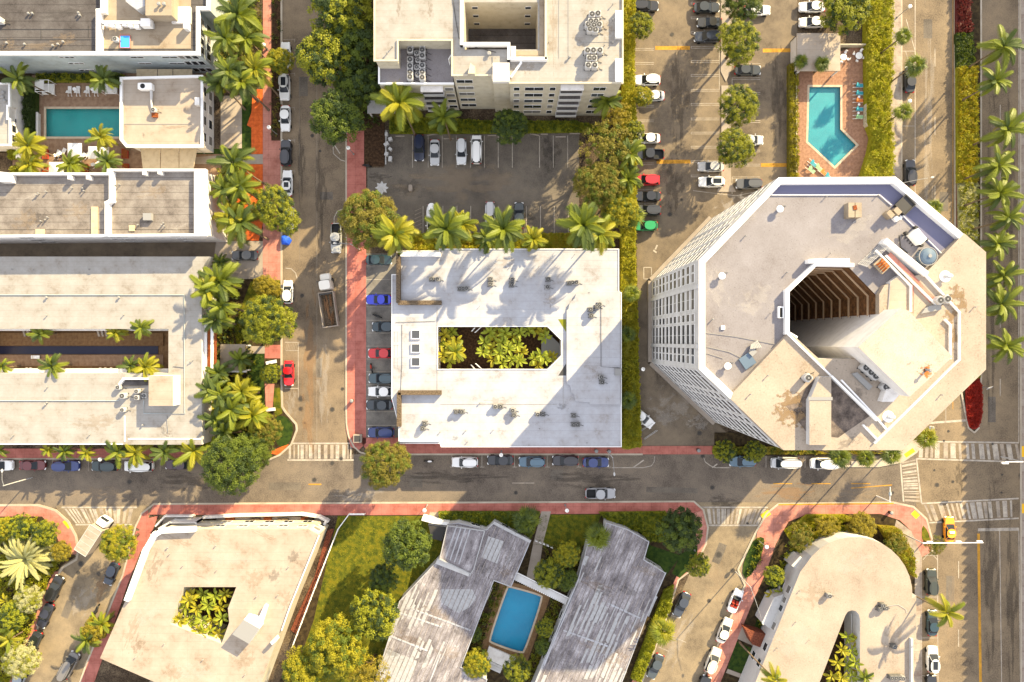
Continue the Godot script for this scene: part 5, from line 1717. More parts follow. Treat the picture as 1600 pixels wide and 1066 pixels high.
func make_courtyard_building() -> void:
	var h := 5.7
	var t := building("courtyard_building", "white two-storey building with a planted courtyard in its middle", "building", [621, 393, 687, 393, 687, 390, 966, 390, 966, 458, 970, 458, 970, 697.5, 690, 697.5, 688, 692, 624, 692, 624, 665, 613, 622, 613, 430, 621, 430], h, {"roof": "roof_white", "wall": "white", "par": 0.12, "pw": 0.14, "holes": [[683, 509.5, 856, 509.5, 878, 531, 878, 556, 856, 578, 683, 578]], "floor": 0.05, "floor_mat": "mulch", "hole_par": 0.1, "hole_w": 0.14})
	for a in [[[625, 397, 684, 397], "north"], [[625, 473, 686, 473], ""], [[625, 614, 686, 614], ""]]:
		low_wall(t, "parapet", a[0], 0.75, h, h + 1.0, "stone" if a[1] == "" else "white_plain")
	low_wall(t, "parapet", [622, 398, 622, 470], 0.7, h, h + 1.0, "stone")
	low_wall(t, "parapet", [623, 617, 623, 664], 0.7, h, h + 1.0, "stone")
	low_wall(t, "parapet", [626, 689, 686, 689], 0.3, h, h + 0.8, "white_plain")
	# the raised eastern wing
	block(t, "raised_roof", [969, 454.5, 921, 456, 921, 458.5, 900, 459.5, 898, 466, 890, 474, 888, 483, 885.5, 485, 885.5, 600, 891, 603, 893, 614, 897, 616, 899, 627, 921, 629, 922, 632, 969, 632], h, h + 0.45, "roof_white")
	for y in [516, 537.5, 559]:
		block(t, "skylight_kerb", [642, y - 1, 657, y - 1, 657, y + 14, 642, y + 14], h, h + 0.3, "white_plain")
		block(t, "skylight", [643.5, y + 0.5, 655.5, y + 0.5, 655.5, y + 12.5, 643.5, y + 12.5], h + 0.3, h + 0.33, "glass_soft")
	# flat plates stand for two cut-outs: planting green, and a shaft's shade painted dark
	block(t, "painted_shaft", [872, 499, 884.5, 499, 884.5, 519], h + 0.001, h + 0.02, "leaf_green")
	block(t, "painted_shaft", [872.5, 587, 884.5, 587, 884.5, 568], h + 0.001, h + 0.02, "metal_dark")
	block(t, "court_terrace", [846, 529, 856, 520, 878, 541, 878, 556, 866, 568, 846, 560], 0.1, 0.7, "metal_grey", 0.6)
	for a in [[736, 518, 741, 512], [741, 520, 751, 511], [735, 570, 741, 577], [742, 568, 752, 577]]:
		block(t, "stair", [a[0], a[1], a[0] + 2, a[1], a[2] + 2, a[3], a[2], a[3]], 2.6, 2.75, "white_plain", 2.7)
	pipe(t, [618, 504, 653, 503, 680, 502], h, 0.03, "metal_dark", "cable")
	pipe(t, [628, 507, 628, 570, 626, 610], h, 0.03, "metal_dark", "cable")
	pipe(t, [939, 478, 939, 573, 968, 575], h + 0.45, 0.04, "metal_dark", "cable")
	block(t, "roof_box", [961, 576, 971, 576, 971, 587, 961, 587], h + 0.4, h + 1.0, "metal_grey")
	for k in 3:
		for e in 2:
			mark_h(t, 616 + e * 5, 518 + k * 21, 616 + e * 5, 535 + k * 21, 0.05, h + 0.006, "stain_dark_line")
		mark_h(t, 614, 519 + k * 21, 623, 519 + k * 21, 0.05, h + 0.007, "stain_dark_line")
	for q in [[732, 399, 0.07], [755, 397, 0.07], [725, 417, 0.07], [798, 416, 0.07], [842, 417, 0.07], [836, 399, 0.07], [898, 398, 0.07], [750, 630, 0.14], [688, 675, 0.12], [728, 673, 0.12], [771, 672, 0.1], [731, 690, 0.1], [843, 670, 0.1], [917, 692, 0.1], [750, 478, 0.07], [860, 480, 0.07]]: vent(t, q[0], q[1], h, q[2], 0.3)
	for q in [[790, 410, 5, 3, "stain_tan"], [775, 628, 7, 2.2, "stain_tan"], [860, 470, 3, 3, "stain_tan"], [712, 685, 2, 1.5, "stain_dark"], [880, 635, 3, 2, "stain_dark"]]: stain(t, q[0], q[1], h, q[2], q[3], 0, q[4], 0.01)
	lines(t, h, [[683, 480, 683, 509], [683, 578, 683, 612], [688, 632, 870, 632], [880, 590, 880, 640]], 0.05, "roof_pale")
	windows(t, at(613, 430, h), at(613, 622, h), [1.5, 4.2], [[0.1, 1.4], [0.3, 1.4], [0.5, 1.4], [0.7, 1.4], [0.9, 1.4]], 1.2)
	windows(t, at(690, 697.5, h), at(970, 697.5, h), [1.5, 4.2], [[0.1, 1.4], [0.26, 1.4], [0.42, 1.4], [0.58, 1.4], [0.74, 1.4], [0.9, 1.4]], 1.2)
	var g := "condensers on the white courtyard roof"
	for q in [[674.5, 437, "left of the two near the stone parapet in the north-west wing"], [684, 437, "right of the two near the stone parapet in the north-west wing"], [719, 452, "left of the dark trio in the shadow of the second palm"], [724, 452, "middle of the dark trio in the shadow of the second palm"], [729, 451, "right of the dark trio in the shadow of the second palm"],
			[766, 437, "upper of the stacked pair left of the roof's middle"], [766, 445, "lower of the stacked pair left of the roof's middle"], [800, 438, "upper of the stacked pair north of the courtyard"], [799, 446, "lower of the stacked pair north of the courtyard"], [856, 437, "upper of the pair in the broad palm shadow"], [855, 449, "lower of the pair in the broad palm shadow"],
			[889, 443, "left of the dark trio near the north-east corner"], [894, 442, "middle of the dark trio near the north-east corner"], [900, 442, "right of the dark trio near the north-east corner"], [848, 647, "right of the pair on the shadow edge"], [840, 647, "left of the pair on the shadow edge"], [896, 649, "upper of the shaded pair in the south-east corner"], [896, 663, "lower left of the shaded units in the south-east corner"], [902, 663, "lower right of the shaded units in the south-east corner"],
			[713, 643, "left of the pair south of the courtyard's west end"], [722, 643, "right of the pair south of the courtyard's west end"], [774, 635, "left of the pair due south of the courtyard"], [782, 635, "right of the pair due south of the courtyard"], [801, 641, "upper of the pair with a short cable"], [803, 648, "lower of the pair with a short cable"], [664, 661, "upper of the pair in the south-west corner"], [661, 669, "lower of the pair in the south-west corner"]]:
		condenser(q[0], q[1], h, "grey roof condenser, " + q[2], g)
	for q in [[922, 484, "topmost left of the cluster on the raised eastern roof"], [923, 494, "lowest of the cluster on the raised eastern roof"], [932, 480, "middle of the cluster on the raised eastern roof"], [936, 476, "topmost right of the cluster on the raised eastern roof"], [939, 589, "upper of the shaded pair on the raised eastern roof"], [940, 597, "lower of the shaded pair on the raised eastern roof"]]:
		condenser(q[0], q[1], h + 0.45, "grey roof condenser, " + q[2], g)

func mark_h(parent: Node, x0: float, y0: float, x1: float, y1: float, w: float, y: float, m: String) -> void:
	if not mats.has(m): mat(m, grey(0.45), 0.9)
	var b := MB.new()
	b.cap(strip(path([x0, y0, x1, y1], y), w), y)
	put("worn_marking", b.mesh(M(m)), parent)

func make_tower() -> void:
	var h := 31.2
	var rd := 32.1
	var oct := [1092, 407, 1217, 277, 1400, 276, 1540, 394, 1540, 577, 1410, 703, 1225, 703, 1092, 577]
	var court := [1232, 456, 1276, 415, 1331, 416, 1374, 460, 1374, 520, 1335, 561, 1280, 561, 1240, 524, 1232, 520]
	var t := building("octagonal_tower", "tall pale octagonal apartment tower with an open light well through its roof", "building", oct, h, {"par": 0.9, "pw": 0.85, "roof": "roof_tower", "wall": "wall_grey", "cop": "white_plain", "holes": [court], "floor": 0.1, "floor_mat": "asphalt_old", "read": rd, "open_edge": true})
	var keep := PackedVector2Array()
	for q in [[1150, 625], [1097, 574.6], [1097, 409], [1219, 282.2], [1398, 281.2], [1501, 368]]:
		keep.append(at2(q[0], q[1], rd))
	for i in keep.size() - 1:
		var pb := MB.new()
		var d := (keep[i + 1] - keep[i]).normalized()
		pb.prism(strip(PackedVector2Array([keep[i] - d * 0.2, keep[i + 1] + d * 0.2]), 0.86), h, rd + 0.004 * (i % 3))
		put("parapet", pb.mesh(M("white_plain")), t)
	# parapet round the light well (north-west half)
	low_wall(t, "light_well_parapet", [1243, 527, 1231, 520, 1231, 455, 1275, 413, 1332, 414], 0.5, h, h + 0.9, "white_plain")
	for a in [[1264, 405, 1285, 404, 1285, 411, 1264, 411], [1287, 404, 1305, 404, 1305, 411, 1287, 411], [1305, 404, 1328, 404, 1328, 411, 1305, 411]]:
		block(t, "parapet_box", a, h, h + 1.3, "white_plain", h + 1.3)
	# inner wall: brown galleries, a pale slab edge to each floor
	var inner := path([1276, 415, 1331, 416, 1374, 460, 1374, 520], rd)
	var back := MB.new()
	for i in 3:
		var a := inner[i]
		var b := inner[i + 1]
		var n := -(b - a).normalized().orthogonal()
		if n.dot(Vector2(at(1300, 490, rd).x, at(1300, 490, rd).z) - a) < 0.0: n = -n
		var e := n * 0.02
		back.quad(Vector3(b.x + e.x, 0, b.y + e.y), Vector3(a.x + e.x, 0, a.y + e.y), Vector3(a.x + e.x, h, a.y + e.y), Vector3(b.x + e.x, h, b.y + e.y))
	put("gallery_wall", back.mesh(M("wall_brown")), t)
	for k in 11:
		var y := 2.0 + k * 2.72
		var s := MB.new()
		s.prism(strip(path([1277, 415.5, 1331, 416.5, 1373.5, 460, 1373.5, 519], rd), 0.34), y, y + 0.2, true)
		put("gallery_slab", s.mesh(M("ledge")), t)
		var r := MB.new()
		for i in 3:
			var a := inner[i].lerp(at2(1303, 488, rd), 0.06)
			var b := inner[i + 1].lerp(at2(1303, 488, rd), 0.06)
			r.box(Vector3((a.x + b.x) / 2, y + 1.1, (a.y + b.y) / 2), Vector3(a.distance_to(b) * 0.97, 0.06, 0.05), -atan2(b.y - a.y, b.x - a.x))
		put("gallery_rail", r.mesh(M("wall_brown")), t)
	# the lift tower that rises through the well
	block(t, "lift_tower", [1341, 542.5, 1408, 482, 1419, 485, 1489, 557.5, 1422, 620], 0.2, 36.2, "white", -1.0, "roof_lift")
	block(t, "lift_tower_step", [1396, 440, 1410, 430, 1421, 441, 1421, 484, 1408, 483, 1392, 497], h, h + 1.1, "white", 33.0, "roof_cream")
	stain(t, 1448, 580, 36.2, 2.8, 3.0, 0, "stain_rust")
	stain(t, 1446, 578, 36.2, 1.0, 1.0, 0.5, "black_spot", 0.03)
	stain(t, 1421, 568, 36.2, 1.5, 0.5, 0.5, "stain_dark")
	vent(t, 1447, 578, 36.2, 0.25, 0.9)
	# the cream south-east part of the roof, one step up
	var cream := [1142, 624, 1146, 613, 1232, 522, 1240, 524, 1280, 561, 1335, 561, 1374, 520, 1374, 460, 1382, 446, 1447, 426, 1507, 364.6, 1541, 394, 1541, 577.5, 1410.5, 703.6, 1224.5, 703.6]
	block(t, "raised_roof", cream, h, h + 0.95, "roof_cream_plain", rd + 0.05)
	var hc := h + 0.95
	# sunken walk round the lift tower: low white walls
	for a in [[1384, 379, 1447, 430, 1500, 488, 1500, 562, 1471, 590, 1368, 692], [1370, 392, 1424, 447, 1424, 486], [1386, 400, 1466, 479], [1232, 522, 1313, 601], [1316, 595, 1366, 648, 1385, 670], [1350, 665, 1372, 688], [1486, 560, 1486, 508, 1478, 500]]:
		low_wall(t, "low_wall", a, 0.22, hc, hc + 0.35, "white_plain")
	low_wall(t, "low_wall", [1387, 378, 1446, 426], 0.75, h, hc + 0.5, "white_plain")
	for a in [[1392, 394, 1422, 424, 1462, 466, 1454, 474, 1414, 432, 1384, 402], [1421, 446, 1428, 446, 1428, 490, 1421, 484]]:
		block(t, "walkway", a, hc + 0.004, hc + 0.02, "pink_pale")
	# weathered patch under the shaded roof monitor
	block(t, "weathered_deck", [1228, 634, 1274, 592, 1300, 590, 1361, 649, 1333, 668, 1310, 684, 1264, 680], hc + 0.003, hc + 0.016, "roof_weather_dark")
	block(t, "roof_monitor", [1281, 589, 1299, 589, 1299, 695.5, 1265, 695.5, 1265, 626, 1268, 620], hc, hc + 1.1, "wall_grey", -1.0, "roof_cream_plain")
	low_wall(t, "monitor_seam", [1266, 623, 1298.5, 623], 0.45, hc + 1.1, hc + 1.16, "metal_grey")
	low_wall(t, "low_wall", [1301, 589, 1370, 656], 0.3, hc, hc + 0.6, "white_plain")
	for q in [[1234, 628, 5.0, 4.0, 0.2, "stain_cover"], [1225, 650, 3.4, 4.4, 0.7, "stain_cover"], [1247, 655, 3.6, 3.6, 0.7, "stain_cover"], [1495, 462, 3.4, 3.8, 0.0, "stain_cover"], [1503, 478, 2.2, 3.4, 0.0, "stain_cover"], [1488, 495, 3.0, 3.0, 0.8, "stain_cover"], [1492, 530, 2.0, 4.2, 0.0, "stain_cover"], [1475, 515, 2.4, 3.0, 0.6, "stain_tan"], [1340, 615, 3.4, 3.2, 0.6, "stain_dark"], [1326, 690, 5, 2, 0.5, "stain_dark"], [1260, 570, 3, 2, 0.7, "stain_tan"]]:
		stain(t, q[0], q[1], hc, q[2], q[3], q[4], q[5], 0.03)
	for q in [[1150, 330, 8, 6, "stain_pale"], [1180, 470, 7, 6, "stain_pale"], [1165, 480, 3, 2, "stain_pale"], [1330, 360, 9, 5, "stain_pale"], [1120, 450, 4, 8, "stain_pale"]]:
		stain(t, q[0], q[1], h, q[2], q[3], 0.3, q[4])
	# white line set in from the north parapet; cables; small vents
	block(t, "parapet_shade_strip", [1219, 283, 1397, 282, 1500, 368, 1466, 396, 1374, 304.5, 1205, 304.5], h + 0.002, h + 0.012, "parapet_shade_blue")  # the parapet's cast shade, painted on the roof as a bluish strip
	pipe(t, [1205, 305, 1374, 305, 1392, 321], h, 0.07, "white_plain", "roof_line")
	pipe(t, [1410, 337, 1470, 396], h, 0.07, "white_plain", "roof_line")
	for a in [[1094, 519, 1150, 526, 1228, 541], [1105, 542, 1140, 550, 1170, 565], [1105, 552, 1130, 560]]:
		pipe(t, a, h, 0.03, "metal_grey", "cable")
	for q in [[1164, 369, 0.09], [1113, 499, 0.12], [1229, 426, 0.09], [1297, 396, 0.09], [1290, 308, 0.08], [1203, 490, 0.07], [1370, 306, 0.08]]: vent(t, q[0], q[1], h, q[2], 0.35)
	for q in [[1199, 587, 0.1], [1172, 616, 0.1], [1522, 480, 0.09], [1470, 617, 0.1], [1333, 687, 0.06]]: vent(t, q[0], q[1], hc, q[2], 0.35)
	block(t, "roof_box", [1127, 509, 1133, 509, 1133, 515, 1127, 515], h, h + 0.2, "white_plain")
	block(t, "tank_cradle", [1216.5, 479, 1225, 479, 1225, 497, 1216.5, 497], h, h + 0.5, "white_plain")
	block(t, "tank_cradle", [1218.5, 481, 1223, 481, 1223, 496, 1218.5, 496], h + 0.5, h + 0.505, "fan_black")
	for q in [[1216, 328, "mushroom vent near the north-west parapet of the tower"], [1126, 432, "mushroom vent near the west corner of the tower roof"], [1135, 572, "mushroom vent beside the dark hatch on the tower roof"]]:
		var mv := thing("roof_ventilator", "grey " + q[2], "vent", at(q[0], q[1], h))
		var b := MB.new()
		b.disc(Vector3.ZERO, 0.22, 0.0, 0.75, 12)
		put("pipe", b.mesh(M("metal")), mv)
		var c := MB.new()
		c.disc(Vector3.ZERO, 0.5, 0.62, 0.78, 14, 0.46)
		c.disc(Vector3.ZERO, 0.46, 0.78, 1.0, 14, 0.12)
		put("cowl", c.mesh(M("white_plain")), mv)
		var s := MB.new()
		for k in 3:
			s.tube([Vector3(0.55 + k * 0.2, 0, -0.5), Vector3(0.55 + k * 0.2, 0.5, -0.5)], [0.05, 0.05], 5)
		put("stub_pipe", s.mesh(M("metal_grey")), mv)
	for q in [[1477, 432, "oval vent on the cream roof beside the blue tank"], [1388, 651, "vent with a pale base south of the lift tower"]]:
		var mv := thing("roof_ventilator", q[1] if q.size() == 2 else q[2], "vent", at(q[0], q[1], hc))
		mv.set_meta("label", q[2])
		var b := MB.new()
		b.disc(Vector3.ZERO, 0.25, 0.0, 0.8, 12)
		b.loft([round_plan(0.6, 0.35, 14), round_plan(0.6, 0.35, 14), round_plan(0.3, 0.15, 14)], [0.75, 0.85, 1.0])
		b.cap(round_plan(0.3, 0.15, 14), 1.0)
		put("cowl", b.mesh(M("metal")), mv)
		var s := MB.new()
		s.disc(Vector3.ZERO, 0.8, 0.0, 0.05, 16)
		put("base", s.mesh(M("white_plain")), mv)
	# facades seen from above
	var fl := []
	for k in 11: fl.append(3.0 + k * 2.62)
	var wide := [[0.055, 1.05], [0.145, 1.2], [0.345, 2.9], [0.52, 1.0], [0.685, 3.0], [0.835, 1.1], [0.92, 1.1]]
	windows(t, at(1092, 407, rd), at(1092, 577, rd), fl, wide, 1.35, "window_dark")
	windows(t, at(1217, 277, rd), at(1092, 407, rd), fl, [[0.1, 2.2], [0.27, 2.0], [0.45, 0.9], [0.6, 2.2], [0.76, 1.0], [0.9, 2.2]], 1.35, "window_dark")
	windows(t, at(1092, 577, rd), at(1225, 703, rd), fl, [[0.06, 1.2], [0.2, 3.0], [0.36, 1.0], [0.5, 2.6], [0.66, 1.0], [0.82, 2.9], [0.95, 0.9]], 1.35, "window_dark")
	for a in [[1225, 703, 1410, 703], [1410, 703, 1540, 577], [1540, 577, 1540, 394], [1540, 394, 1400, 276], [1400, 276, 1217, 277]]:
		var st := MB.new()   # the faces away from the eye: bands of windows
		var p := at(a[0], a[1], rd)
		var q := at(a[2], a[3], rd)
		for y in fl:
			st.box((p + q) * Vector3(0.5, 0, 0.5) + Vector3(0, y, 0), Vector3(Vector2(p.x - q.x, p.z - q.z).length() * 0.86, 1.0, 0.1), -atan2(q.z - p.z, q.x - p.x))
		put("window_band", st.mesh(M("glass_soft")), t)
	for a in [[1217, 277, 1092, 407], [1092, 407, 1092, 577], [1092, 577, 1225, 703]]:
		for y in [0.9]:
			var b := MB.new()
			b.prism(strip(path([a[0], a[1], a[2], a[3]], rd), 1.3), y - 0.9, y)
			put("plinth", b.mesh(M("concrete")), t)
	low_wall(t, "fin", [1092, 447, 1092, 447.8], 0.5, 0.0, rd - 0.2, "wall_grey")
	low_wall(t, "fin", [1092, 541, 1092, 541.8], 0.5, 0.0, rd - 0.2, "wall_grey")
	# things on the roof
	var tank := thing("water_tank", "round dark blue water tank behind the white equipment on the tower roof", "tank", at(1443, 402, h))
	var tb := MB.new()
	tb.disc(Vector3.ZERO, 1.12, 0.0, 1.1, 28)
	tb.disc(Vector3.ZERO, 1.12, 1.1, 1.35, 28, 0.85)
	tb.disc(Vector3.ZERO, 0.85, 1.35, 1.5, 28, 0.2)
	put("shell", tb.mesh(M("tank_blue")), tank)
	var tr := MB.new()
	tr.ring(round_plan(1.18, 1.18, 28), 0.1, 1.05, 1.15)
	tr.disc(Vector3.ZERO, 0.25, 1.5, 1.58, 12)
	for k in 6: tr.box(Vector3(cos(k * 1.047) * 1.16, 0.55, sin(k * 1.047) * 1.16), Vector3(0.06, 1.1, 0.06), -k * 1.047)
	put("band", tr.mesh(M("metal_grey")), tank)
	var ch := thing("chiller", "white boxy chiller with dark fittings beside the tower's round tank", "air conditioner", at(1427, 372, h), -0.85)
	var cb := MB.new()
	cb.box(Vector3(0, 0.8, 0), Vector3(1.9, 1.3, 1.2))
	put("cabinet", cb.mesh(M("white_plain")), ch)
	var cd := MB.new()
	for q in [[-1.0, 0.5, -0.9], [1.3, 0.6, 0.2], [1.1, 0.6, -0.8], [-1.3, 0.5, 0.6]]: cd.box(Vector3(q[0], q[1], q[2]), Vector3(0.4, 0.7, 0.3), 0.4)
	for k in 4: cd.box(Vector3(-0.7 + k * 0.45, 0.07, 0), Vector3(0.1, 0.14, 1.9))
	cd.tube([Vector3(-1.0, 0.4, 0.7), Vector3(-1.6, 0.3, 1.4), Vector3(-0.2, 0.1, 2.2), Vector3(1.0, 0.1, 2.0)], [0.1, 0.1, 0.1, 0.1], 6)
	put("fittings", cd.mesh(M("metal_dark")), ch)
	var cr := thing("equipment_crate", "open dark crate with two tan cabinets near the tower's north-east parapet", "crate", at(1396, 335, h), -0.9)
	var c1 := MB.new()
	c1.prism(ccw(PackedVector2Array([Vector2(-0.9, -2.6), Vector2(0.9, -2.6), Vector2(0.9, -0.7), Vector2(-0.9, -0.7)])), 0.1, 0.7)
	c1.ring(ccw(PackedVector2Array([Vector2(-0.9, -2.6), Vector2(0.9, -2.6), Vector2(0.9, -0.7), Vector2(-0.9, -0.7)])), 0.1, 0.7, 0.9)
	put("crate", c1.mesh(M("metal_dark")), cr, Vector3.ZERO, Basis(Vector3.UP, 0.1))
	for q in [[-0.2, -0.1], [-0.5, 0.9]]:
		var c2 := MB.new()
		c2.box(Vector3(q[0], 0.6, q[1]), Vector3(1.0, 1.2, 0.7), 0.1)
		put("cabinet", c2.mesh(M("roof_tan")), cr)
	var c3 := MB.new()
	c3.box(Vector3(0.6, 0.3, 0.3), Vector3(0.7, 0.6, 0.6), 0.1)
	c3.box(Vector3(0.9, 0.2, -0.3), Vector3(0.4, 0.4, 0.5), 0.3)
	put("small_box", c3.mesh(M("white_plain")), cr)
	var tb2 := thing("cooling_unit", "tan twin cooling unit with orange lids on the tower's north roof", "air conditioner", at(1328, 331, h))
	for q in [[-0.4, 0.0], [0.55, 0.0]]:
		var b := MB.new()
		b.box(Vector3(q[0], 0.65, q[1]), Vector3(0.85, 1.3, 2.0))
		put("cabinet", b.mesh(M("roof_tan")), tb2)
	var tl := MB.new()
	tl.box(Vector3(0.05, 1.33, -0.3), Vector3(0.5, 0.1, 0.6), 0.2)
	put("lid", tl.mesh(M("terracotta")), tb2)
	var tp := MB.new()
	tp.tube([Vector3(1.0, 0.3, 0.3), Vector3(1.2, 0.3, 1.0), Vector3(0.4, 0.1, 1.5)], [0.06, 0.06, 0.06], 5)
	put("pipe", tp.mesh(M("metal")), tb2)
	var pan := thing("access_hatch", "flat dark hatch panel with coiled pipes near the tower's south-west roof", "hatch", at(1167, 564, h), 0.6)
	var p1 := MB.new()
	p1.box(Vector3(0, 0.2, 0), Vector3(1.75, 0.3, 1.75))
	put("panel", p1.mesh(M("tank_blue")), pan)
	var p2 := MB.new()
	for k in 7:
		p2.tube([Vector3(0.9 + k * 0.25, 0.1, -0.8), Vector3(1.2 + k * 0.2, 0.7, -1.2 + 0.1 * k), Vector3(1.7 + k * 0.15, 0.3, -1.6)], [0.12, 0.14, 0.1], 6)
	p2.box(Vector3(1.2, 0.3, -0.6), Vector3(0.9, 0.6, 0.7), 0.2)
	put("coil", p2.mesh(M("metal_grey")), pan)
	var fr := thing("antenna_frame", "lattice of white antenna poles beside the tower's light well", "antenna", at(1362, 398, h), 0.75)
	var fb := MB.new()
	for k in 7:
		fb.tube([Vector3(-2.2 + k * 0.75, 0, -0.4), Vector3(-2.2 + k * 0.75, 1.6, 0.4)], [0.05, 0.05], 5)
		fb.tube([Vector3(-2.4, 0.3 + 0.2 * k, -0.4 + 0.12 * k), Vector3(2.6, 0.3 + 0.2 * k, -0.3 + 0.12 * k)], [0.04, 0.04], 5)
	put("pole", fb.mesh(M("metal")), fr)
	var sk := thing("roof_machine", "square bed of red pipework on the white walk north-east of the light well", "machine", at(1377, 415, hc), 0.75)
	var s1 := MB.new()
	s1.box(Vector3(0, 0.15, 0), Vector3(1.6, 0.3, 1.8))
	put("tray", s1.mesh(M("roof_tan")), sk)
	var s2 := MB.new()
	for k in 4: s2.tube([Vector3(-0.6, 0.4, -0.6 + 0.4 * k), Vector3(0.0, 0.65, -0.5 + 0.35 * k), Vector3(0.6, 0.4, -0.6 + 0.4 * k)], [0.13, 0.13, 0.13], 6)
	put("pipe", s2.mesh(M("rust")), sk)
	for q in [[1462, 470, "dark fan cabinet on the walk below the brown stain on the tower"], [1473, 468, "round black fan at the end of the tower's eastern walk"], [1347, 574, "upper left of the shaded condensers along the lift tower"], [1355, 581, "second of the shaded condensers along the lift tower"], [1362, 587, "third of the shaded condensers along the lift tower"], [1378, 604, "lowest of the shaded condensers along the lift tower"], [1258, 590, "small twin vent box at the end of the western walk on the tower"]]:
		condenser(q[0], q[1], hc, q[2], "", true, 0.8)
	block(t, "duct", [1454, 478, 1470, 476, 1472, 484, 1440, 490, 1446, 482], hc, hc + 0.5, "metal_grey")
	block(t, "duct", [1385, 608, 1407, 606, 1410, 612, 1396, 628, 1378, 628], hc, hc + 1.2, "white")
	block(t, "duct", [1332, 584, 1340, 582, 1364, 604, 1358, 610], hc, hc + 0.5, "metal_grey")

func at2(x: float, y: float, h: float) -> Vector2:
	var p := at(x, y, h)
	return Vector2(p.x, p.z)

func make_cream_building() -> void:
	var h := 6.4
	var t := building("cream_building", "cream flat-roofed building with a five-sided planted court, lower left", "building", [241, 836, 252, 829, 300, 827, 482, 827, 498, 836, 452, 948, 405, 1075, 380, 1140, 140, 1140, 241, 1066, 156, 1029, 197, 936, 225, 860], h, {"roof": "roof_cream", "wall": "wall_cream", "holes": [[287, 917.5, 369, 917.5, 356, 951, 358, 973, 346, 1006, 266, 975]], "floor": 0.1, "floor_mat": "mulch"})
	low_wall(t, "parapet", [198, 936, 226, 861, 240, 837, 252, 830, 300, 828], 0.85, h, h + 0.9, "white_plain")
	low_wall(t, "parapet", [498, 838, 453, 948, 440, 985], 0.18, h, h + 0.3, "white_plain")
	block(t, "stair_head", [381, 968, 405.5, 982, 389, 1006, 363, 991], h, h + 2.1, "white", h + 2.0, "metal_grey")
	block(t, "stair_head_step", [386, 962, 404, 966, 413, 946, 417, 949, 408, 978, 382, 968], h, h + 0.9, "white_plain")
	block(t, "roof_box", [422, 1004, 429, 998, 432, 1002, 425, 1008], h, h + 1.5, "white_plain")
	for q in [[263, 855, 0.14], [287, 883, 0.1], [266, 865, 0.1], [338, 852, 0.12], [340, 890, 0.08], [402, 931, 0.12], [435, 929, 0.1], [213, 1026, 0.1], [318, 1030, 0.1], [384, 1053, 0.1], [258, 1005, 0.09], [452, 885, 0.1]]: vent(t, q[0], q[1], h, q[2], 0.3)
	for q in [[332, 842, 4, 2.5, "stain_tan"], [415, 838, 6, 1.5, "stain_tan"], [430, 900, 3, 4, "stain_dark"], [448, 940, 4, 5, "stain_tan"], [270, 1052, 5, 4, "stain_tan"], [240, 890, 3, 8, "stain_brown"], [205, 985, 3, 9, "stain_tan"], [310, 900, 4, 0.4, "stain_brown"], [395, 905, 5, 5, "stain_tan"], [445, 1020, 3, 7, "stain_dark"], [280, 846, 7, 2, "stain_tan"], [230, 960, 5, 8, "stain_pale"], [350, 870, 12, 5, "stain_pale"], [300, 1050, 9, 5, "stain_pale"], [460, 870, 3, 4, "stain_dark"], [215, 1010, 3, 5, "stain_brown"], [380, 1030, 6, 5, "stain_tan"]]: stain(t, q[0], q[1], h, q[2], q[3], -0.4, q[4], 0.01)
	windows(t, at(498, 836, h), at(482, 827, h), [1.6, 4.4], [[0.5, 1.2]], 1.2)
	windows(t, at(482, 827, h), at(300, 827, h), [1.6, 4.4], [[0.08, 1.6], [0.25, 1.6], [0.42, 1.6], [0.6, 1.6], [0.8, 1.6]], 1.2)
	# the low front terrace
	var f := thing("front_terrace", "walled front terrace with planters and orange cushions north of the cream building", "terrace")
	low_wall(f, "wall", [243, 822, 257, 807, 300, 807], 0.3, 0.1, 1.1, "white")
	low_wall(f, "wall", [318, 809, 372, 806, 430, 805, 470, 804, 498, 808, 511, 815], 0.45, 0.1, 1.1, "white")
	low_wall(f, "wall", [509, 814, 500, 834], 0.4, 0.1, 1.4, "white")
	low_wall(f, "wall", [248, 826, 264, 817, 306, 817, 306, 825], 0.3, 0.1, 3.0, "white")
	block(f, "floor", [258, 808, 508, 808, 498, 830, 250, 828], 0.1, 0.16, "concrete", 0.1)
	for q in [[318, 337, "garden_soil"], [392, 406, "stone"], [434, 450, "stone"], [476, 490, "garden_soil"]]:
		block(f, "planter", [q[0], 810, q[1], 810, q[1], 816, q[0], 816], 0.16, 0.7, q[2], 0.5)
	for q in [[352, 366], [412, 424], [470, 482]]:
		block(f, "cushion", [q[0], 809, q[1], 808, q[1], 816, q[0], 817], 0.17, 0.6, "terracotta", 0.5)
	block(f, "canopy", [306, 819, 450, 819, 440, 825, 306, 825], 3.1, 3.2, "white_plain")
	block(f, "canopy", [450, 819, 500, 815, 502, 819, 452, 825], 3.1, 3.15, "canvas")
	for q in [[315, 821], [345, 821], [385, 821], [415, 821]]:
		block(f, "skylight", [q[0], q[1], q[0] + 9, q[1], q[0] + 9, q[1] + 1.2, q[0], q[1] + 1.2], 3.2, 3.22, "glass_soft", 3.2)

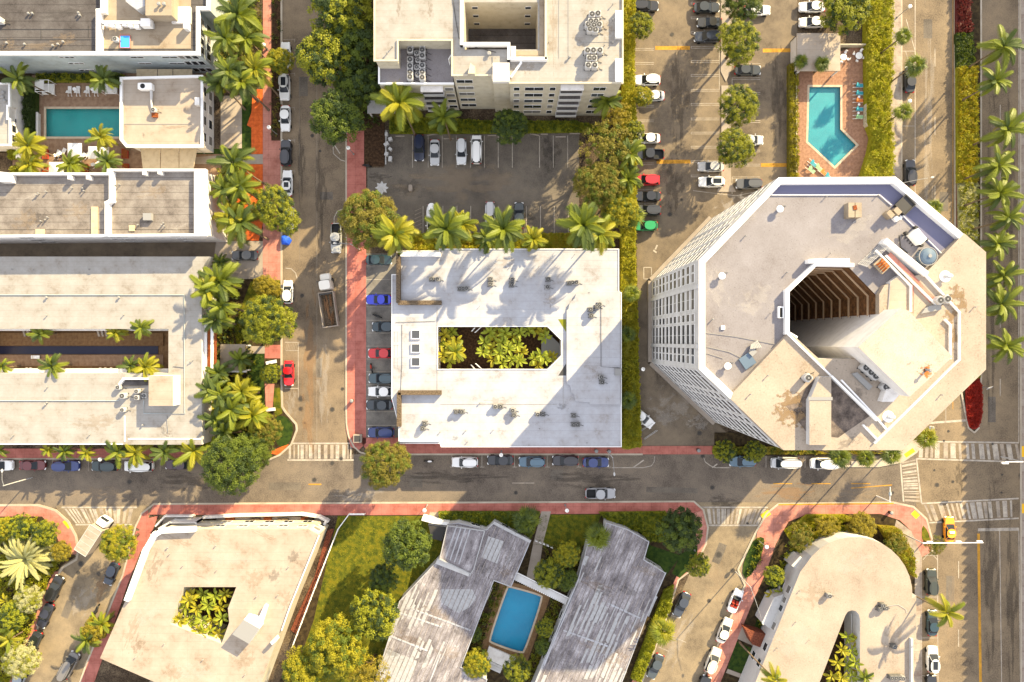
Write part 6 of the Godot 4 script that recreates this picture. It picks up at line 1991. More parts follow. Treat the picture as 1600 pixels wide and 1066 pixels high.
func make_houses() -> void:
	var h := 3.8
	var ax := Vector2(0.40, 0.917)   # the long axis of both houses in the plan
	var t := building("low_house", "weathered grey flat-roofed house west of the tilted pool", "building", [700, 820, 716, 818, 760, 829, 772.5, 817.5, 827.5, 846, 798, 916, 771, 906, 719, 1043, 760, 1062, 740, 1120, 560, 1120, 589, 1060, 608, 999, 625, 940, 688, 873], h, {"roof": "roof_streaky", "wall": "wall_grey", "par": 0.12, "pw": 0.15, "cop": "roof_white"})
	block(t, "raised_roof", [699, 822, 757, 830, 740, 890, 735, 897, 687, 874], h, h + 0.7, "white", -1.0, "roof_streaky")
	low_wall(t, "parapet", [699, 822, 757, 830, 740, 890, 735, 897, 687, 874, 699, 822], 0.16, h + 0.7, h + 1.0, "roof_strip")
	low_wall(t, "parapet", [773, 818, 827, 846], 0.5, h, h + 0.5, "roof_strip")
	low_wall(t, "parapet", [757, 832, 734, 900], 0.2, h, h + 0.45, "roof_strip")
	block(t, "gutter", [684, 873, 735, 892, 732, 901, 680, 881], h, h + 0.25, "wall_grey")
	block(t, "white_patch", [763, 838, 787, 846, 777, 881, 752, 871], h + 0.002, h + 0.012, "roof_strip")
	for k in 4:
		block(t, "roof_batten", [713 + k * 7, 821 + k * 1.5, 715 + k * 7, 821.5 + k * 1.5, 697 + k * 7, 873 + k * 3, 695 + k * 7, 872.5 + k * 3], h + 0.7, h + 0.76, "roof_white")
	ribs(t, [690, 876, 732, 899, 771, 907, 719, 1043, 740, 1110, 570, 1110, 589, 1060, 608, 999, 625, 940], h, 0.85, 77, 0.12)
	ribs(t, [762, 831, 773, 820, 825, 847, 797, 914, 771, 905, 740, 895], h, 0.8, 79, 0.30)
	block(t, "white_patch", [690, 921, 738, 921, 744, 934, 733, 950, 716, 958, 702, 950, 690, 941], h + 0.002, h + 0.013, "roof_strip")
	for q in [[735, 866, 3, 4, "stain_dark"], [728, 850, 4, 4, "stain_brown"], [650, 945, 9, 3, "stain_dark"], [640, 1000, 9, 3, "stain_brown"], [720, 985, 3, 4, "stain_dark"], [660, 1030, 5, 3, "stain_dark"], [615, 1020, 6, 2.5, "stain_dark"], [680, 960, 8, 4, "stain_tan"], [760, 890, 5, 3, "stain_dark"], [800, 870, 3, 6, "stain_dark"], [790, 895, 3, 3, "stain_brown"], [625, 1040, 5, 4, "stain_pale"], [700, 1020, 6, 4, "stain_tan"], [690, 905, 5, 3, "stain_dark"]]: stain(t, q[0], q[1], h, q[2], q[3], -0.4, q[4], 0.016)
	block(t, "white_patch", [604, 1014, 652, 1033, 640, 1066, 588, 1066, 592, 1040], h + 0.001, h + 0.01, "roof_strip")
	lines(t, h, [[616, 955, 690, 980], [610, 994, 668, 1017], [688, 1022, 672, 1066], [640, 950, 735, 985]], 0.3, "roof_white", "ridge")
	windows(t, at(827.5, 846, h), at(772.5, 817.5, h), [2.0], [[0.25, 1.4], [0.7, 1.4]], 1.1)
	windows(t, at(760, 829, h), at(716, 818, h), [2.0], [[0.4, 1.6]], 1.1)
	block(t, "carport", [669, 820, 697, 824, 690, 846, 674, 842], 0.1, 2.6, "white", 2.7, "metal_dark")
	low_wall(t, "entrance_wall", [661, 812, 676, 816, 699, 819], 0.5, 0.1, 2.9, "white_plain")

	var t2 := building("low_house", "weathered grey flat-roofed house east of the tilted pool with white torn strips", "building", [948, 818, 980, 828, 1013, 847, 1005, 875, 1039, 896, 1009, 965, 976, 1052, 950, 1120, 815, 1120, 838, 1064, 905, 903, 919, 851, 941, 860], h, {"roof": "roof_streaky", "wall": "wall_grey", "par": 0.12, "pw": 0.15, "cop": "roof_white"})
	block(t2, "entry_roof", [950, 818, 1001, 838, 1000, 845, 980, 838, 952, 826], 0.1, 3.3, "wall_grey")
	ribs(t2, [948, 818, 980, 828, 1013, 847, 1005, 875, 1039, 896, 1009, 965, 976, 1052, 950, 1110, 818, 1110, 838, 1064, 905, 903, 919, 851, 941, 860], h, 0.85, 83, 0.05)
	for q in [[940, 880, 3, 5, "stain_dark"], [930, 915, 8, 3, "stain_brown"], [945, 925, 6, 3, "stain_dark"], [1010, 893, 6, 2, "stain_tan"], [985, 925, 7, 2.5, "stain_dark"], [900, 960, 4, 8, "stain_dark"], [870, 1030, 6, 6, "stain_dark"], [930, 1010, 8, 4, "stain_tan"], [960, 1030, 6, 6, "stain_brown"], [920, 890, 4, 6, "stain_dark"], [895, 1045, 6, 4, "stain_pale"], [995, 985, 4, 6, "stain_tan"]]: stain(t2, q[0], q[1], h, q[2], q[3], -0.4, q[4], 0.016)
	lines(t2, h, [[950, 943, 1000, 966], [905, 905, 850, 1040], [880, 985, 950, 1010]], 0.3, "roof_white", "ridge")
	windows(t2, at(1039, 896, h), at(1005, 875, h), [2.0], [[0.5, 1.6]], 1.1)
	windows(t2, at(905, 903, h), at(838, 1064, h), [2.0], [[0.2, 1.4], [0.4, 1.4], [0.6, 1.4], [0.8, 1.4]], 1.1)
	# covered walk between the houses
	var c := thing("covered_walk", "narrow grey covered walk with a ribbed roof edge north of the tilted pool", "covered walkway")
	block(c, "roof", [808, 897, 888, 936, 884, 944, 804, 906], 2.5, 2.66, "wall_grey")
	for k in 26:
		var x := 806.0 + k * 3.05
		var y := 906.0 + k * 1.47
		block(c, "slat", [x, y, x + 1.5, y + 0.7, x + 1.0, y + 2.2, x - 0.5, y + 1.5], 2.5, 2.6, "white_plain")
	low_wall(c, "edge_beam", [809, 896, 889, 935], 0.16, 2.5, 2.75, "white_plain")
	for q in [[808, 900], [846, 920], [884, 938]]:
		block(c, "post", [q[0] - 1, q[1] - 1, q[0] + 1, q[1] - 1, q[0] + 1, q[1] + 1, q[0] - 1, q[1] + 1], 0.1, 2.5, "white")
	var pd := thing("pool_platform", "white platform with steps at the south end of the tilted pool", "platform")
	block(pd, "deck", [764, 1010, 806, 1028, 800, 1048, 758, 1028], 0.1, 0.5, "white", 0.4)
	for k in 3:
		block(pd, "step", [758 - k * 1.5, 1029 + k * 4, 786 - k * 1.5, 1042 + k * 4, 784 - k * 1.5, 1045 + k * 4, 756 - k * 1.5, 1032 + k * 4], 0.1, 0.4 - k * 0.1, "wall_grey", 0.3)
	var gt := thing("garden_gate", "thin white garden gate and fence across the grey path", "gate")
	for k in 5:
		block(gt, "rail", [836 + k * 6, 845 + k * 2.4, 840 + k * 6, 846.6 + k * 2.4, 840 + k * 6, 847.4 + k * 2.4, 836 + k * 6, 845.8 + k * 2.4], 0.1, 1.1 + 0.01 * k, "white_plain", 1.0)
	var bf := thing("boundary_fence", "long pale post and rail fence along the brick path and lawn", "fence")
	var fp := [569, 804, 545, 804, 528, 827, 514, 862, 484, 939, 456, 1012]
	for i in range(0, fp.size() - 3, 2):
		var a := at(fp[i], fp[i + 1], 0.9)
		var b := at(fp[i + 2], fp[i + 3], 0.9)
		for y in [0.45, 1.0]:
			var r := MB.new()
			r.box((a + b) * 0.5 * Vector3(1, 0, 1) + Vector3(0, y, 0), Vector3(Vector2(a.x - b.x, a.z - b.z).length(), 0.12, 0.13), -atan2(b.z - a.z, b.x - a.x))
			put("rail", r.mesh(M("white_plain")), bf)
		var n := maxi(1, int(a.distance_to(b) / 2.2))
		for k in n:
			var p := a.lerp(b, k / float(n))
			var q := MB.new()
			q.box(Vector3(p.x, 0.6, p.z), Vector3(0.14, 1.2, 0.14))
			put("post", q.mesh(M("white_plain")), bf)

# raised seams along the roof's long axis and torn bands of old white coating between them
func ribs(t: Node, pts: Array, h: float, spacing: float, s: int, share: float) -> void:
	var p := plan(pts, h)
	var d := Vector2(-0.40, 0.917).normalized()
	var o := d.orthogonal()
	var nz := FastNoiseLite.new()
	nz.seed = s
	nz.frequency = 0.055
	rng.seed = s
	var mid := Vector2.ZERO
	for q in p: mid += q / p.size()
	for k in range(-30, 31):
		var c := mid + o * k * spacing
		for seg in Geometry2D.intersect_polyline_with_polygon(PackedVector2Array([c - d * 60.0, c + d * 60.0]), inset(p, -0.3)):
			var a: Vector2 = seg[0]
			var e: Vector2 = seg[seg.size() - 1]
			var b := MB.new()
			b.prism(strip(PackedVector2Array([a, e]), 0.11), h, h + 0.05)
			put("roof_seam", b.mesh(M("roof_weather")), t)
			var f := 0.0
			var l := a.distance_to(e)
			while f < l - 1.0:
				var m := rng.randf_range(1.2, 4.5)
				var q := a.lerp(e, minf(1.0, (f + m * 0.5) / l))
				if nz.get_noise_2d(q.x, q.y * 1.3) + rng.randf_range(-0.16, 0.16) > share:
					var w := rng.randf_range(0.15, spacing * 0.85)
					var r := a.lerp(e, f / l) + o * (w * 0.5 + 0.06)
					var z := a.lerp(e, minf(1.0, (f + m) / l)) + o * (w * 0.5 + 0.06)
					var sb := MB.new()
					var body := strip(PackedVector2Array([r, r.lerp(z, 0.3) + o * rng.randf_range(-0.06, 0.06), r.lerp(z, 0.7), z]), w)
					for i in body.size(): body[i] += d * rng.randf_range(-0.35, 0.35)
					sb.cap(body, h + 0.02 + 0.0013 * (t.get_child_count() % 9))
					put("coating_strip", sb.mesh(M("roof_strip")), t)
				f += m

func make_round_building() -> void:
	var h := 5.8
	var pts := [1184, 1058, 1251, 893]
	for k in 15:
		var a := lerpf(PI * 1.17, PI * 2.02, k / 14.0)
		pts.append(1336 + cos(a) * 90.0)
		pts.append(929 + sin(a) * 90.0)
	pts.append_array([1432, 931, 1432, 1003, 1428, 1004, 1427, 1140, 1150, 1140])
	var court := [1281, 1066, 1321, 962, 1325, 956, 1331, 954, 1337, 955, 1342, 960, 1344, 968, 1344, 1110, 1264, 1110]
	var t := building("round_ended_building", "cream flat-roofed building with a rounded north end and wedge-shaped court", "building", pts, h, {"roof": "roof_cream_plain", "wall": "wall_grey", "holes": [court], "floor": 0.1, "floor_mat": "mulch"})
	low_wall(t, "parapet", [1425.5, 1000, 1425.5, 1075], 0.35, h, h + 0.6, "wall_grey")
	block(t, "entrance_roof", [1166, 985, 1198, 992, 1192, 1014, 1176, 1008], 0.1, 2.8, "red_brick", 3.0)
	for a in [[1252, 870, 1264, 880, 1251, 895, 1238, 885], [1211, 935, 1226, 930, 1206, 985, 1192, 975]]:
		block(t, "wall_bay", a, 0.1, 3.6, "wall_grey", 4.0)
	windows(t, at(1251, 893, h), at(1184, 1058, h), [1.6, 4.4], [[0.2, 1.3], [0.3, 1.0], [0.38, 1.0], [0.55, 1.3], [0.75, 1.3], [0.9, 1.3]], 1.2)
	pipe(t, [1384, 947, 1404, 945, 1415, 952, 1417, 958], h, 0.03, "metal", "cable")
	for q in [[1249, 923, 0.1], [1214, 1012, 0.09], [1243, 972, 0.1], [1264, 1000, 0.06], [1425, 1012, 0.1]]: vent(t, q[0], q[1], h, q[2], 0.3)
	for q in [[1240, 1000, 10, 9, "stain_pale"], [1330, 880, 10, 6, "stain_pale"], [1395, 1000, 5, 9, "stain_tan"], [1270, 930, 7, 6, "stain_tan"]]: stain(t, q[0], q[1], h, q[2], q[3], 0, q[4], 0.01)
	pipe(t, [1330, 958, 1330, 1000], 3.0, 0.1, "metal", "court_rail")
	var g := "condensers on the round-ended building"
	for q in [[1293, 929, "single condenser on the west half of the round-ended roof"], [1372, 950, "left of the group of three near the round end's middle"], [1376, 944, "topmost of the group of three near the round end's middle"], [1381, 948, "right of the group of three near the round end's middle"], [1394, 1008, "solitary dark condenser in the middle of the palm shadow"], [1390, 1056, "first from the west of the row by the bottom edge"], [1396, 1056, "second from the west of the row by the bottom edge"], [1402, 1056, "third from the west of the row by the bottom edge"], [1407, 1057, "fourth from the west of the row by the bottom edge"]]:
		condenser(q[0], q[1], h, "dark condenser, " + q[2], g)

func make_east_block() -> void:
	# the block across the avenue: only its saw-toothed shadow is in the photograph
	var pts := [1640, -400, 1760, -400, 1760, 1500, 1640, 1500]
	var h := 11.0
	var t := building("beachfront_building", "building with saw-tooth balconies across the avenue, outside the picture, casting the toothed shade", "building", pts, h, {"roof": "roof_pale", "wall": "white", "read": 0.0})
	for k in 132:
		var y := -400.0 + k * 14.4
		var b := MB.new()
		b.prism(plan([1640, y, 1640, y + 13.8, 1631, y + 11.0]), h - 0.9, h + 0.2, true)
		put("balcony", b.mesh(M("white_plain")), t)
	var c := thing("pool_cabana", "small flat-roofed white cabana dappled with shade beside the turquoise pool", "cabana")
	block(c, "roof", [1245, 52, 1313, 52, 1313, 111, 1245, 111], 2.8, 3.05, "roof_cream", 3.0)
	for q in [[1247, 54], [1311, 54], [1247, 109], [1311, 109]]:
		block(c, "post", [q[0] - 1, q[1] - 1, q[0] + 1, q[1] - 1, q[0] + 1, q[1] + 1, q[0] - 1, q[1] + 1], 0.0, 2.8, "white", 3.0)
	block(c, "back_wall", [1246, 53, 1252, 53, 1252, 110, 1246, 110], 0.0, 2.8, "white", 3.0)
	var w := thing("pool_wall", "pale garden wall and fence round the turquoise pool deck", "wall")
	low_wall(w, "wall", [1313, 69, 1355, 69, 1355, 193, 1366, 212, 1364, 235], 0.2, 0.1, 1.3, "wall_cream")
	low_wall(w, "wall", [1245, 112, 1245, 285], 0.2, 0.1, 1.3, "wall_cream")

# ---------------------------------------------------------------- vehicles
func make_cars() -> void:
	var white := lin(0.72, 0.71, 0.69)
	var black := lin(0.012, 0.012, 0.013)
	var navy := lin(0.010, 0.016, 0.045)
	var silver := lin(0.42, 0.42, 0.43)
	var grey_c := lin(0.07, 0.07, 0.072)
	var blue := lin(0.01, 0.035, 0.42)
	var deep_blue := lin(0.012, 0.03, 0.14)
	var teal := lin(0.012, 0.035, 0.045)
	var slate := lin(0.06, 0.12, 0.17)
	var red := lin(0.50, 0.006, 0.010)
	var maroon := lin(0.11, 0.010, 0.012)
	var plum := lin(0.035, 0.008, 0.016)
	var green := lin(0.01, 0.24, 0.07)
	var olive := lin(0.03, 0.035, 0.022)
	var taxi := lin(0.85, 0.30, 0.008)
	var cream := lin(0.62, 0.57, 0.47)
	var g := "cars parked along the north to south street"
	car(448, 89, -90, "sedan", white, "white sedan parked northernmost by the west kerb of the north to south street", g)
	car(447, 139, 90, "suv", white, "white car with a black glass roof parked second from the north on the west kerb", g, true)
	car(448, 187, 90, "sedan", white, "plain white sedan parked just north of the black van on the west kerb", g)
	car(449, 241, -90, "suv", lin(0.014, 0.014, 0.02), "long black people carrier parked beside the pink pavement", g)
	car(451, 288, -90, "sedan", white, "white sedan with a dark sunroof half under the western street tree", g, true)
	car(454, 342, 90, "hatch", white, "white car almost hidden under the western street tree", g)
	car(452, 457, -90, "hatch", white, "white car parked just below the driveway next to the golden lawn tree", g)
	car(453, 583, 90, "coupe", red, "bright red coupe parked by the garden on the west kerb", g)
	car(527, 373, 90, "pickup", lin(0.30, 0.30, 0.29), "grey pickup with a black bed parked by the brown-leaved street tree", g)
	car(385, 400, 180, "sedan", grey_c, "dark grey car standing in the driveway", "")
	g = "cars nose-in beside the white courtyard building"
	car(593, 407, 0, "sedan", teal, "dark teal car in the northernmost bay, half under the brown-leaved tree", g)
	car(593, 468.5, 180, "coupe", lin(0.01, 0.03, 0.50), "vivid blue sports coupe in the bays beside the white courtyard building", g)
	car(601, 511, 180, "hatch", lin(0.01, 0.028, 0.04), "small dark teal hatchback deep in its bay under the white roof edge", g)
	car(597, 552, 180, "sedan", red, "red sedan in the bays beside the white courtyard building", g)
	car(598, 591, 180, "suv", lin(0.03, 0.06, 0.075), "dark blue-grey SUV parked directly north of a white sedan in the bays", g)
	car(597, 611.5, 180, "sedan", white, "white sedan in the bays beside the white courtyard building", g)
	car(594, 632.5, 180, "sedan", lin(0.014, 0.024, 0.032), "long dark teal sedan parked directly south of a white sedan in the bays", g)
	car(597, 675, 180, "suv", deep_blue, "dark blue SUV in the southernmost bay above the corner tree", g)
	g = "cars parked along the east to west street"
	car(727, 721, 180, "suv", white, "white SUV parked south of the white courtyard building", g)
	car(782, 718, 180, "sedan", lin(0.012, 0.014, 0.02), "black car parked under the globe lamp south of the white courtyard building", g)
	car(831, 720.5, 180, "suv", slate, "blue-grey SUV parked south of the white courtyard building", g)
	car(883, 718.5, 180, "suv", lin(0.016, 0.014, 0.02), "black SUV with silver rear parked between a blue-grey and a dark blue car", g)
	car(930, 721.5, 0, "sedan", deep_blue, "dark blue sedan parked easternmost south of the white courtyard building", g)
	car(937, 769.5, 0, "pickup", lin(0.30, 0.30, 0.31), "silver and black car driving along the shaded street", "")
	car(1158, 720, 180, "suv", slate, "blue-grey car under two trees south of the octagonal tower", g)
	car(1224, 722, 180, "van", lin(0.5, 0.5, 0.5), "silver and white truck with a panelled roof left of the easternmost van", g)
	car(1285, 723, 180, "van", white, "white van parked nearest the avenue corner, south of the tower", g)
	car(5, 726, 0, "suv", white, "white SUV cut by the left edge of the photo on the east to west street", g)
	car(55, 726, 0, "sedan", maroon, "dark red sedan parked under the palms on the east to west street", g)
	car(108, 727, 0, "suv", deep_blue, "blue car parked between a dark red and a dark green one", g)
	car(168, 727, 180, "suv", lin(0.012, 0.03, 0.034), "very dark green SUV parked under a globe lamp and a palm", g)
	car(221, 727, 180, "van", white, "white van parked under the palms on the east to west street", g)
	car(282, 725, 180, "sedan", plum, "dark plum car half hidden by the big round tree at the street corner", g)
	g = "cars in the shaded car park"
	car(656, 233, 90, "suv", navy, "navy SUV in the top row of the shaded car park", g)
	car(680, 240, 90, "sedan", silver, "silver sedan next to the navy SUV in the shaded car park", g)
	car(721.5, 239, 90, "suv", lin(0.55, 0.56, 0.57), "square white SUV in the top row of the shaded car park", g)
	car(745, 236, -90, "van", white, "white van with a rooftop pole in the top row of the shaded car park", g)
	car(676, 343, 90, "van", white, "cream-white van behind the palms in the bottom row of the shaded car park", g)
	car(766, 337, 90, "suv", silver, "silver-white SUV in the bottom row of the shaded car park", g)
	car(811, 338, -90, "sedan", lin(0.012, 0.02, 0.022), "black sedan in the bottom row of the shaded car park", g)
	g = "cars in the long eastern car park"
	car(1007, 13, 0, "suv", black, "black SUV in the top left corner of the long car park", g)
	car(1102, 15, 0, "sedan", lin(0.014, 0.018, 0.02), "black sedan second from the top in the middle row of the long car park", g)
	car(1107, 38, 180, "coupe", black, "black coupe with a pale outline third from the top in the long car park", g)
	car(1103, 61, 180, "suv", lin(0.03, 0.035, 0.045), "dark grey SUV with a big windscreen left of the uppermost full tree crown", g)
	car(1105, -8, 180, "sedan", navy, "navy car cut by the top edge of the photo in the long car park", g)
	car(1181, 19, 0, "sedan", white, "white sedan under the tree at the very top of the long car park", g)
	car(1266, 14, 180, "sedan", white, "upper of two white cars north of the cabana", g)
	car(1266, 38, 180, "sedan", lin(0.66, 0.63, 0.58), "lower of two white cars north of the cabana", g)
	car(1010, 128, 180, "suv", white, "white SUV against the long hedge in the upper car park", g)
	car(1017, 152, 180, "sedan", lin(0.5, 0.5, 0.5), "silver car peeping out under a small round tree by the hedge", g)
	car(1010, 218, 180, "sedan", lin(0.62, 0.60, 0.57), "white car above the black pickup by the hedge", g)
	car(1013, 243, 180, "pickup", black, "black pickup parked above the red car by the hedge", g)
	car(1009, 283, 180, "suv", red, "bright red SUV beside the palm in the long car park", g)
	car(1011, 308, 180, "sedan", black, "black sedan parked directly below the red SUV", g)
	car(1011, 330, 180, "suv", lin(0.03, 0.03, 0.03), "black SUV parked directly above the green car", g)
	car(1008, 354, 180, "hatch", green, "green hatchback beside the long hedge", g)
	car(1109, 262, 180, "sedan", silver, "silver sedan under the lowest tree of the long car park", g)
	car(1110, 286, 180, "suv", white, "white SUV with a sunroof in the lowest middle bay of the long car park", g, true)
	car(1168, 289, 180, "suv", grey_c, "dark grey SUV in the lowest right bay beside the tower", g)
	car(1172, 221, 0, "hatch", silver, "silver car showing its nose right of the lowest tree in the long car park", g)
	car(1166, 112, 0, "sedan", lin(0.02, 0.024, 0.024), "dark sedan in the shade below the uppermost full tree crown", g)
	car(1003, 652, 40, "sedan", white, "white car standing slantwise at the foot of the long hedge", g)
	g = "cars parked along the avenue"
	car(1418, 127, -90, "sedan", black, "black sedan under the fan palm on the avenue", g)
	car(1418, 272, -90, "suv", lin(0.02, 0.02, 0.025), "dark car parked just north-east of the tower on the avenue", g)
	car(1451, 907, -90, "suv", olive, "dark olive SUV parked beside the round-ended building", g)
	car(1453, 971, -90, "sedan", teal, "dark teal sedan parked beside the leaning palm on the avenue", g)
	car(1453, 1027, -90, "suv", white, "white car with a black windscreen parked near the bottom right corner", g, true)
	car(1452, 1072, -90, "sedan", black, "black car cut by the bottom edge on the avenue", g)
	var tx := car(1479.5, 826, -90, "sedan", taxi, "orange-yellow taxi on the zebra crossing of the avenue", "")
	var sg := MB.new()
	sg.box(Vector3(-0.3, 1.52, 0), Vector3(0.35, 0.16, 0.9))
	put("roof_light", sg.mesh(M("white_plain")), tx)
	g = "cars parked on the slanting streets"
	car(1064, 942, 116, "sedan", lin(0.03, 0.036, 0.05), "dark blue-grey sedan parked by the yellow bush at the weathered house", g)
	car(1023, 1038, 114, "sedan", lin(0.04, 0.05, 0.055), "dark grey sedan near the bottom edge beside the weathered house", g)
	car(1147, 937, -68, "open", white, "open white convertible with red seats", g)
	car(1130, 983, -68, "sedan", lin(0.66, 0.60, 0.52), "cream-white sedan parked right behind the open convertible", g)
	car(1112, 1029, -68, "suv", cream, "beige car two places behind the open convertible", g)
	car(1096, 1072, -68, "suv", black, "black car cut by the bottom edge behind the beige one", g)
	car(90, 917, -66, "suv", black, "black SUV parked right below the spiky silver plant's garden", g)
	car(75, 959, 114, "sedan", lin(0.012, 0.012, 0.02), "black car with red tail lamps in the middle of the left slanting row", g)
	car(58, 1001, 114, "hatch", lin(0.014, 0.02, 0.018), "very dark green car beside the pale variegated bush", g)
	car(33, 1062, 114, "sedan", lin(0.2, 0.23, 0.25), "grey car cut by the bottom edge in the left slanting row", g)
	car(178, 894, 112, "hatch", lin(0.02, 0.03, 0.05), "small dark blue car in the shade under the round street tree", g)
	car(113, 1036, -62, "van", lin(0.13, 0.12, 0.11), "grey vehicle under a shiny crumpled cover in the slanting street", g)
	make_box_truck()
	make_dump_truck()
	make_two_wheelers()

func make_box_truck() -> void:
	var t := thing("box_truck", "white box truck standing askew across the slanting street's crossing", "truck", at(157, 832, 0), -deg_to_rad(-57))
	var b := MB.new()
	b.box(Vector3(-0.7, 1.95, 0), Vector3(5.2, 2.4, 2.35))
	put("cargo_box", b.mesh(M("roof_cream")), t)
	var r := MB.new()
	r.ring(ccw(PackedVector2Array([Vector2(-3.3, 1.175), Vector2(1.9, 1.175), Vector2(1.9, -1.175), Vector2(-3.3, -1.175)])), 0.08, 3.15, 3.2)
	for k in 4: r.box(Vector3(-2.6 + k * 1.2, 3.16, 0), Vector3(0.04, 0.03, 2.2))
	put("roof_rim", r.mesh(M("metal")), t)
	var c := MB.new()
	c.loft([round_plan(0.75, 1.05, 20, 6.0), round_plan(0.75, 1.05, 20, 6.0), round_plan(0.55, 0.9, 20, 5.0)], [0.5, 1.5, 2.3])
	c.cap(round_plan(0.55, 0.9, 20, 5.0), 2.3)
	put("cab", c.mesh(M("white_plain")), t, Vector3(2.75, 0, 0))
	var w := MB.new()
	w.quad(Vector3(3.53, 1.5, 0.85), Vector3(3.53, 1.5, -0.85), Vector3(3.36, 2.15, -0.72), Vector3(3.36, 2.15, 0.72))
	put("windshield", w.mesh(M("glass")), t)
	var ch := MB.new()
	ch.box(Vector3(0, 0.6, 0), Vector3(6.6, 0.25, 1.2))
	put("chassis", ch.mesh(M("metal_dark")), t)
	for x in [-2.2, 2.6]:
		for s in [-1, 1]:
			var wl := MB.new()
			wl.tube([Vector3(x, 0.45, s * 0.75), Vector3(x, 0.45, s * 1.1)], [0.45, 0.45], 14)
			put("wheel", wl.mesh(M("rubber")), t)

func make_dump_truck() -> void:
	var t := thing("dump_truck", "dump truck with a cream cab and an open load bed driving up the street", "truck", at(516, 469, 0), -deg_to_rad(-98))
	var bed := ccw(PackedVector2Array([Vector2(-4.9, 1.25), Vector2(1.2, 1.25), Vector2(1.2, -1.25), Vector2(-4.9, -1.25)]))
	var b := MB.new()
	b.sides(bed, 1.1, 2.7)
	b.ring(bed, 0.12, 1.3, 2.7, false)
	put("bed_wall", b.mesh(M("concrete")), t)
	var f := MB.new()
	f.cap(inset(bed, -0.1), 1.35)
	put("bed_floor", f.mesh(M("stone")), t)
	rng.seed = 5
	var ld := MB.new()
	for k in 12:
		var x := rng.randf_range(-4.2, 0.4)
		ld.box(Vector3(x, 1.45 + 0.1 * rng.randf(), rng.randf_range(-0.8, 0.8)), Vector3(rng.randf_range(1.0, 2.6), 0.16, rng.randf_range(0.12, 0.3)), rng.randf_range(-0.15, 0.15), rng.randf_range(-0.2, 0.2))
	put("load", ld.mesh(M("wood")), t)
	var ba := MB.new()
	ba.tube([Vector3(0.95, 2.75, -1.1), Vector3(0.95, 2.75, 1.1)], [0.14, 0.14], 8)
	put("tarp_roll", ba.mesh(M("metal_dark")), t)
	var c := MB.new()
	c.loft([round_plan(1.0, 1.15, 24, 6.0), round_plan(1.0, 1.15, 24, 6.0), round_plan(0.8, 0.98, 24, 5.0)], [0.7, 1.9, 2.75])
	c.cap(round_plan(0.8, 0.98, 24, 5.0), 2.75)
	put("cab", c.mesh(paint(lin(0.66, 0.62, 0.54))), t, Vector3(2.6, 0, 0))
	var w := MB.new()
	w.quad(Vector3(3.64, 1.85, 0.92), Vector3(3.64, 1.85, -0.92), Vector3(3.44, 2.6, -0.8), Vector3(3.44, 2.6, 0.8))
	put("windshield", w.mesh(M("glass")), t)
	var hd := MB.new()
	hd.loft([round_plan(0.75, 1.0, 20, 5.0), round_plan(0.75, 1.0, 20, 5.0), round_plan(0.6, 0.8, 20, 4.0)], [0.6, 1.35, 1.6])
	hd.cap(round_plan(0.6, 0.8, 20, 4.0), 1.6)
	put("hood", hd.mesh(paint(lin(0.66, 0.62, 0.54))), t, Vector3(4.05, 0, 0))
	var ch := MB.new()
	ch.box(Vector3(-0.5, 0.8, 0), Vector3(8.8, 0.3, 1.1))
	put("chassis", ch.mesh(M("metal_dark")), t)
	for s in [-1, 1]:
		var m := MB.new()
		m.box(Vector3(3.4, 2.0, s * 1.35), Vector3(0.12, 0.4, 0.3))
		put("side_mirror", m.mesh(M("metal_dark")), t)
		for x in [-3.6, -2.4, 3.4]:
			var wl := MB.new()
			wl.tube([Vector3(x, 0.52, s * 0.75), Vector3(x, 0.52, s * 1.16)], [0.52, 0.52], 14)
			put("wheel", wl.mesh(M("rubber")), t)

func two_wheeler(x: float, y: float, deg: float, label: String, seat: String) -> void:
	var t := thing("motor_scooter", label, "scooter", at(x, y) + Vector3(0, 0.02, 0), -deg_to_rad(deg))
	for k in [-0.62, 0.62]:
		var w := MB.new()
		w.tube([Vector3(k, 0.3, -0.07), Vector3(k, 0.3, 0.07)], [0.3, 0.3], 14)
		put("wheel", w.mesh(M("rubber")), t)
	var b := MB.new()
	b.loft([round_plan(0.5, 0.18, 12), round_plan(0.62, 0.24, 12), round_plan(0.4, 0.16, 12)], [0.3, 0.55, 0.78])
	b.cap(round_plan(0.4, 0.16, 12), 0.78)
	put("body", b.mesh(M("metal_dark")), t)
	var s := MB.new()
	s.loft([round_plan(0.42, 0.17, 12), round_plan(0.38, 0.14, 12)], [0.78, 0.88])
	s.cap(round_plan(0.38, 0.14, 12), 0.88)
	put("seat", s.mesh(M(seat)), t, Vector3(-0.25, 0, 0))
	var h := MB.new()
	h.tube([Vector3(0.62, 0.3, 0), Vector3(0.42, 1.02, 0)], [0.05, 0.05], 6)
	h.tube([Vector3(0.3, 1.04, -0.36), Vector3(0.42, 1.04, 0), Vector3(0.3, 1.04, 0.36)], [0.03, 0.04, 0.03], 6)
	put("handlebar", h.mesh(M("metal_dark")), t)

func make_two_wheelers() -> void:
	two_wheeler(670, 720, 180, "black scooter with a white seat parked by the corner tree", "white_plain")
	two_wheeler(154, 950, 110, "upper of two black motorcycles by the yellow-green bush", "fan_black")
	two_wheeler(147, 961, 115, "lower of two black motorcycles by the yellow-green bush", "fan_black")
	two_wheeler(574, 260, 10, "small dark scooter at the car park entrance beside the brown bed", "fan_black")
	two_wheeler(590, 494, 20, "dark motorcycle lying in an empty bay below the vivid blue coupe", "fan_black")
	two_wheeler(581, 575, 80, "small red-seated scooter in the empty bay below the red sedan", "red_mat")

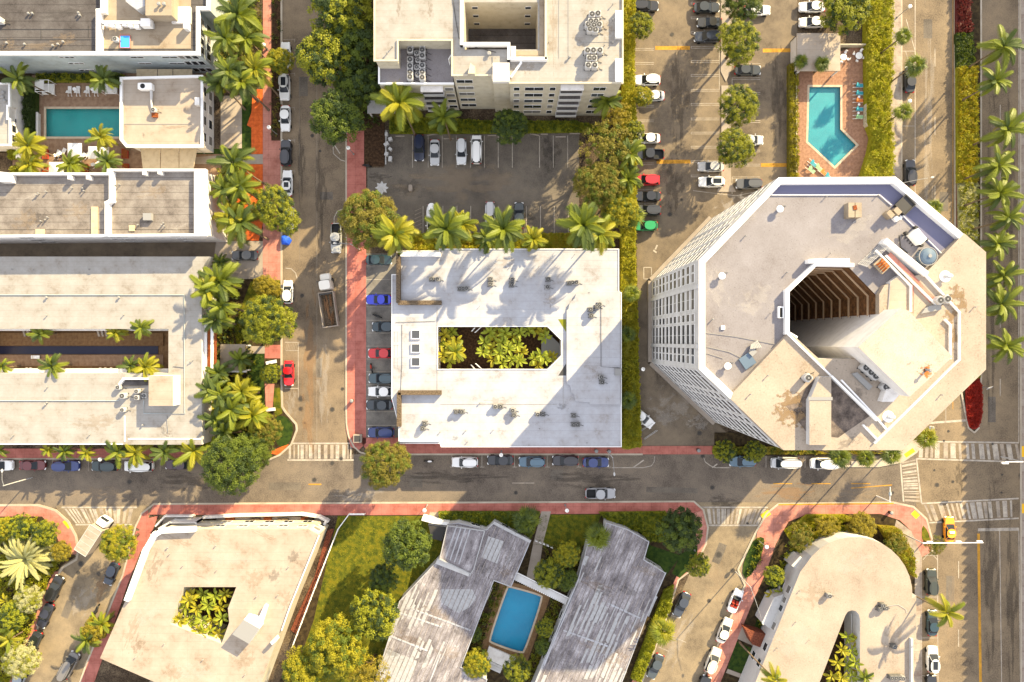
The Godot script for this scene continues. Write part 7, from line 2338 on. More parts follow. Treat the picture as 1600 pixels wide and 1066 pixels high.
# ---------------------------------------------------------------- trees, palms, hedges
func make_plants() -> void:
	# broadleaf trees
	tree(533, 22, 54, 9.0, "leaf_green", "tall green tree at the top edge beside the north to south street", 1)
	tree(510, 94, 50, 8.5, "leaf_green", "yellow-green tree leaning over the road, second from the top on the street's east side", 2)
	tree(558, 66, 46, 8.0, "leaf_mid", "mid-green tree wedged against the cream block's north-west corner", 3)
	tree(527, 182, 47, 8.5, "leaf_mid", "dark green tree nearest the shaded car park entrance", 0)
	tree(562, 135, 42, 7.0, "leaf_dark", "dark tree between the road and the entrance canopy", 5)
	tree(433, 328, 33, 6.5, "leaf_green", "olive-green street tree beside the orange paving", 4, "fine", "", 1.35)
	tree(438, 96, 22, 5.0, "leaf_yellow", "small yellowish tree between the palms and the northernmost white sedan", 6, "fine")
	tree(575, 345, 50, 7.0, "leaf_brown", "big brown-tinged tree above the parking bays", 7, "fine")
	tree(420, 501, 43, 7.0, "leaf_green", "large round green tree on the golden lawn beside the dump truck", 8, "fine")
	tree(418, 448, 24, 4.5, "leaf_gold", "small golden tree on the lawn below the driveway", 9, "fine", "", 0.8)
	tree(423, 584, 17, 3.5, "leaf_green", "small green shrub-like tree beside the bright red coupe", 10, "fine")
	tree(362, 728, 50, 7.5, "leaf_mid", "big round dark tree on the corner above the plum car", 11, "fine")
	tree(602, 724, 40, 6.5, "leaf_brown", "round olive tree on the corner below the parking bays", 12, "fine")
	tree(1064, 828, 38, 7.0, "leaf_dark", "dark round tree at the corner of the weathered eastern house", 13)
	tree(1091, 883, 20, 4.0, "leaf_green", "small bright tree on the kerb island by the slanting street", 14, "fine")
	tree(187, 850, 31, 6.0, "leaf_yellow", "round light green street tree beside the white box truck", 15, "fine")
	tree(634, 852, 44, 8.0, "leaf_mid", "large dark green tree at the edge of the lawn next to the weathered house", 16)
	tree(600, 905, 26, 5.0, "leaf_dark", "small dark tree in the shadow between two larger ones by the lawn", 17)
	tree(588, 958, 44, 7.0, "leaf_green", "green tree against the west side of the weathered house", 18)
	tree(530, 1012, 50, 7.5, "leaf_yellow", "wide yellow-green tree in the lower lawn", 19, "fine")
	tree(575, 1050, 36, 6.5, "leaf_gold", "golden tree with bare twigs at the bottom edge", 20, "sparse")
	tree(478, 1044, 40, 6.5, "leaf_yellow", "yellow-green tree at the bottom edge beside the brick path", 21, "fine")
	tree(1153, 67, 36, 6.5, "leaf_green", "largest round tree in the car park's island, second from the top", 22, "fine")
	tree(1155, 166, 34, 6.0, "leaf_green", "round tree in the car park's island, third from the top", 23, "fine")
	tree(1147, 232, 32, 6.0, "leaf_green", "round tree in the car park's island, lowest of four", 24, "fine")
	tree(1158, 2, 34, 6.0, "leaf_mid", "round tree cut by the top edge in the car park's island", 25, "fine")
	tree(1318, 14, 42, 6.5, "leaf_green", "wide green tree north of the cabana, at the top edge", 26)
	tree(1002, 40, 22, 4.5, "leaf_green", "small round tree by the hedge below the black corner SUV", 27, "fine")
	tree(1004, 151, 17, 3.6, "leaf_yellow", "small yellowish tree over the silver car by the hedge", 28, "fine")
	tree(990, 205, 18, 4.0, "leaf_green", "small tree in the hedge line above the black pickup", 29, "fine")
	tree(795, 197, 32, 7.0, "leaf_dark", "dark leafy tree in the shade below the cream block's wall", 30)
	tree(948, 228, 44, 7.5, "leaf_brown", "scraggly brown half-bare tree at the corner of the shaded car park", 31, "sparse")
	tree(935, 290, 40, 7.0, "leaf_brown", "olive-brown tree at the east end of the shaded car park", 32, "fine")
	tree(962, 180, 26, 5.5, "leaf_gold", "golden shrubby tree at the foot of the cream block's east end", 33, "sparse")
	tree(968, 330, 30, 6.0, "leaf_yellow", "yellow-green tree between the shaded car park and the hedge", 34, "fine")
	tree(820, 815, 18, 3.5, "leaf_mid", "small dark bushy tree in front of the weathered western house", 35, "fine")
	tree(886, 866, 22, 4.0, "leaf_yellow", "yellow-tipped bushy tree in the shaded garden between the houses", 36, "fine")
	tree(858, 897, 26, 4.2, "leaf_green", "round green tree beside the covered walk", 37, "fine")
	tree(885, 905, 18, 3.6, "leaf_mid", "darker small tree touching the east end of the covered walk", 38, "fine")
	tree(740, 990, 14, 2.6, "leaf_mid", "dark bush on the west edge of the tilted pool deck", 39, "fine")
	tree(745, 1036, 24, 3.2, "leaf_yellow", "bushy low tree at the south-west corner of the pool deck", 40, "fine")
	tree(808, 1046, 24, 3.4, "leaf_green", "bushy low tree south of the pool's white platform", 41, "fine")
	tree(851, 980, 16, 3.0, "leaf_green", "slim green bush on the east edge of the tilted pool deck", 42, "fine")
	tree(848, 1010, 14, 3.0, "leaf_mid", "dark bush below the slim green one on the pool deck's east edge", 43, "fine")
	tree(746, 926, 14, 2.6, "leaf_mid", "small dark bush in the corner between the house and the pool", 44, "fine")
	tree(1250, 838, 24, 3.6, "leaf_brown", "brown twiggy bush on the bend of the pink pavement", 45, "sparse")
	tree(1290, 822, 22, 2.8, "leaf_gold", "golden twiggy bush north of the round-ended building", 46, "sparse")
	tree(1345, 822, 24, 2.8, "leaf_gold", "low golden bush near the tip of the rounded roof", 47, "fine")
	tree(1400, 850, 22, 3.0, "leaf_brown", "low brown bush east of the rounded roof", 48, "sparse")
	tree(1210, 900, 18, 3.4, "leaf_lime", "lime-green bush beside the curving pink pavement", 49, "fine")
	tree(1460, 853, 18, 3.0, "leaf_brown", "bare reddish bush by the avenue under the signal arm", 50, "sparse")
	tree(1132, 704, 20, 4.5, "leaf_green", "left of two small shaded trees on the planted strip south of the tower", 51)
	tree(1178, 704, 20, 4.5, "leaf_green", "right of two small shaded trees on the planted strip south of the tower", 52)
	tree(395, 705, 34, 4.5, "leaf_mid", "dark bushy tree between the big round corner tree and the crossing", 53, "fine")
	tree(415, 672, 26, 3.6, "leaf_brown", "pinkish brown flowering bush beside the corner lawn", 54, "fine")
	tree(33, 824, 24, 2.6, "leaf_lime", "lime-green bush in the rounded corner garden", 55)
	tree(70, 832, 24, 2.8, "leaf_green", "green bush on the east side of the rounded corner garden", 56)
	tree(8, 826, 20, 2.6, "leaf_yellow", "yellowish bush at the left edge in the corner garden", 57)
	tree(98, 862, 18, 2.2, "leaf_gold", "golden bush at the tip of the rounded corner garden", 58)
	tree(45, 937, 24, 3.0, "leaf_silver", "pale variegated bush below the spiky silver plant", 59, "fine")
	tree(20, 960, 26, 3.2, "leaf_lime", "lime-green leafy bush at the left edge below the pale variegated one", 60)
	tree(34, 1030, 30, 3.4, "leaf_silver", "large pale variegated bush near the bottom left corner", 61, "fine")
	tree(150, 985, 22, 3.2, "leaf_gold", "yellow bush growing over the slanting street", 62)
	# feather palms west of the north to south street
	var p := "tall feather palm in front of the top left hotel, "
	for q in [[372, 22, 9.0, 3.3, "topmost", "frond"], [352, 60, 9.0, 3.2, "second from the top", "frond"], [386, 60, 8.0, 3.0, "nearest the pink pavement", "frond"], [358, 112, 8.5, 3.2, "beside the pool house's corner", "frond_dark"], [378, 128, 8.0, 3.0, "whose trunk meets the orange paving", "frond"], [398, 108, 7.5, 2.8, "tangled with dry yellow fronds", "frond_yellow"], [342, 130, 7.0, 2.8, "closest to the pool house", "frond_dark"]]:
		palm(q[0], q[1], q[2], q[3], q[5], p + q[4], {"lean": [1.8, 2.2], "n": 15})
	p = "feather palm between the orange paving and the brown-roofed hotel, "
	for q in [[366, 254, 8.0, 3.3, "topmost", "frond_dark"], [374, 292, 8.0, 3.0, "second from the top", "frond"], [352, 296, 7.5, 2.8, "closest to the white front", "frond"], [375, 348, 7.5, 3.2, "beside the olive-green street tree", "frond_dark"], [362, 336, 7.0, 2.8, "between two darker ones", "frond_yellow"]]:
		palm(q[0], q[1], q[2], q[3], q[5], p + q[4], {"lean": [2.2, 1.8], "n": 14})
	p = "palm in the long pale building's front garden, "
	for q in [[345, 410, 4.5, 1.7, "darkest and northernmost", "frond_dark"], [343, 440, 7.5, 3.4, "widest, next to the driveway", "frond"], [325, 452, 8.0, 2.8, "leaning over the pale roof", "frond_yellow"], [347, 478, 7.5, 3.0, "beside the golden lawn", "frond"], [338, 500, 6.5, 2.6, "above the white and orange pergola", "frond_dark"], [375, 562, 4.2, 1.9, "standing on the tan porch", "frond"], [341, 583, 5.0, 2.2, "at the pergola's south end", "frond_dark"], [345, 617, 7.0, 3.0, "leaning over the roof's east edge", "frond"], [378, 612, 6.0, 2.8, "with the yellowest fronds", "frond_yellow"], [362, 640, 6.5, 3.0, "in the densest part of the planting", "frond"], [395, 650, 5.5, 2.6, "nearest the corner lawn", "frond_yellow"], [337, 655, 6.0, 2.6, "beside the south end of the roof", "frond_dark"], [350, 676, 5.5, 2.4, "just above the big round corner tree", "frond"], [330, 610, 6.5, 2.4, "westernmost of the thicket", "frond_dark"], [386, 630, 5.0, 2.2, "lime-fronded, in mid thicket", "frond_yellow"]]:
		palm(q[0], q[1], q[2], q[3], q[5], p + q[4], {"lean": [0.8, 0.6], "n": 14})
	p = "palm growing on the pavement south of the long pale roof, "
	var nth := ["westernmost", "second from the west", "third from the west", "fourth from the west", "fifth from the west", "sixth from the west", "seventh from the west", "eighth from the west"]
	var xs := [[-2, 704], [75, 703], [100, 706], [135, 708], [184, 706], [213, 708], [258, 706], [303, 705]]
	for i in 8: palm(xs[i][0], xs[i][1], 5.0, [1.4, 1.5, 1.5, 1.7, 2.4, 2.6, 2.5, 2.8][i], "frond_yellow" if i % 2 else "frond", p + nth[i], {"n": 11, "lean": [-0.6, -0.2], "group": "palms along the southern pavement"})
	# courts and pool terrace
	for q in [[29, 123, 6.5, 2.6, "dark palm at the north-west corner of the teal pool terrace", "frond_dark"], [162, 124, 6.5, 2.6, "dark palm against the hotel wall north of the teal pool", "frond_dark"], [158, 214, 6.0, 2.3, "yellow palm leaning over the teal pool's south edge", "frond_yellow"], [44, 228, 5.5, 2.4, "yellow palm beside the white annex", "frond_yellow"], [47, 257, 5.0, 2.1, "small yellow palm beside the red planter by the round bush", "frond_yellow"], [110, 256, 5.5, 2.3, "green-yellow palm between the parasols below the teal pool", "frond"], [168, 253, 5.5, 2.1, "palm beside the red planters at the pool terrace's east end", "frond"]]:
		palm(q[0], q[1], q[2], q[3], q[5], q[4], {"lean": [1.6, 0.6] if q[0] < 160 else [2.2, 0.8], "n": 13})
	for q in [[222, 512, 6.5, 2.0, "frond", "palm rising from the lap pool court's north-east end"], [62, 521, 5.0, 2.0, "frond", "low palm at the lap pool court's north side"], [180, 520, 5.0, 1.7, "frond_yellow", "yellow-green palm at the lap pool court's north side"], [82, 572, 5.6, 2.2, "frond", "palm at the lap pool court's south side"], [228, 573, 5.6, 2.3, "frond_yellow", "bright yellow palm in the lap pool court's south-east corner"], [205, 572, 5.0, 1.8, "frond_dark", "darker palm beside the bright yellow one in the lap pool court"], [3, 573, 5.0, 1.6, "frond", "palm cut by the left edge in the lap pool court"]]:
		palm(q[0], q[1], q[2], q[3], q[4], q[5], {"n": 13, "base": 0.3})
	# palms north of the white courtyard building, whose shadows fall across its roof
	for q in [[618, 366, 10.5, 3.1, "westernmost", "frond_yellow"], [697, 357, 12.0, 3.3, "with the largest crown, behind the cream-white van", "frond"], [723, 352, 7.0, 2.3, "small and bright, right of the largest", "frond_yellow"], [787, 358, 12.0, 3.1, "in the middle, right of the silver-white SUV", "frond"], [834, 374, 7.0, 2.3, "low and bright, below the black sedan", "frond_yellow"], [912, 352, 13.5, 3.4, "tallest, near the east end", "frond"], [937, 366, 12.5, 3.0, "easternmost, beside the tallest", "frond_yellow"], [760, 372, 6.0, 2.0, "low, between the two big middle ones", "frond"]]:
		palm(q[0], q[1], q[2], q[3], q[5], "feather palm north of the white courtyard roof, " + q[4], {"n": 19, "trunk": 0.2, "group": ""})
	# shaded palms below the cream block
	for q in [[624, 160, 11.0, 3.5, "frond_yellow", "big sunlit palm leaning west below the cream block's terrace", [1.2, 2.4]], [693, 183, 9.0, 2.8, "frond", "shaded palm below the cream block's western balconies", [0.4, 1.2]], [948, 158, 9.0, 2.7, "frond", "palm at the cream block's south-east corner", [0.3, 0.6]], [984, 240, 8.0, 2.6, "frond", "bright green palm in the hedge beside the black pickup", [-1.0, 0.5]], [982, 280, 7.0, 2.5, "frond", "green palm in the hedge beside the red SUV", [-0.6, 0.3]]]:
		palm(q[0], q[1], q[2], q[3], q[4], q[5], {"lean": q[6], "n": 18})
	# fan palms in the hedge and by the tower
	for q in [[988, 337, 5.0, 1.9, "fan palm in the hedge beside the black SUV and the green car", "frond"], [986, 460, 4.0, 1.5, "fan palm in the hedge west of the tower's north corner", "frond"], [981, 522, 4.0, 1.4, "fan palm in the shaded hedge, middle of three", "frond_dark"], [981, 626, 4.5, 1.7, "fan palm in the shaded hedge near the slantwise white car", "frond_dark"],
			[1430, 103, 7.5, 1.9, "fan palm above the black sedan on the avenue", "frond"], [1412, 56, 7.0, 1.5, "fan palm on the avenue pavement, topmost", "frond"], [1411, 175, 5.0, 1.5, "fan palm on the avenue pavement beside the globe lamp", "frond"], [1459, 325, 5.5, 1.6, "fan palm peeping out behind the tower's north-east side", "frond"], [1447, 685, 7.0, 1.7, "fan palm on the corner at the tower's south-east foot", "frond_yellow"],
			[1312, 714, 9.0, 1.7, "westernmost of three fan palms under the tower's south edge", "frond"], [1352, 716, 8.5, 1.7, "middle of three fan palms under the tower's south edge", "frond"], [1392, 712, 8.5, 1.6, "easternmost of three fan palms under the tower's south edge", "frond"],
			[934, 838, 5.0, 2.0, "fan palm at the north-west corner of the eastern weathered house", "frond"], [1035, 985, 5.0, 2.1, "yellow fan palm between the eastern house and the slanting street", "frond_yellow"], [1284, 100, 3.6, 1.4, "small palm at the south-west corner of the cabana", "frond_dark"], [1252, 96, 3.6, 1.3, "small palm at the north-west end of the turquoise pool's wall", "frond"]]:
		palm(q[0], q[1], q[2], q[3], q[5], q[4], {"fan": true, "n": 24, "lean": [-0.9, 0.7] if q[0] > 1400 and q[1] < 400 else [0.2, 0.1]})
	palm(822, 812, 3.0, 2.3, "frond_dark", "low dark fan palm in front of the western weathered house", {"fan": true, "n": 22})
	palm(42, 873, 2.2, 3.9, "frond_silver", "huge spiky silver plant with radiating blades in the corner garden", {"n": 52, "trunk": 0.4})
	palm(136, 1000, 4.0, 2.2, "frond", "green palm leaning over the covered grey vehicle", {"n": 11})
	palm(160, 975, 3.6, 2.0, "frond_yellow", "yellow-green palm against the cream building's west wall", {"n": 11})
	palm(15, 1000, 4.0, 2.0, "frond_yellow", "yellow-green palm at the left edge of the bottom left garden", {"n": 12})
	# palms of the median and the avenue
	var my := [[1568, 72], [1556, 127], [1574, 202], [1560, 258], [1562, 302], [1576, 340], [1560, 381], [1568, 430], [1565, 475], [1572, 540]]
	nth = ["northernmost", "second from the north", "third from the north", "fourth from the north", "fifth from the north", "sixth from the north", "seventh from the north", "eighth from the north", "ninth from the north", "southernmost"]
	for i in 10: palm(my[i][0], my[i][1], 8.2, 2.9, "frond", "coconut palm leaning over the avenue from the median, " + nth[i], {"n": 12, "lean": [-1.0, 0.7], "group": "coconut palms of the median"})
	palm(1480, 957, 10.8, 2.7, "frond_yellow", "coconut palm leaning from the round-ended building over the avenue", {"n": 9, "lean": [-3.4, -1.2]})
	palm(1212, 1062, 9.5, 2.4, "frond_yellow", "coconut palm with a curved trunk by the round-ended building's west wall", {"n": 8, "lean": [-3.0, -2.2]})
	palm(1352, 1058, 6.6, 1.5, "frond", "slim palm top beside the wedge court, at the bottom edge", {"n": 11, "base": 0.1})
	# broad-leaved plants in the courts
	grove([[694, 524], [705, 519], [698, 540], [712, 534], [693, 555], [703, 565], [716, 552]], 3.4, 1.6, "in the courtyard's west clump of banana leaves", "banana-leaved plants of the courtyard", "blade_yellow")
	grove([[765, 520], [778, 514], [790, 521], [757, 535], [772, 532], [785, 536], [755, 550], [768, 546], [780, 552], [770, 562], [785, 568]], 3.4, 1.6, "in the left half of the courtyard's middle clump", "banana-leaved plants of the courtyard", "blade")
	grove([[800, 528], [812, 520], [795, 545], [808, 538], [815, 550], [800, 562], [812, 563], [825, 517], [838, 514]], 3.4, 1.6, "in the right half of the courtyard's middle clump", "banana-leaved plants of the courtyard", "blade")
	grove([[848, 519], [852, 527], [835, 560], [846, 555], [852, 562], [840, 570], [862, 558]], 3.2, 1.5, "beside the courtyard's grey terrace", "banana-leaved plants of the courtyard", "blade")
	palm(711, 550, 5.0, 1.9, "frond_yellow", "bright yellow palm in the courtyard's west clump", {"n": 12})
	grove([[300, 930], [292, 948], [308, 950], [282, 968], [298, 970], [318, 928], [310, 986], [278, 976], [296, 938]], 4.6, 1.6, "in the west half of the five-sided court", "plants of the five-sided court", "blade_yellow")
	grove([[336, 930], [352, 928], [326, 946], [344, 948], [316, 968], [332, 970], [348, 966], [326, 988], [342, 990], [336, 1002], [316, 990]], 4.6, 1.6, "in the east half of the five-sided court", "plants of the five-sided court", "blade")
	grove([[1324, 995], [1316, 1015], [1308, 1035], [1322, 1038], [1300, 1056], [1315, 1058], [1295, 1075]], 4.2, 1.5, "along the slanting side of the wedge court", "plants of the wedge court", "blade_yellow")
	grove([[1338, 1000], [1331, 1018], [1337, 1035], [1330, 1057], [1341, 1050], [1328, 1078]], 4.2, 1.5, "along the straight side of the wedge court", "plants of the wedge court", "blade")
	grove([[1222, 925], [1235, 912], [1216, 945], [1240, 926], [1205, 930]], 1.8, 1.3, "beside the pink pavement west of the round-ended building", "plants west of the round-ended building", "blade")
	grove([[344, 690], [372, 691], [358, 660], [400, 692], [408, 640], [372, 588], [352, 600], [390, 602], [330, 688], [336, 635], [400, 662]], 1.8, 1.4, "under the palms of the front garden", "plants of the front garden", "blade")
	grove([[152, 968], [165, 985], [140, 986]], 2.2, 1.6, "against the cream building's west wall", "plants beside the slanting street", "blade_yellow")
	grove([[10, 940], [28, 975], [14, 985]], 2.2, 1.6, "at the left edge below the spiky plant", "plants beside the slanting street", "blade")
	# hedges and ground cover
	hedge("hedge", [1356, -60, 1394, -60, 1394, 90, 1391, 170, 1396, 250, 1390, 290, 1345, 290, 1362, 235, 1366, 212, 1358, 190], 2.2, ["leaf_hedge", "leaf_lime", "leaf_hedge"], "thick golden-green hedge between the turquoise pool and the avenue", "hedge", 13.0)
	hedge("hedge", [974, -60, 992, -60, 990, 100, 994, 220, 992, 400, 996, 520, 996, 560, 974, 560, 972, 420, 975, 200], 2.6, ["leaf_hedge", "leaf_green", "leaf_yellow"], "long sunlit hedge between the courtyard building and the eastern car park", "hedge", 12.0)
	hedge("hedge", [974, 561, 996, 561, 999, 640, 1001, 698, 974, 700], 2.6, ["leaf_green", "leaf_hedge", "leaf_yellow"], "shaded lower end of the long hedge by the slantwise white car", "hedge", 13.0)
	hedge("hedge", [1236, 100, 1246, 100, 1246, 285, 1236, 285], 1.8, ["leaf_brown", "leaf_yellow"], "narrow brownish hedge along the west side of the turquoise pool", "hedge", 14.0)
	hedge("hedge", [1498, 105, 1527, 105, 1527, 284, 1499, 284], 1.1, ["leaf_hedge", "leaf_gold", "leaf_yellow"], "golden hedge in the median, middle length", "hedge", 15.0)
	hedge("hedge", [1500, 286, 1527, 286, 1527, 375, 1501, 375], 0.9, ["leaf_silver", "leaf_green"], "pale clumpy ground-cover hedge in the median south of the golden one", "hedge", 11.0)
	hedge("hedge", [1496, -60, 1514, -60, 1518, 50, 1496, 52], 0.8, ["leaf_maroon"], "dark red planting at the top end of the median", "flower bed", 16.0)
	hedge("hedge", [1496, 53, 1519, 52, 1523, 104, 1497, 104], 0.9, ["leaf_dark", "leaf_mid"], "dark green planting in the median below the red bed", "hedge", 14.0)
	hedge("flower_bed", [1512, 592, 1533, 590, 1535, 640, 1531, 665, 1522, 671, 1515, 664, 1511, 630], 0.5, ["leaf_red"], "bright red flower bed at the tip of the median", "flower bed", 60.0, -1.0, 1, 0.18)
	hedge("hedge", [1500, 377, 1527, 377, 1530, 590, 1510, 590], 0.9, ["leaf_green", "leaf_yellow"], "green planting in the median behind the tower", "hedge", 12.0)
	hedge("hedge", [58, 117, 190, 117, 190, 124, 58, 124], 1.6, ["leaf_green", "leaf_dark"], "low hedge along the hotel wall north of the teal pool", "hedge", 16.0)
	hedge("hedge", [38, 135, 52, 135, 52, 215, 42, 215, 38, 180], 1.7, ["leaf_dark"], "dark narrow hedge west of the teal pool", "hedge", 18.0)
	hedge("hedge", [645, 366, 950, 366, 955, 388, 645, 388], 1.4, ["leaf_yellow", "leaf_lime", "leaf_gold"], "strip of yellow-green shrubs along the white courtyard building's north side", "shrubs", 11.0)
	hedge("hedge", [686, 802, 842, 802, 836, 824, 828, 842, 770, 814, 758, 826, 716, 815, 690, 815], 1.3, ["leaf_mid", "leaf_green"], "dark shrubs along the front of the western weathered house", "shrubs", 13.0)
	hedge("hedge", [940, 803, 1040, 802, 1045, 845, 1015, 845, 1003, 830, 950, 812], 1.3, ["leaf_green", "leaf_mid"], "dark shrubs along the front of the eastern weathered house", "shrubs", 13.0)
	hedge("hedge", [1040, 925, 1052, 918, 1048, 945, 1014, 1030, 1000, 1066, 988, 1060, 1020, 975], 1.2, ["leaf_green", "leaf_lime"], "leafy hedge between the eastern weathered house and its pavement", "hedge", 14.0)
	hedge("hedge", [610, 182, 770, 190, 900, 190, 960, 205, 900, 204, 770, 206, 610, 206], 1.0, ["leaf_green", "leaf_mid"], "shaded shrubs under the cream block's south wall", "shrubs", 13.0)
	hedge("hedge", [1116, 700, 1395, 700, 1395, 708, 1116, 709], 0.7, ["leaf_gold", "leaf_mid"], "low mixed shrubs under the tower's south edge", "shrubs", 13.0)
	hedge("hedge", [1262, 806, 1320, 806, 1335, 812, 1270, 826, 1240, 850, 1228, 830], 0.7, ["leaf_yellow", "leaf_green"], "low green shrubs along the bend of the pink pavement", "shrubs", 13.0)
	hedge("hedge", [1250, 862, 1275, 838, 1310, 826, 1340, 826, 1310, 838, 1275, 860, 1258, 880], 2.4, ["leaf_yellow", "leaf_mid"], "narrow green shrubs hugging the round-ended building's north-west wall", "shrubs", 14.0)
	hedge("hedge", [1380, 826, 1405, 828, 1424, 862, 1430, 900, 1415, 880, 1396, 850], 2.6, ["leaf_gold", "leaf_green"], "golden shrubs hugging the round-ended building's north-east wall", "shrubs", 13.0)
	cover("ground_cover", [336, -60, 408, -60, 410, 138, 376, 140, 345, 148, 340, 100], 0.9, ["leaf_green", "leaf_dark", "leaf_brown"], 6.0)
	cover("ground_cover", [343, 262, 374, 258, 370, 300, 376, 372, 345, 372], 0.9, ["leaf_green", "leaf_dark", "leaf_yellow"], 6.0)
	cover("ground_cover", [0, 808, 60, 808, 88, 840, 110, 872, 84, 896, 20, 1066, 0, 1066], 0.6, ["leaf_green", "leaf_yellow", "leaf_lime"], 8.0)
	cover("ground_cover", [330, 440, 365, 440, 400, 560, 384, 640, 430, 690, 400, 715, 322, 700], 0.5, ["leaf_dark", "leaf_green", "leaf_brown"], 5.0)
	cover("ground_cover", [1165, 900, 1183, 838, 1195, 844, 1185, 882], 0.4, ["leaf_green", "leaf_dark"], 8.0)
	cover("ground_cover", [1200, 910, 1230, 850, 1248, 860, 1240, 890, 1190, 1000, 1180, 985], 0.5, ["leaf_dark", "leaf_green"], 7.0)
	cover("ground_cover", [850, 850, 915, 850, 900, 905, 886, 930, 850, 905], 0.5, ["leaf_dark", "leaf_brown", "leaf_mid"], 6.0)
	cover("ground_cover", [771, 908, 790, 914, 755, 1005, 765, 1045, 722, 1040], 0.4, ["leaf_mid", "leaf_brown"], 6.0)
	cover("ground_cover", [862, 930, 893, 940, 840, 1066, 818, 1060], 0.4, ["leaf_mid", "leaf_green", "leaf_brown"], 7.0)
	cover("ground_cover", [542, -60, 590, -60, 592, 200, 542, 200], 0.6, ["leaf_dark", "leaf_mid"], 4.0)
	cover("ground_cover", [424, 0, 440, 0, 440, 218, 424, 218], 0.3, ["leaf_brown", "leaf_dark"], 2.0)
	cover("grass", [528, 808, 690, 808, 690, 860, 640, 960, 590, 1090, 450, 1090, 492, 970], 0.08, ["leaf_hedge"], 2.5, 0, 0.07)
	cover("grass", [395, 442, 440, 440, 440, 468, 400, 520, 372, 538], 0.1, ["leaf_gold"], 4.0, 0, 0.09)
	cover("grass", [388, 555, 412, 555, 412, 638, 388, 638], 0.1, ["leaf_mid"], 5.0, 0, 0.09)
	cover("grass", [846, 806, 938, 806, 918, 850, 880, 858, 838, 850], 0.1, ["leaf_mid"], 4.0, 0, 0.09)
	hedge("round_bush", [12, 222, 30, 222, 30, 246, 14, 246], 1.2, ["leaf_lime"], "square bright green bush beside the white annex", "bush", 18.0)
	hedge("round_bush", [16, 262, 34, 260, 40, 268, 32, 273, 18, 272], 1.2, ["leaf_green"], "round green bush above the brown-roofed hotel's corner", "bush", 20.0, -1.0, 2)

const PLACES := ["northernmost", "second from the north", "third from the north", "fourth from the north", "fifth from the north", "sixth from the north", "seventh from the north", "eighth from the north", "ninth from the north", "tenth from the north", "eleventh from the north"]

func grove(c: Array, h: float, r: float, where: String, group: String, look: String) -> void:
	c.sort_custom(func(a, b): return a[1] * 1000 + a[0] < b[1] * 1000 + b[0])
	for i in c.size():
		var look_i := look if i % 3 else ("blade_yellow" if look == "blade" else "blade")
		plant(c[i][0], c[i][1], h + (i % 3) * 0.5, r, look_i, "broad-leaved plant %s, %s" % [where, PLACES[i]], group, 10)

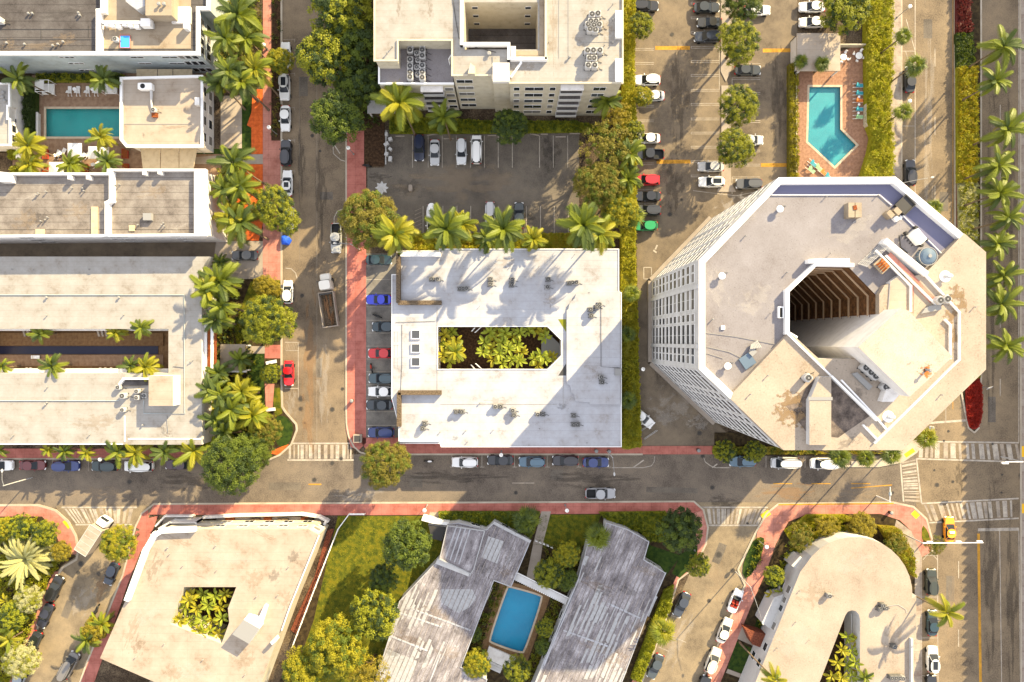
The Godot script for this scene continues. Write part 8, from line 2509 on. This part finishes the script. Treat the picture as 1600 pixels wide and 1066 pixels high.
# ---------------------------------------------------------------- small things
func make_small_things() -> void:
	for q in [[411.7, 70, "globe lamp among the palms on the pink pavement near the top edge"], [156, 718, "globe lamp over the very dark green SUV"], [783, 711, "globe lamp over the black car south of the white courtyard building"], [544, 231, "globe lamp on a short post at the shaded car park entrance"], [886, 798, "globe lamp on the shaded pink pavement north of the lawn"], [663, 798, "globe lamp at the sunlit corner of the western weathered house"], [1095, 871, "globe lamp on the kerb island by the small bright tree"], [1198, 855, "globe lamp on the curving pink pavement"], [1422, 10, "globe lamp on the avenue, near the top edge"], [1421.6, 158, "globe lamp on the avenue between two fan palms"], [420, 199, "globe lamp beside the orange paving"], [1005, 577, "globe lamp at the shaded hedge west of the tower"]]:
		globe_lamp(q[0], q[1], q[2])
	arm_lamp(547, 381, 523, 380, 7.5, "street light reaching over the grey pickup")
	arm_lamp(958, 716, 960, 741, 7.5, "street light reaching over the street beside the easternmost dark blue sedan")
	arm_lamp(1412, 285, 1457, 277, 8.0, "street light behind the tower reaching over the avenue")
	arm_lamp(2, 760, 3, 736, 7.5, "street light at the left edge over the white SUV")
	arm_lamp(1175, 920, 1192, 974, 8.5, "pale leaning street light west of the round-ended building")
	# traffic signal over the avenue
	var p := at(1442, 849, 6.0)
	var t := thing("traffic_signal", "long white signal arm over the avenue beside the taxi", "traffic light", Vector3(p.x, 0, p.z))
	var e := at(1536, 848, 6.0) - p
	var b := MB.new()
	b.tube([Vector3.ZERO, Vector3(0, 6.2, 0)], [0.16, 0.11], 8)
	put("post", b.mesh(M("metal")), t)
	var a := MB.new()
	a.tube([Vector3(0, 5.9, 0), e + Vector3(0, 6.1, 0)], [0.11, 0.07], 8)
	put("arm", a.mesh(M("white_plain")), t)
	for f in [0.12, 0.6, 0.95]:
		var s := MB.new()
		s.box(e * f + Vector3(0, 5.9, -0.15), Vector3(0.9, 0.35, 0.3))
		put("signal_head", s.mesh(M("white_plain")), t)
		var l := MB.new()
		for k in [-0.28, 0.0, 0.28]:
			l.tube([e * f + Vector3(k, 5.88, 0.0), e * f + Vector3(k, 5.88, 0.06)], [0.1, 0.1], 10)
		put("signal_lens", l.mesh(M("metal_dark")), t)
	p = at(1571, 722, 5.5)
	t = thing("traffic_signal", "short white signal bracket over the shaded half of the avenue crossing", "traffic light", Vector3(at(1600, 722, 5.5).x, 0, p.z))
	b = MB.new()
	b.tube([Vector3.ZERO, Vector3(0, 5.6, 0)], [0.14, 0.1], 8)
	put("post", b.mesh(M("metal")), t)
	a = MB.new()
	a.tube([Vector3(0, 5.4, 0), Vector3(p.x - at(1600, 722, 5.5).x, 5.5, 0)], [0.09, 0.06], 8)
	put("arm", a.mesh(M("white_plain")), t)
	b = MB.new()
	b.box(Vector3(p.x - at(1600, 722, 5.5).x, 5.4, 0.2), Vector3(1.1, 0.4, 0.3))
	put("signal_head", b.mesh(M("white_plain")), t)
	p = at(1391, 770, 4.5)
	t = thing("traffic_signal", "white signal pole with side lamps at the avenue crossing's west side", "traffic light", Vector3(p.x, 0, at(1391, 784, 4.5).z))
	b = MB.new()
	b.tube([Vector3.ZERO, Vector3(0, 4.6, 0)], [0.12, 0.09], 8)
	b.tube([Vector3(0, 4.4, 0), Vector3(0, 4.5, -2.6)], [0.07, 0.06], 6)
	put("post", b.mesh(M("white_plain")), t)
	b = MB.new()
	b.loft([round_plan(0.22, 0.4, 12), round_plan(0.25, 0.45, 12), round_plan(0.15, 0.3, 12)], [4.4, 4.55, 4.75])
	b.cap(round_plan(0.15, 0.3, 12), 4.75)
	put("signal_head", b.mesh(M("wall_blue")), t, Vector3(0, 0, -1.4))
	# signs by the median
	t = thing("road_sign", "grey square sign panel on the median's red flower bed", "sign", at(1533, 605, 0))
	b = MB.new()
	b.box(Vector3(0, 2.3, 0), Vector3(0.9, 0.8, 0.06), 0.3, -0.5)
	put("panel", b.mesh(M("metal")), t)
	b = MB.new()
	b.tube([Vector3.ZERO, Vector3(0, 2.6, 0)], [0.05, 0.05], 6)
	put("post", b.mesh(M("metal_grey")), t)
	# pool terraces
	for q in [[78, 141, "white daybed with a side frame at the north-west of the teal pool"], [176, 140, "white daybed with a side frame under the palm north of the teal pool"]]:
		var d := thing("daybed", q[2], "daybed", at(q[0], q[1], 0) + Vector3(0, 0.1, 0))
		var m := MB.new()
		m.box(Vector3(0, 0.35, 0), Vector3(2.2, 0.3, 1.9))
		put("mattress", m.mesh(M("canvas_white")), d)
		var f := MB.new()
		for x in [-1.2, 1.2]:
			for z in [-1.05, 1.05]:
				f.tube([Vector3(x, 0, z), Vector3(x, 2.1, z)], [0.05, 0.05], 6)
		for x in [-1.2, 1.2]: f.tube([Vector3(x, 2.1, -1.1), Vector3(x, 2.1, 1.1)], [0.05, 0.05], 6)
		for z in [-1.05, 1.05]: f.tube([Vector3(-1.2, 2.1, z), Vector3(1.2, 2.1, z)], [0.05, 0.05], 6)
		put("frame", f.mesh(M("white_plain")), d)
		var k := MB.new()
		k.box(Vector3(-0.35, 2.12, -0.1), Vector3(1.5, 0.04, 1.7))
		put("canopy", k.mesh(M("canvas_white")), d)
	var nx := ["first", "second", "third", "fourth"]
	for i in 4:
		lounger([111, 124, 139, 152][i], 144, -90, "canvas_white", "white lounger on the strip north of the teal pool, %s from the west" % nx[i], "loungers north of the teal pool", 1.9, 0.1)
	for q in [[119, 141, "between the first and second loungers"], [147, 141, "between the third and fourth loungers"]]:
		side_table(q[0], q[1], "small round white table north of the teal pool, " + q[2], 0.1)
	for q in [[115, 234, 1.25, "square white parasol in the middle of the teal pool's south terrace"], [146, 238, 1.1, "large white parasol right of the middle one, beside the yellow palm"], [162, 236, 0.75, "narrow white parasol half under the yellow palm"], [86, 264, 1.3, "white parasol against the brown-roofed hotel's parapet"], [30, 240, 0.8, "small white parasol beside the square bright green bush"]]:
		umbrella(q[0], q[1], q[2], q[3])
	for i in 6:
		lounger([92, 100, 130, 138, 152, 170][i], [243, 240, 246, 243, 258, 266][i], -70 + i * 9, "canvas_white", "white lounger on the teal pool's south terrace, %s from the west" % ["first", "second", "third", "fourth", "fifth", "sixth"][i], "loungers south of the teal pool", 1.9, 0.1)
	for q in [[70.5, 241, 8, 14, "upper western red planter of the teal pool terrace"], [195, 240, 9, 14, "upper eastern dark red planter of the teal pool terrace"], [70.5, 264, 8, 12, "lower western red planter of the teal pool terrace"], [133, 264, 8, 14, "bright red planter in the middle below the teal pool"], [196, 261, 9, 9, "lower eastern dark red planter of the teal pool terrace"]]:
		var d := thing("planter", q[4], "planter", at(q[0], q[1], 0.4) * Vector3(1, 0, 1))
		var w: float = q[2] / UNIT / 2.0
		var l: float = q[3] / UNIT / 2.0
		var o := ccw(PackedVector2Array([Vector2(-w, -l), Vector2(w, -l), Vector2(w, l), Vector2(-w, l)]))
		var m := MB.new()
		m.sides(o, 0.1, 0.5)
		m.ring(o, 0.06, 0.4, 0.5, false)
		put("box", m.mesh(M("red_mat")), d)
		m = MB.new()
		m.cap(inset(o, -0.05), 0.43)
		put("bed", m.mesh(M("terracotta")), d)
	var bt := thing("bar_counter", "long white counter along the west side of the teal pool", "counter")
	block(bt, "top", [49, 175, 59, 175, 59, 217, 49, 217], 0.9, 1.0, "white", 1.0)
	block(bt, "base", [50, 176, 58, 176, 58, 216, 50, 216], 0.1, 0.9, "wall_grey", 1.0)
	for y in [178, 194, 209]: block(bt, "sink", [52, y, 55, y, 55, y + 3, 52, y + 3], 1.0, 1.02, "metal_dark", 1.0)
	# turquoise pool
	for q in [[135, "sling_teal", "upper of two teal loungers at the top of the turquoise pool's row"], [147, "sling_teal", "lower of two teal loungers at the top of the turquoise pool's row"], [158.5, "sling_orange", "orange lounger in the turquoise pool's row"], [172, "sling_teal", "lone teal lounger between the orange and the green one"], [184, "sling_green", "pale green lounger at the bottom of the turquoise pool's row"]]:
		lounger(1339, q[0], 0, q[1], q[2], "loungers east of the turquoise pool", 1.9, 0.1)
	for q in [[1340, 153, "above the orange lounger"], [1340, 165, "below the orange lounger"], [1339, 178, "above the pale green lounger"]]:
		side_table(q[0], q[1], "tiny white table by the turquoise pool, " + q[2], 0.1, 0.22, "tables between the coloured loungers")
	side_table(1316, 91, "round white table half under the cabana's roof edge", 0.1, 0.6)
	side_table(1340, 89, "round white table with white chairs in the pool deck's corner", 0.1, 0.65)
	for i in 5:
		lounger([1268, 1276, 1284, 1291, 1264][i], [256, 262, 270, 276, 266][i], 40, ["sling_teal", "sling_green", "sling_orange", "sling_teal", "sling_green"][i], "folded lounger in the stack at the turquoise pool's south-west corner, %s from the north" % ["first", "second", "third", "fourth", "fifth"][[0, 1, 3, 4, 2][i]], "stacked loungers by the tower", 1.9, 0.1 + (0.25 if i == 4 else 0.0))
	# court furniture
	var ct := thing("lounge_chair", "white chair on the lap pool court's lower deck", "chair", at(58, 558, 0.6))
	var cm := MB.new()
	cm.box(Vector3(0, 0.35, 0), Vector3(1.3, 0.12, 0.6))
	cm.box(Vector3(-0.5, 0.6, 0), Vector3(0.12, 0.5, 0.6))
	put("seat", cm.mesh(M("white_plain")), ct)
	cm = MB.new()
	for x in [-0.55, 0.55]: cm.box(Vector3(x, 0.15, 0), Vector3(0.06, 0.3, 0.5))
	put("frame", cm.mesh(M("metal_dark")), ct)
	# the blue heap, the star-shaped parasol, the transformer pad and clutter at the car park
	var bl := thing("tarpaulin", "crumpled bright blue tarpaulin over a heap at the driveway's corner", "tarpaulin", at(447, 376, 0))
	rng.seed = 12
	var m2 := MB.new()
	var rings := []
	for k in 4:
		var r := PackedVector2Array()
		for i in 14:
			var aa := TAU * i / 14
			var rr := [0.95, 0.9, 0.62, 0.25][k] as float * rng.randf_range(0.75, 1.2)
			r.append(Vector2(cos(aa), -sin(aa)) * rr)
		rings.append(r)
	m2.loft(rings, [0.12, 0.6, 1.0, 1.2])
	m2.cap(rings[3], 1.2)
	put("sheet", m2.mesh(M("blue_tarp")), bl)
	var st := thing("parasol", "pale star-shaped parasol at the shaded car park's west edge", "parasol", at(596, 293, 2.6) * Vector3(1, 0, 1))
	m2 = MB.new()
	for i in 16:
		var a0 := TAU * i / 16
		var a1 := TAU * (i + 1) / 16
		var r0 := 1.25 if i % 2 == 0 else 0.8
		var r1 := 0.8 if i % 2 == 0 else 1.25
		m2.tri(Vector3(cos(a0) * r0, 2.3, -sin(a0) * r0), Vector3(cos(a1) * r1, 2.3, -sin(a1) * r1), Vector3(0, 2.8, 0))
	put("canopy", m2.mesh(M("wall_grey")), st)
	m2 = MB.new()
	m2.tube([Vector3.ZERO, Vector3(0, 2.85, 0)], [0.04, 0.04], 6)
	put("pole", m2.mesh(M("metal")), st)
	var tp := thing("utility_box", "pale square utility box on the corner below the parking bays", "utility box", at(560, 684.5, 0))
	m2 = MB.new()
	m2.box(Vector3(0, 0.5, 0), Vector3(1.5, 0.8, 1.5))
	put("cabinet", m2.mesh(M("concrete")), tp)
	m2 = MB.new()
	m2.box(Vector3(0, 0.92, 0), Vector3(1.1, 0.06, 1.1))
	put("lid", m2.mesh(M("metal_dark")), tp)
	var cl := thing("clutter", "white cabinets and pipes lined up along the brown planting bed", "utility box", at(609, 232, 0))
	m2 = MB.new()
	for k in 6: m2.box(Vector3((k % 2) * 0.7 - 0.5, 0.5, -2.4 + k * 0.9), Vector3(0.5 + 0.2 * (k % 3), 0.8, 0.6), k * 0.3)
	m2.tube([Vector3(-0.6, 0.3, -3.2), Vector3(-0.7, 0.3, 3.0)], [0.12, 0.12], 6)
	put("cabinet", m2.mesh(M("metal")), cl)
	var ba := thing("road_barrier", "small white barrier block standing in the shaded car park", "barrier", at(642, 295, 0))
	m2 = MB.new()
	m2.prism(round_plan(0.35, 0.6, 12, 4.0), 0.0, 0.8)
	put("block", m2.mesh(M("concrete")), ba)
	for q in [[424, 566, 0.2, "white bench between the path and the small tree by the red coupe"], [422, 640, 0.1, "white signboard lying level in the thicket by the corner lawn"]]:
		var bn := thing("bench", q[3], "bench", at(q[0], q[1], 0.4) * Vector3(1, 0, 1), q[2])
		m2 = MB.new()
		for k in 3: m2.box(Vector3(0, 0.5, -0.2 + k * 0.2), Vector3(2.0, 0.05, 0.16))
		put("seat", m2.mesh(M("white_plain")), bn)
		m2 = MB.new()
		for x in [-0.8, 0.8]: m2.box(Vector3(x, 0.3, 0), Vector3(0.1, 0.4, 0.45))
		put("leg", m2.mesh(M("metal_grey")), bn)
	var cart := thing("pedestrian_barrier", "metal barrier frames leaning at the foot of the hedge by the alley", "barrier", at(1012, 673, 0), 0.6)
	m2 = MB.new()
	for z in [-0.8, 0.8]:
		for k in 5: m2.tube([Vector3(-1.4 + k * 0.7, 0.1, z), Vector3(-1.4 + k * 0.7, 1.0, z)], [0.03, 0.03], 5)
		for y in [0.15, 1.0]: m2.tube([Vector3(-1.4, y, z), Vector3(1.4, y, z)], [0.04, 0.04], 5)
	put("frame", m2.mesh(M("metal")), cart)
	for q in [[866, 689, "left of two dark bins on the shaded pavement near the hedge"], [951, 704.5, "right of two dark bins on the shaded pavement near the hedge"], [551, 626, "dark bin on the pink pavement beside the parking bays"], [1090, 703, "dark bin at the alley's mouth by the tower"], [1453, 668, "white bin by the fan palm at the tower's south-east corner"], [1389, 800, "dark bin on the sunlit pink corner pavement"]]:
		var bi := thing("litter_bin", q[2], "bin", at(q[0] if q[0] != 866 else 931, q[1] if q[0] != 866 else 704, 0) + Vector3(0, 0.12, 0))
		m2 = MB.new()
		m2.disc(Vector3.ZERO, 0.28, 0.0, 0.85, 14, 0.32)
		put("drum", m2.mesh(M("white_plain" if "white" in q[2] else "metal_dark")), bi)
		m2 = MB.new()
		m2.disc(Vector3.ZERO, 0.34, 0.86, 0.98, 14, 0.2)
		put("lid", m2.mesh(M("metal_grey")), bi)

func side_table(x: float, y: float, label: String, base: float, r := 0.35, group := "") -> void:
	var t := thing("side_table", label, "table", at(x, y) + Vector3(0, base, 0), 0.0, group)
	var b := MB.new()
	b.disc(Vector3.ZERO, r, 0.45, 0.49, 16)
	put("table_top", b.mesh(M("white_plain")), t)
	b = MB.new()
	b.disc(Vector3.ZERO, r * 0.5, 0.0, 0.04, 10)
	b.tube([Vector3(0, 0, 0), Vector3(0, 0.46, 0)], [0.04, 0.04], 6)
	put("leg", b.mesh(M("metal")), t)
	if r > 0.5:
		for k in 4:
			var c := MB.new()
			var a := k * PI / 2 + 0.4
			c.box(Vector3(cos(a) * (r + 0.35), 0.42, sin(a) * (r + 0.35)), Vector3(0.42, 0.05, 0.42), -a)
			c.box(Vector3(cos(a) * (r + 0.56), 0.65, sin(a) * (r + 0.56)), Vector3(0.05, 0.45, 0.42), -a)
			put("stool", c.mesh(M("white_plain")), t)

func _ready() -> void:
	make_light()
	make_materials()
	make_ground()
	make_buildings()
	make_cars()
	make_plants()
	make_small_things()
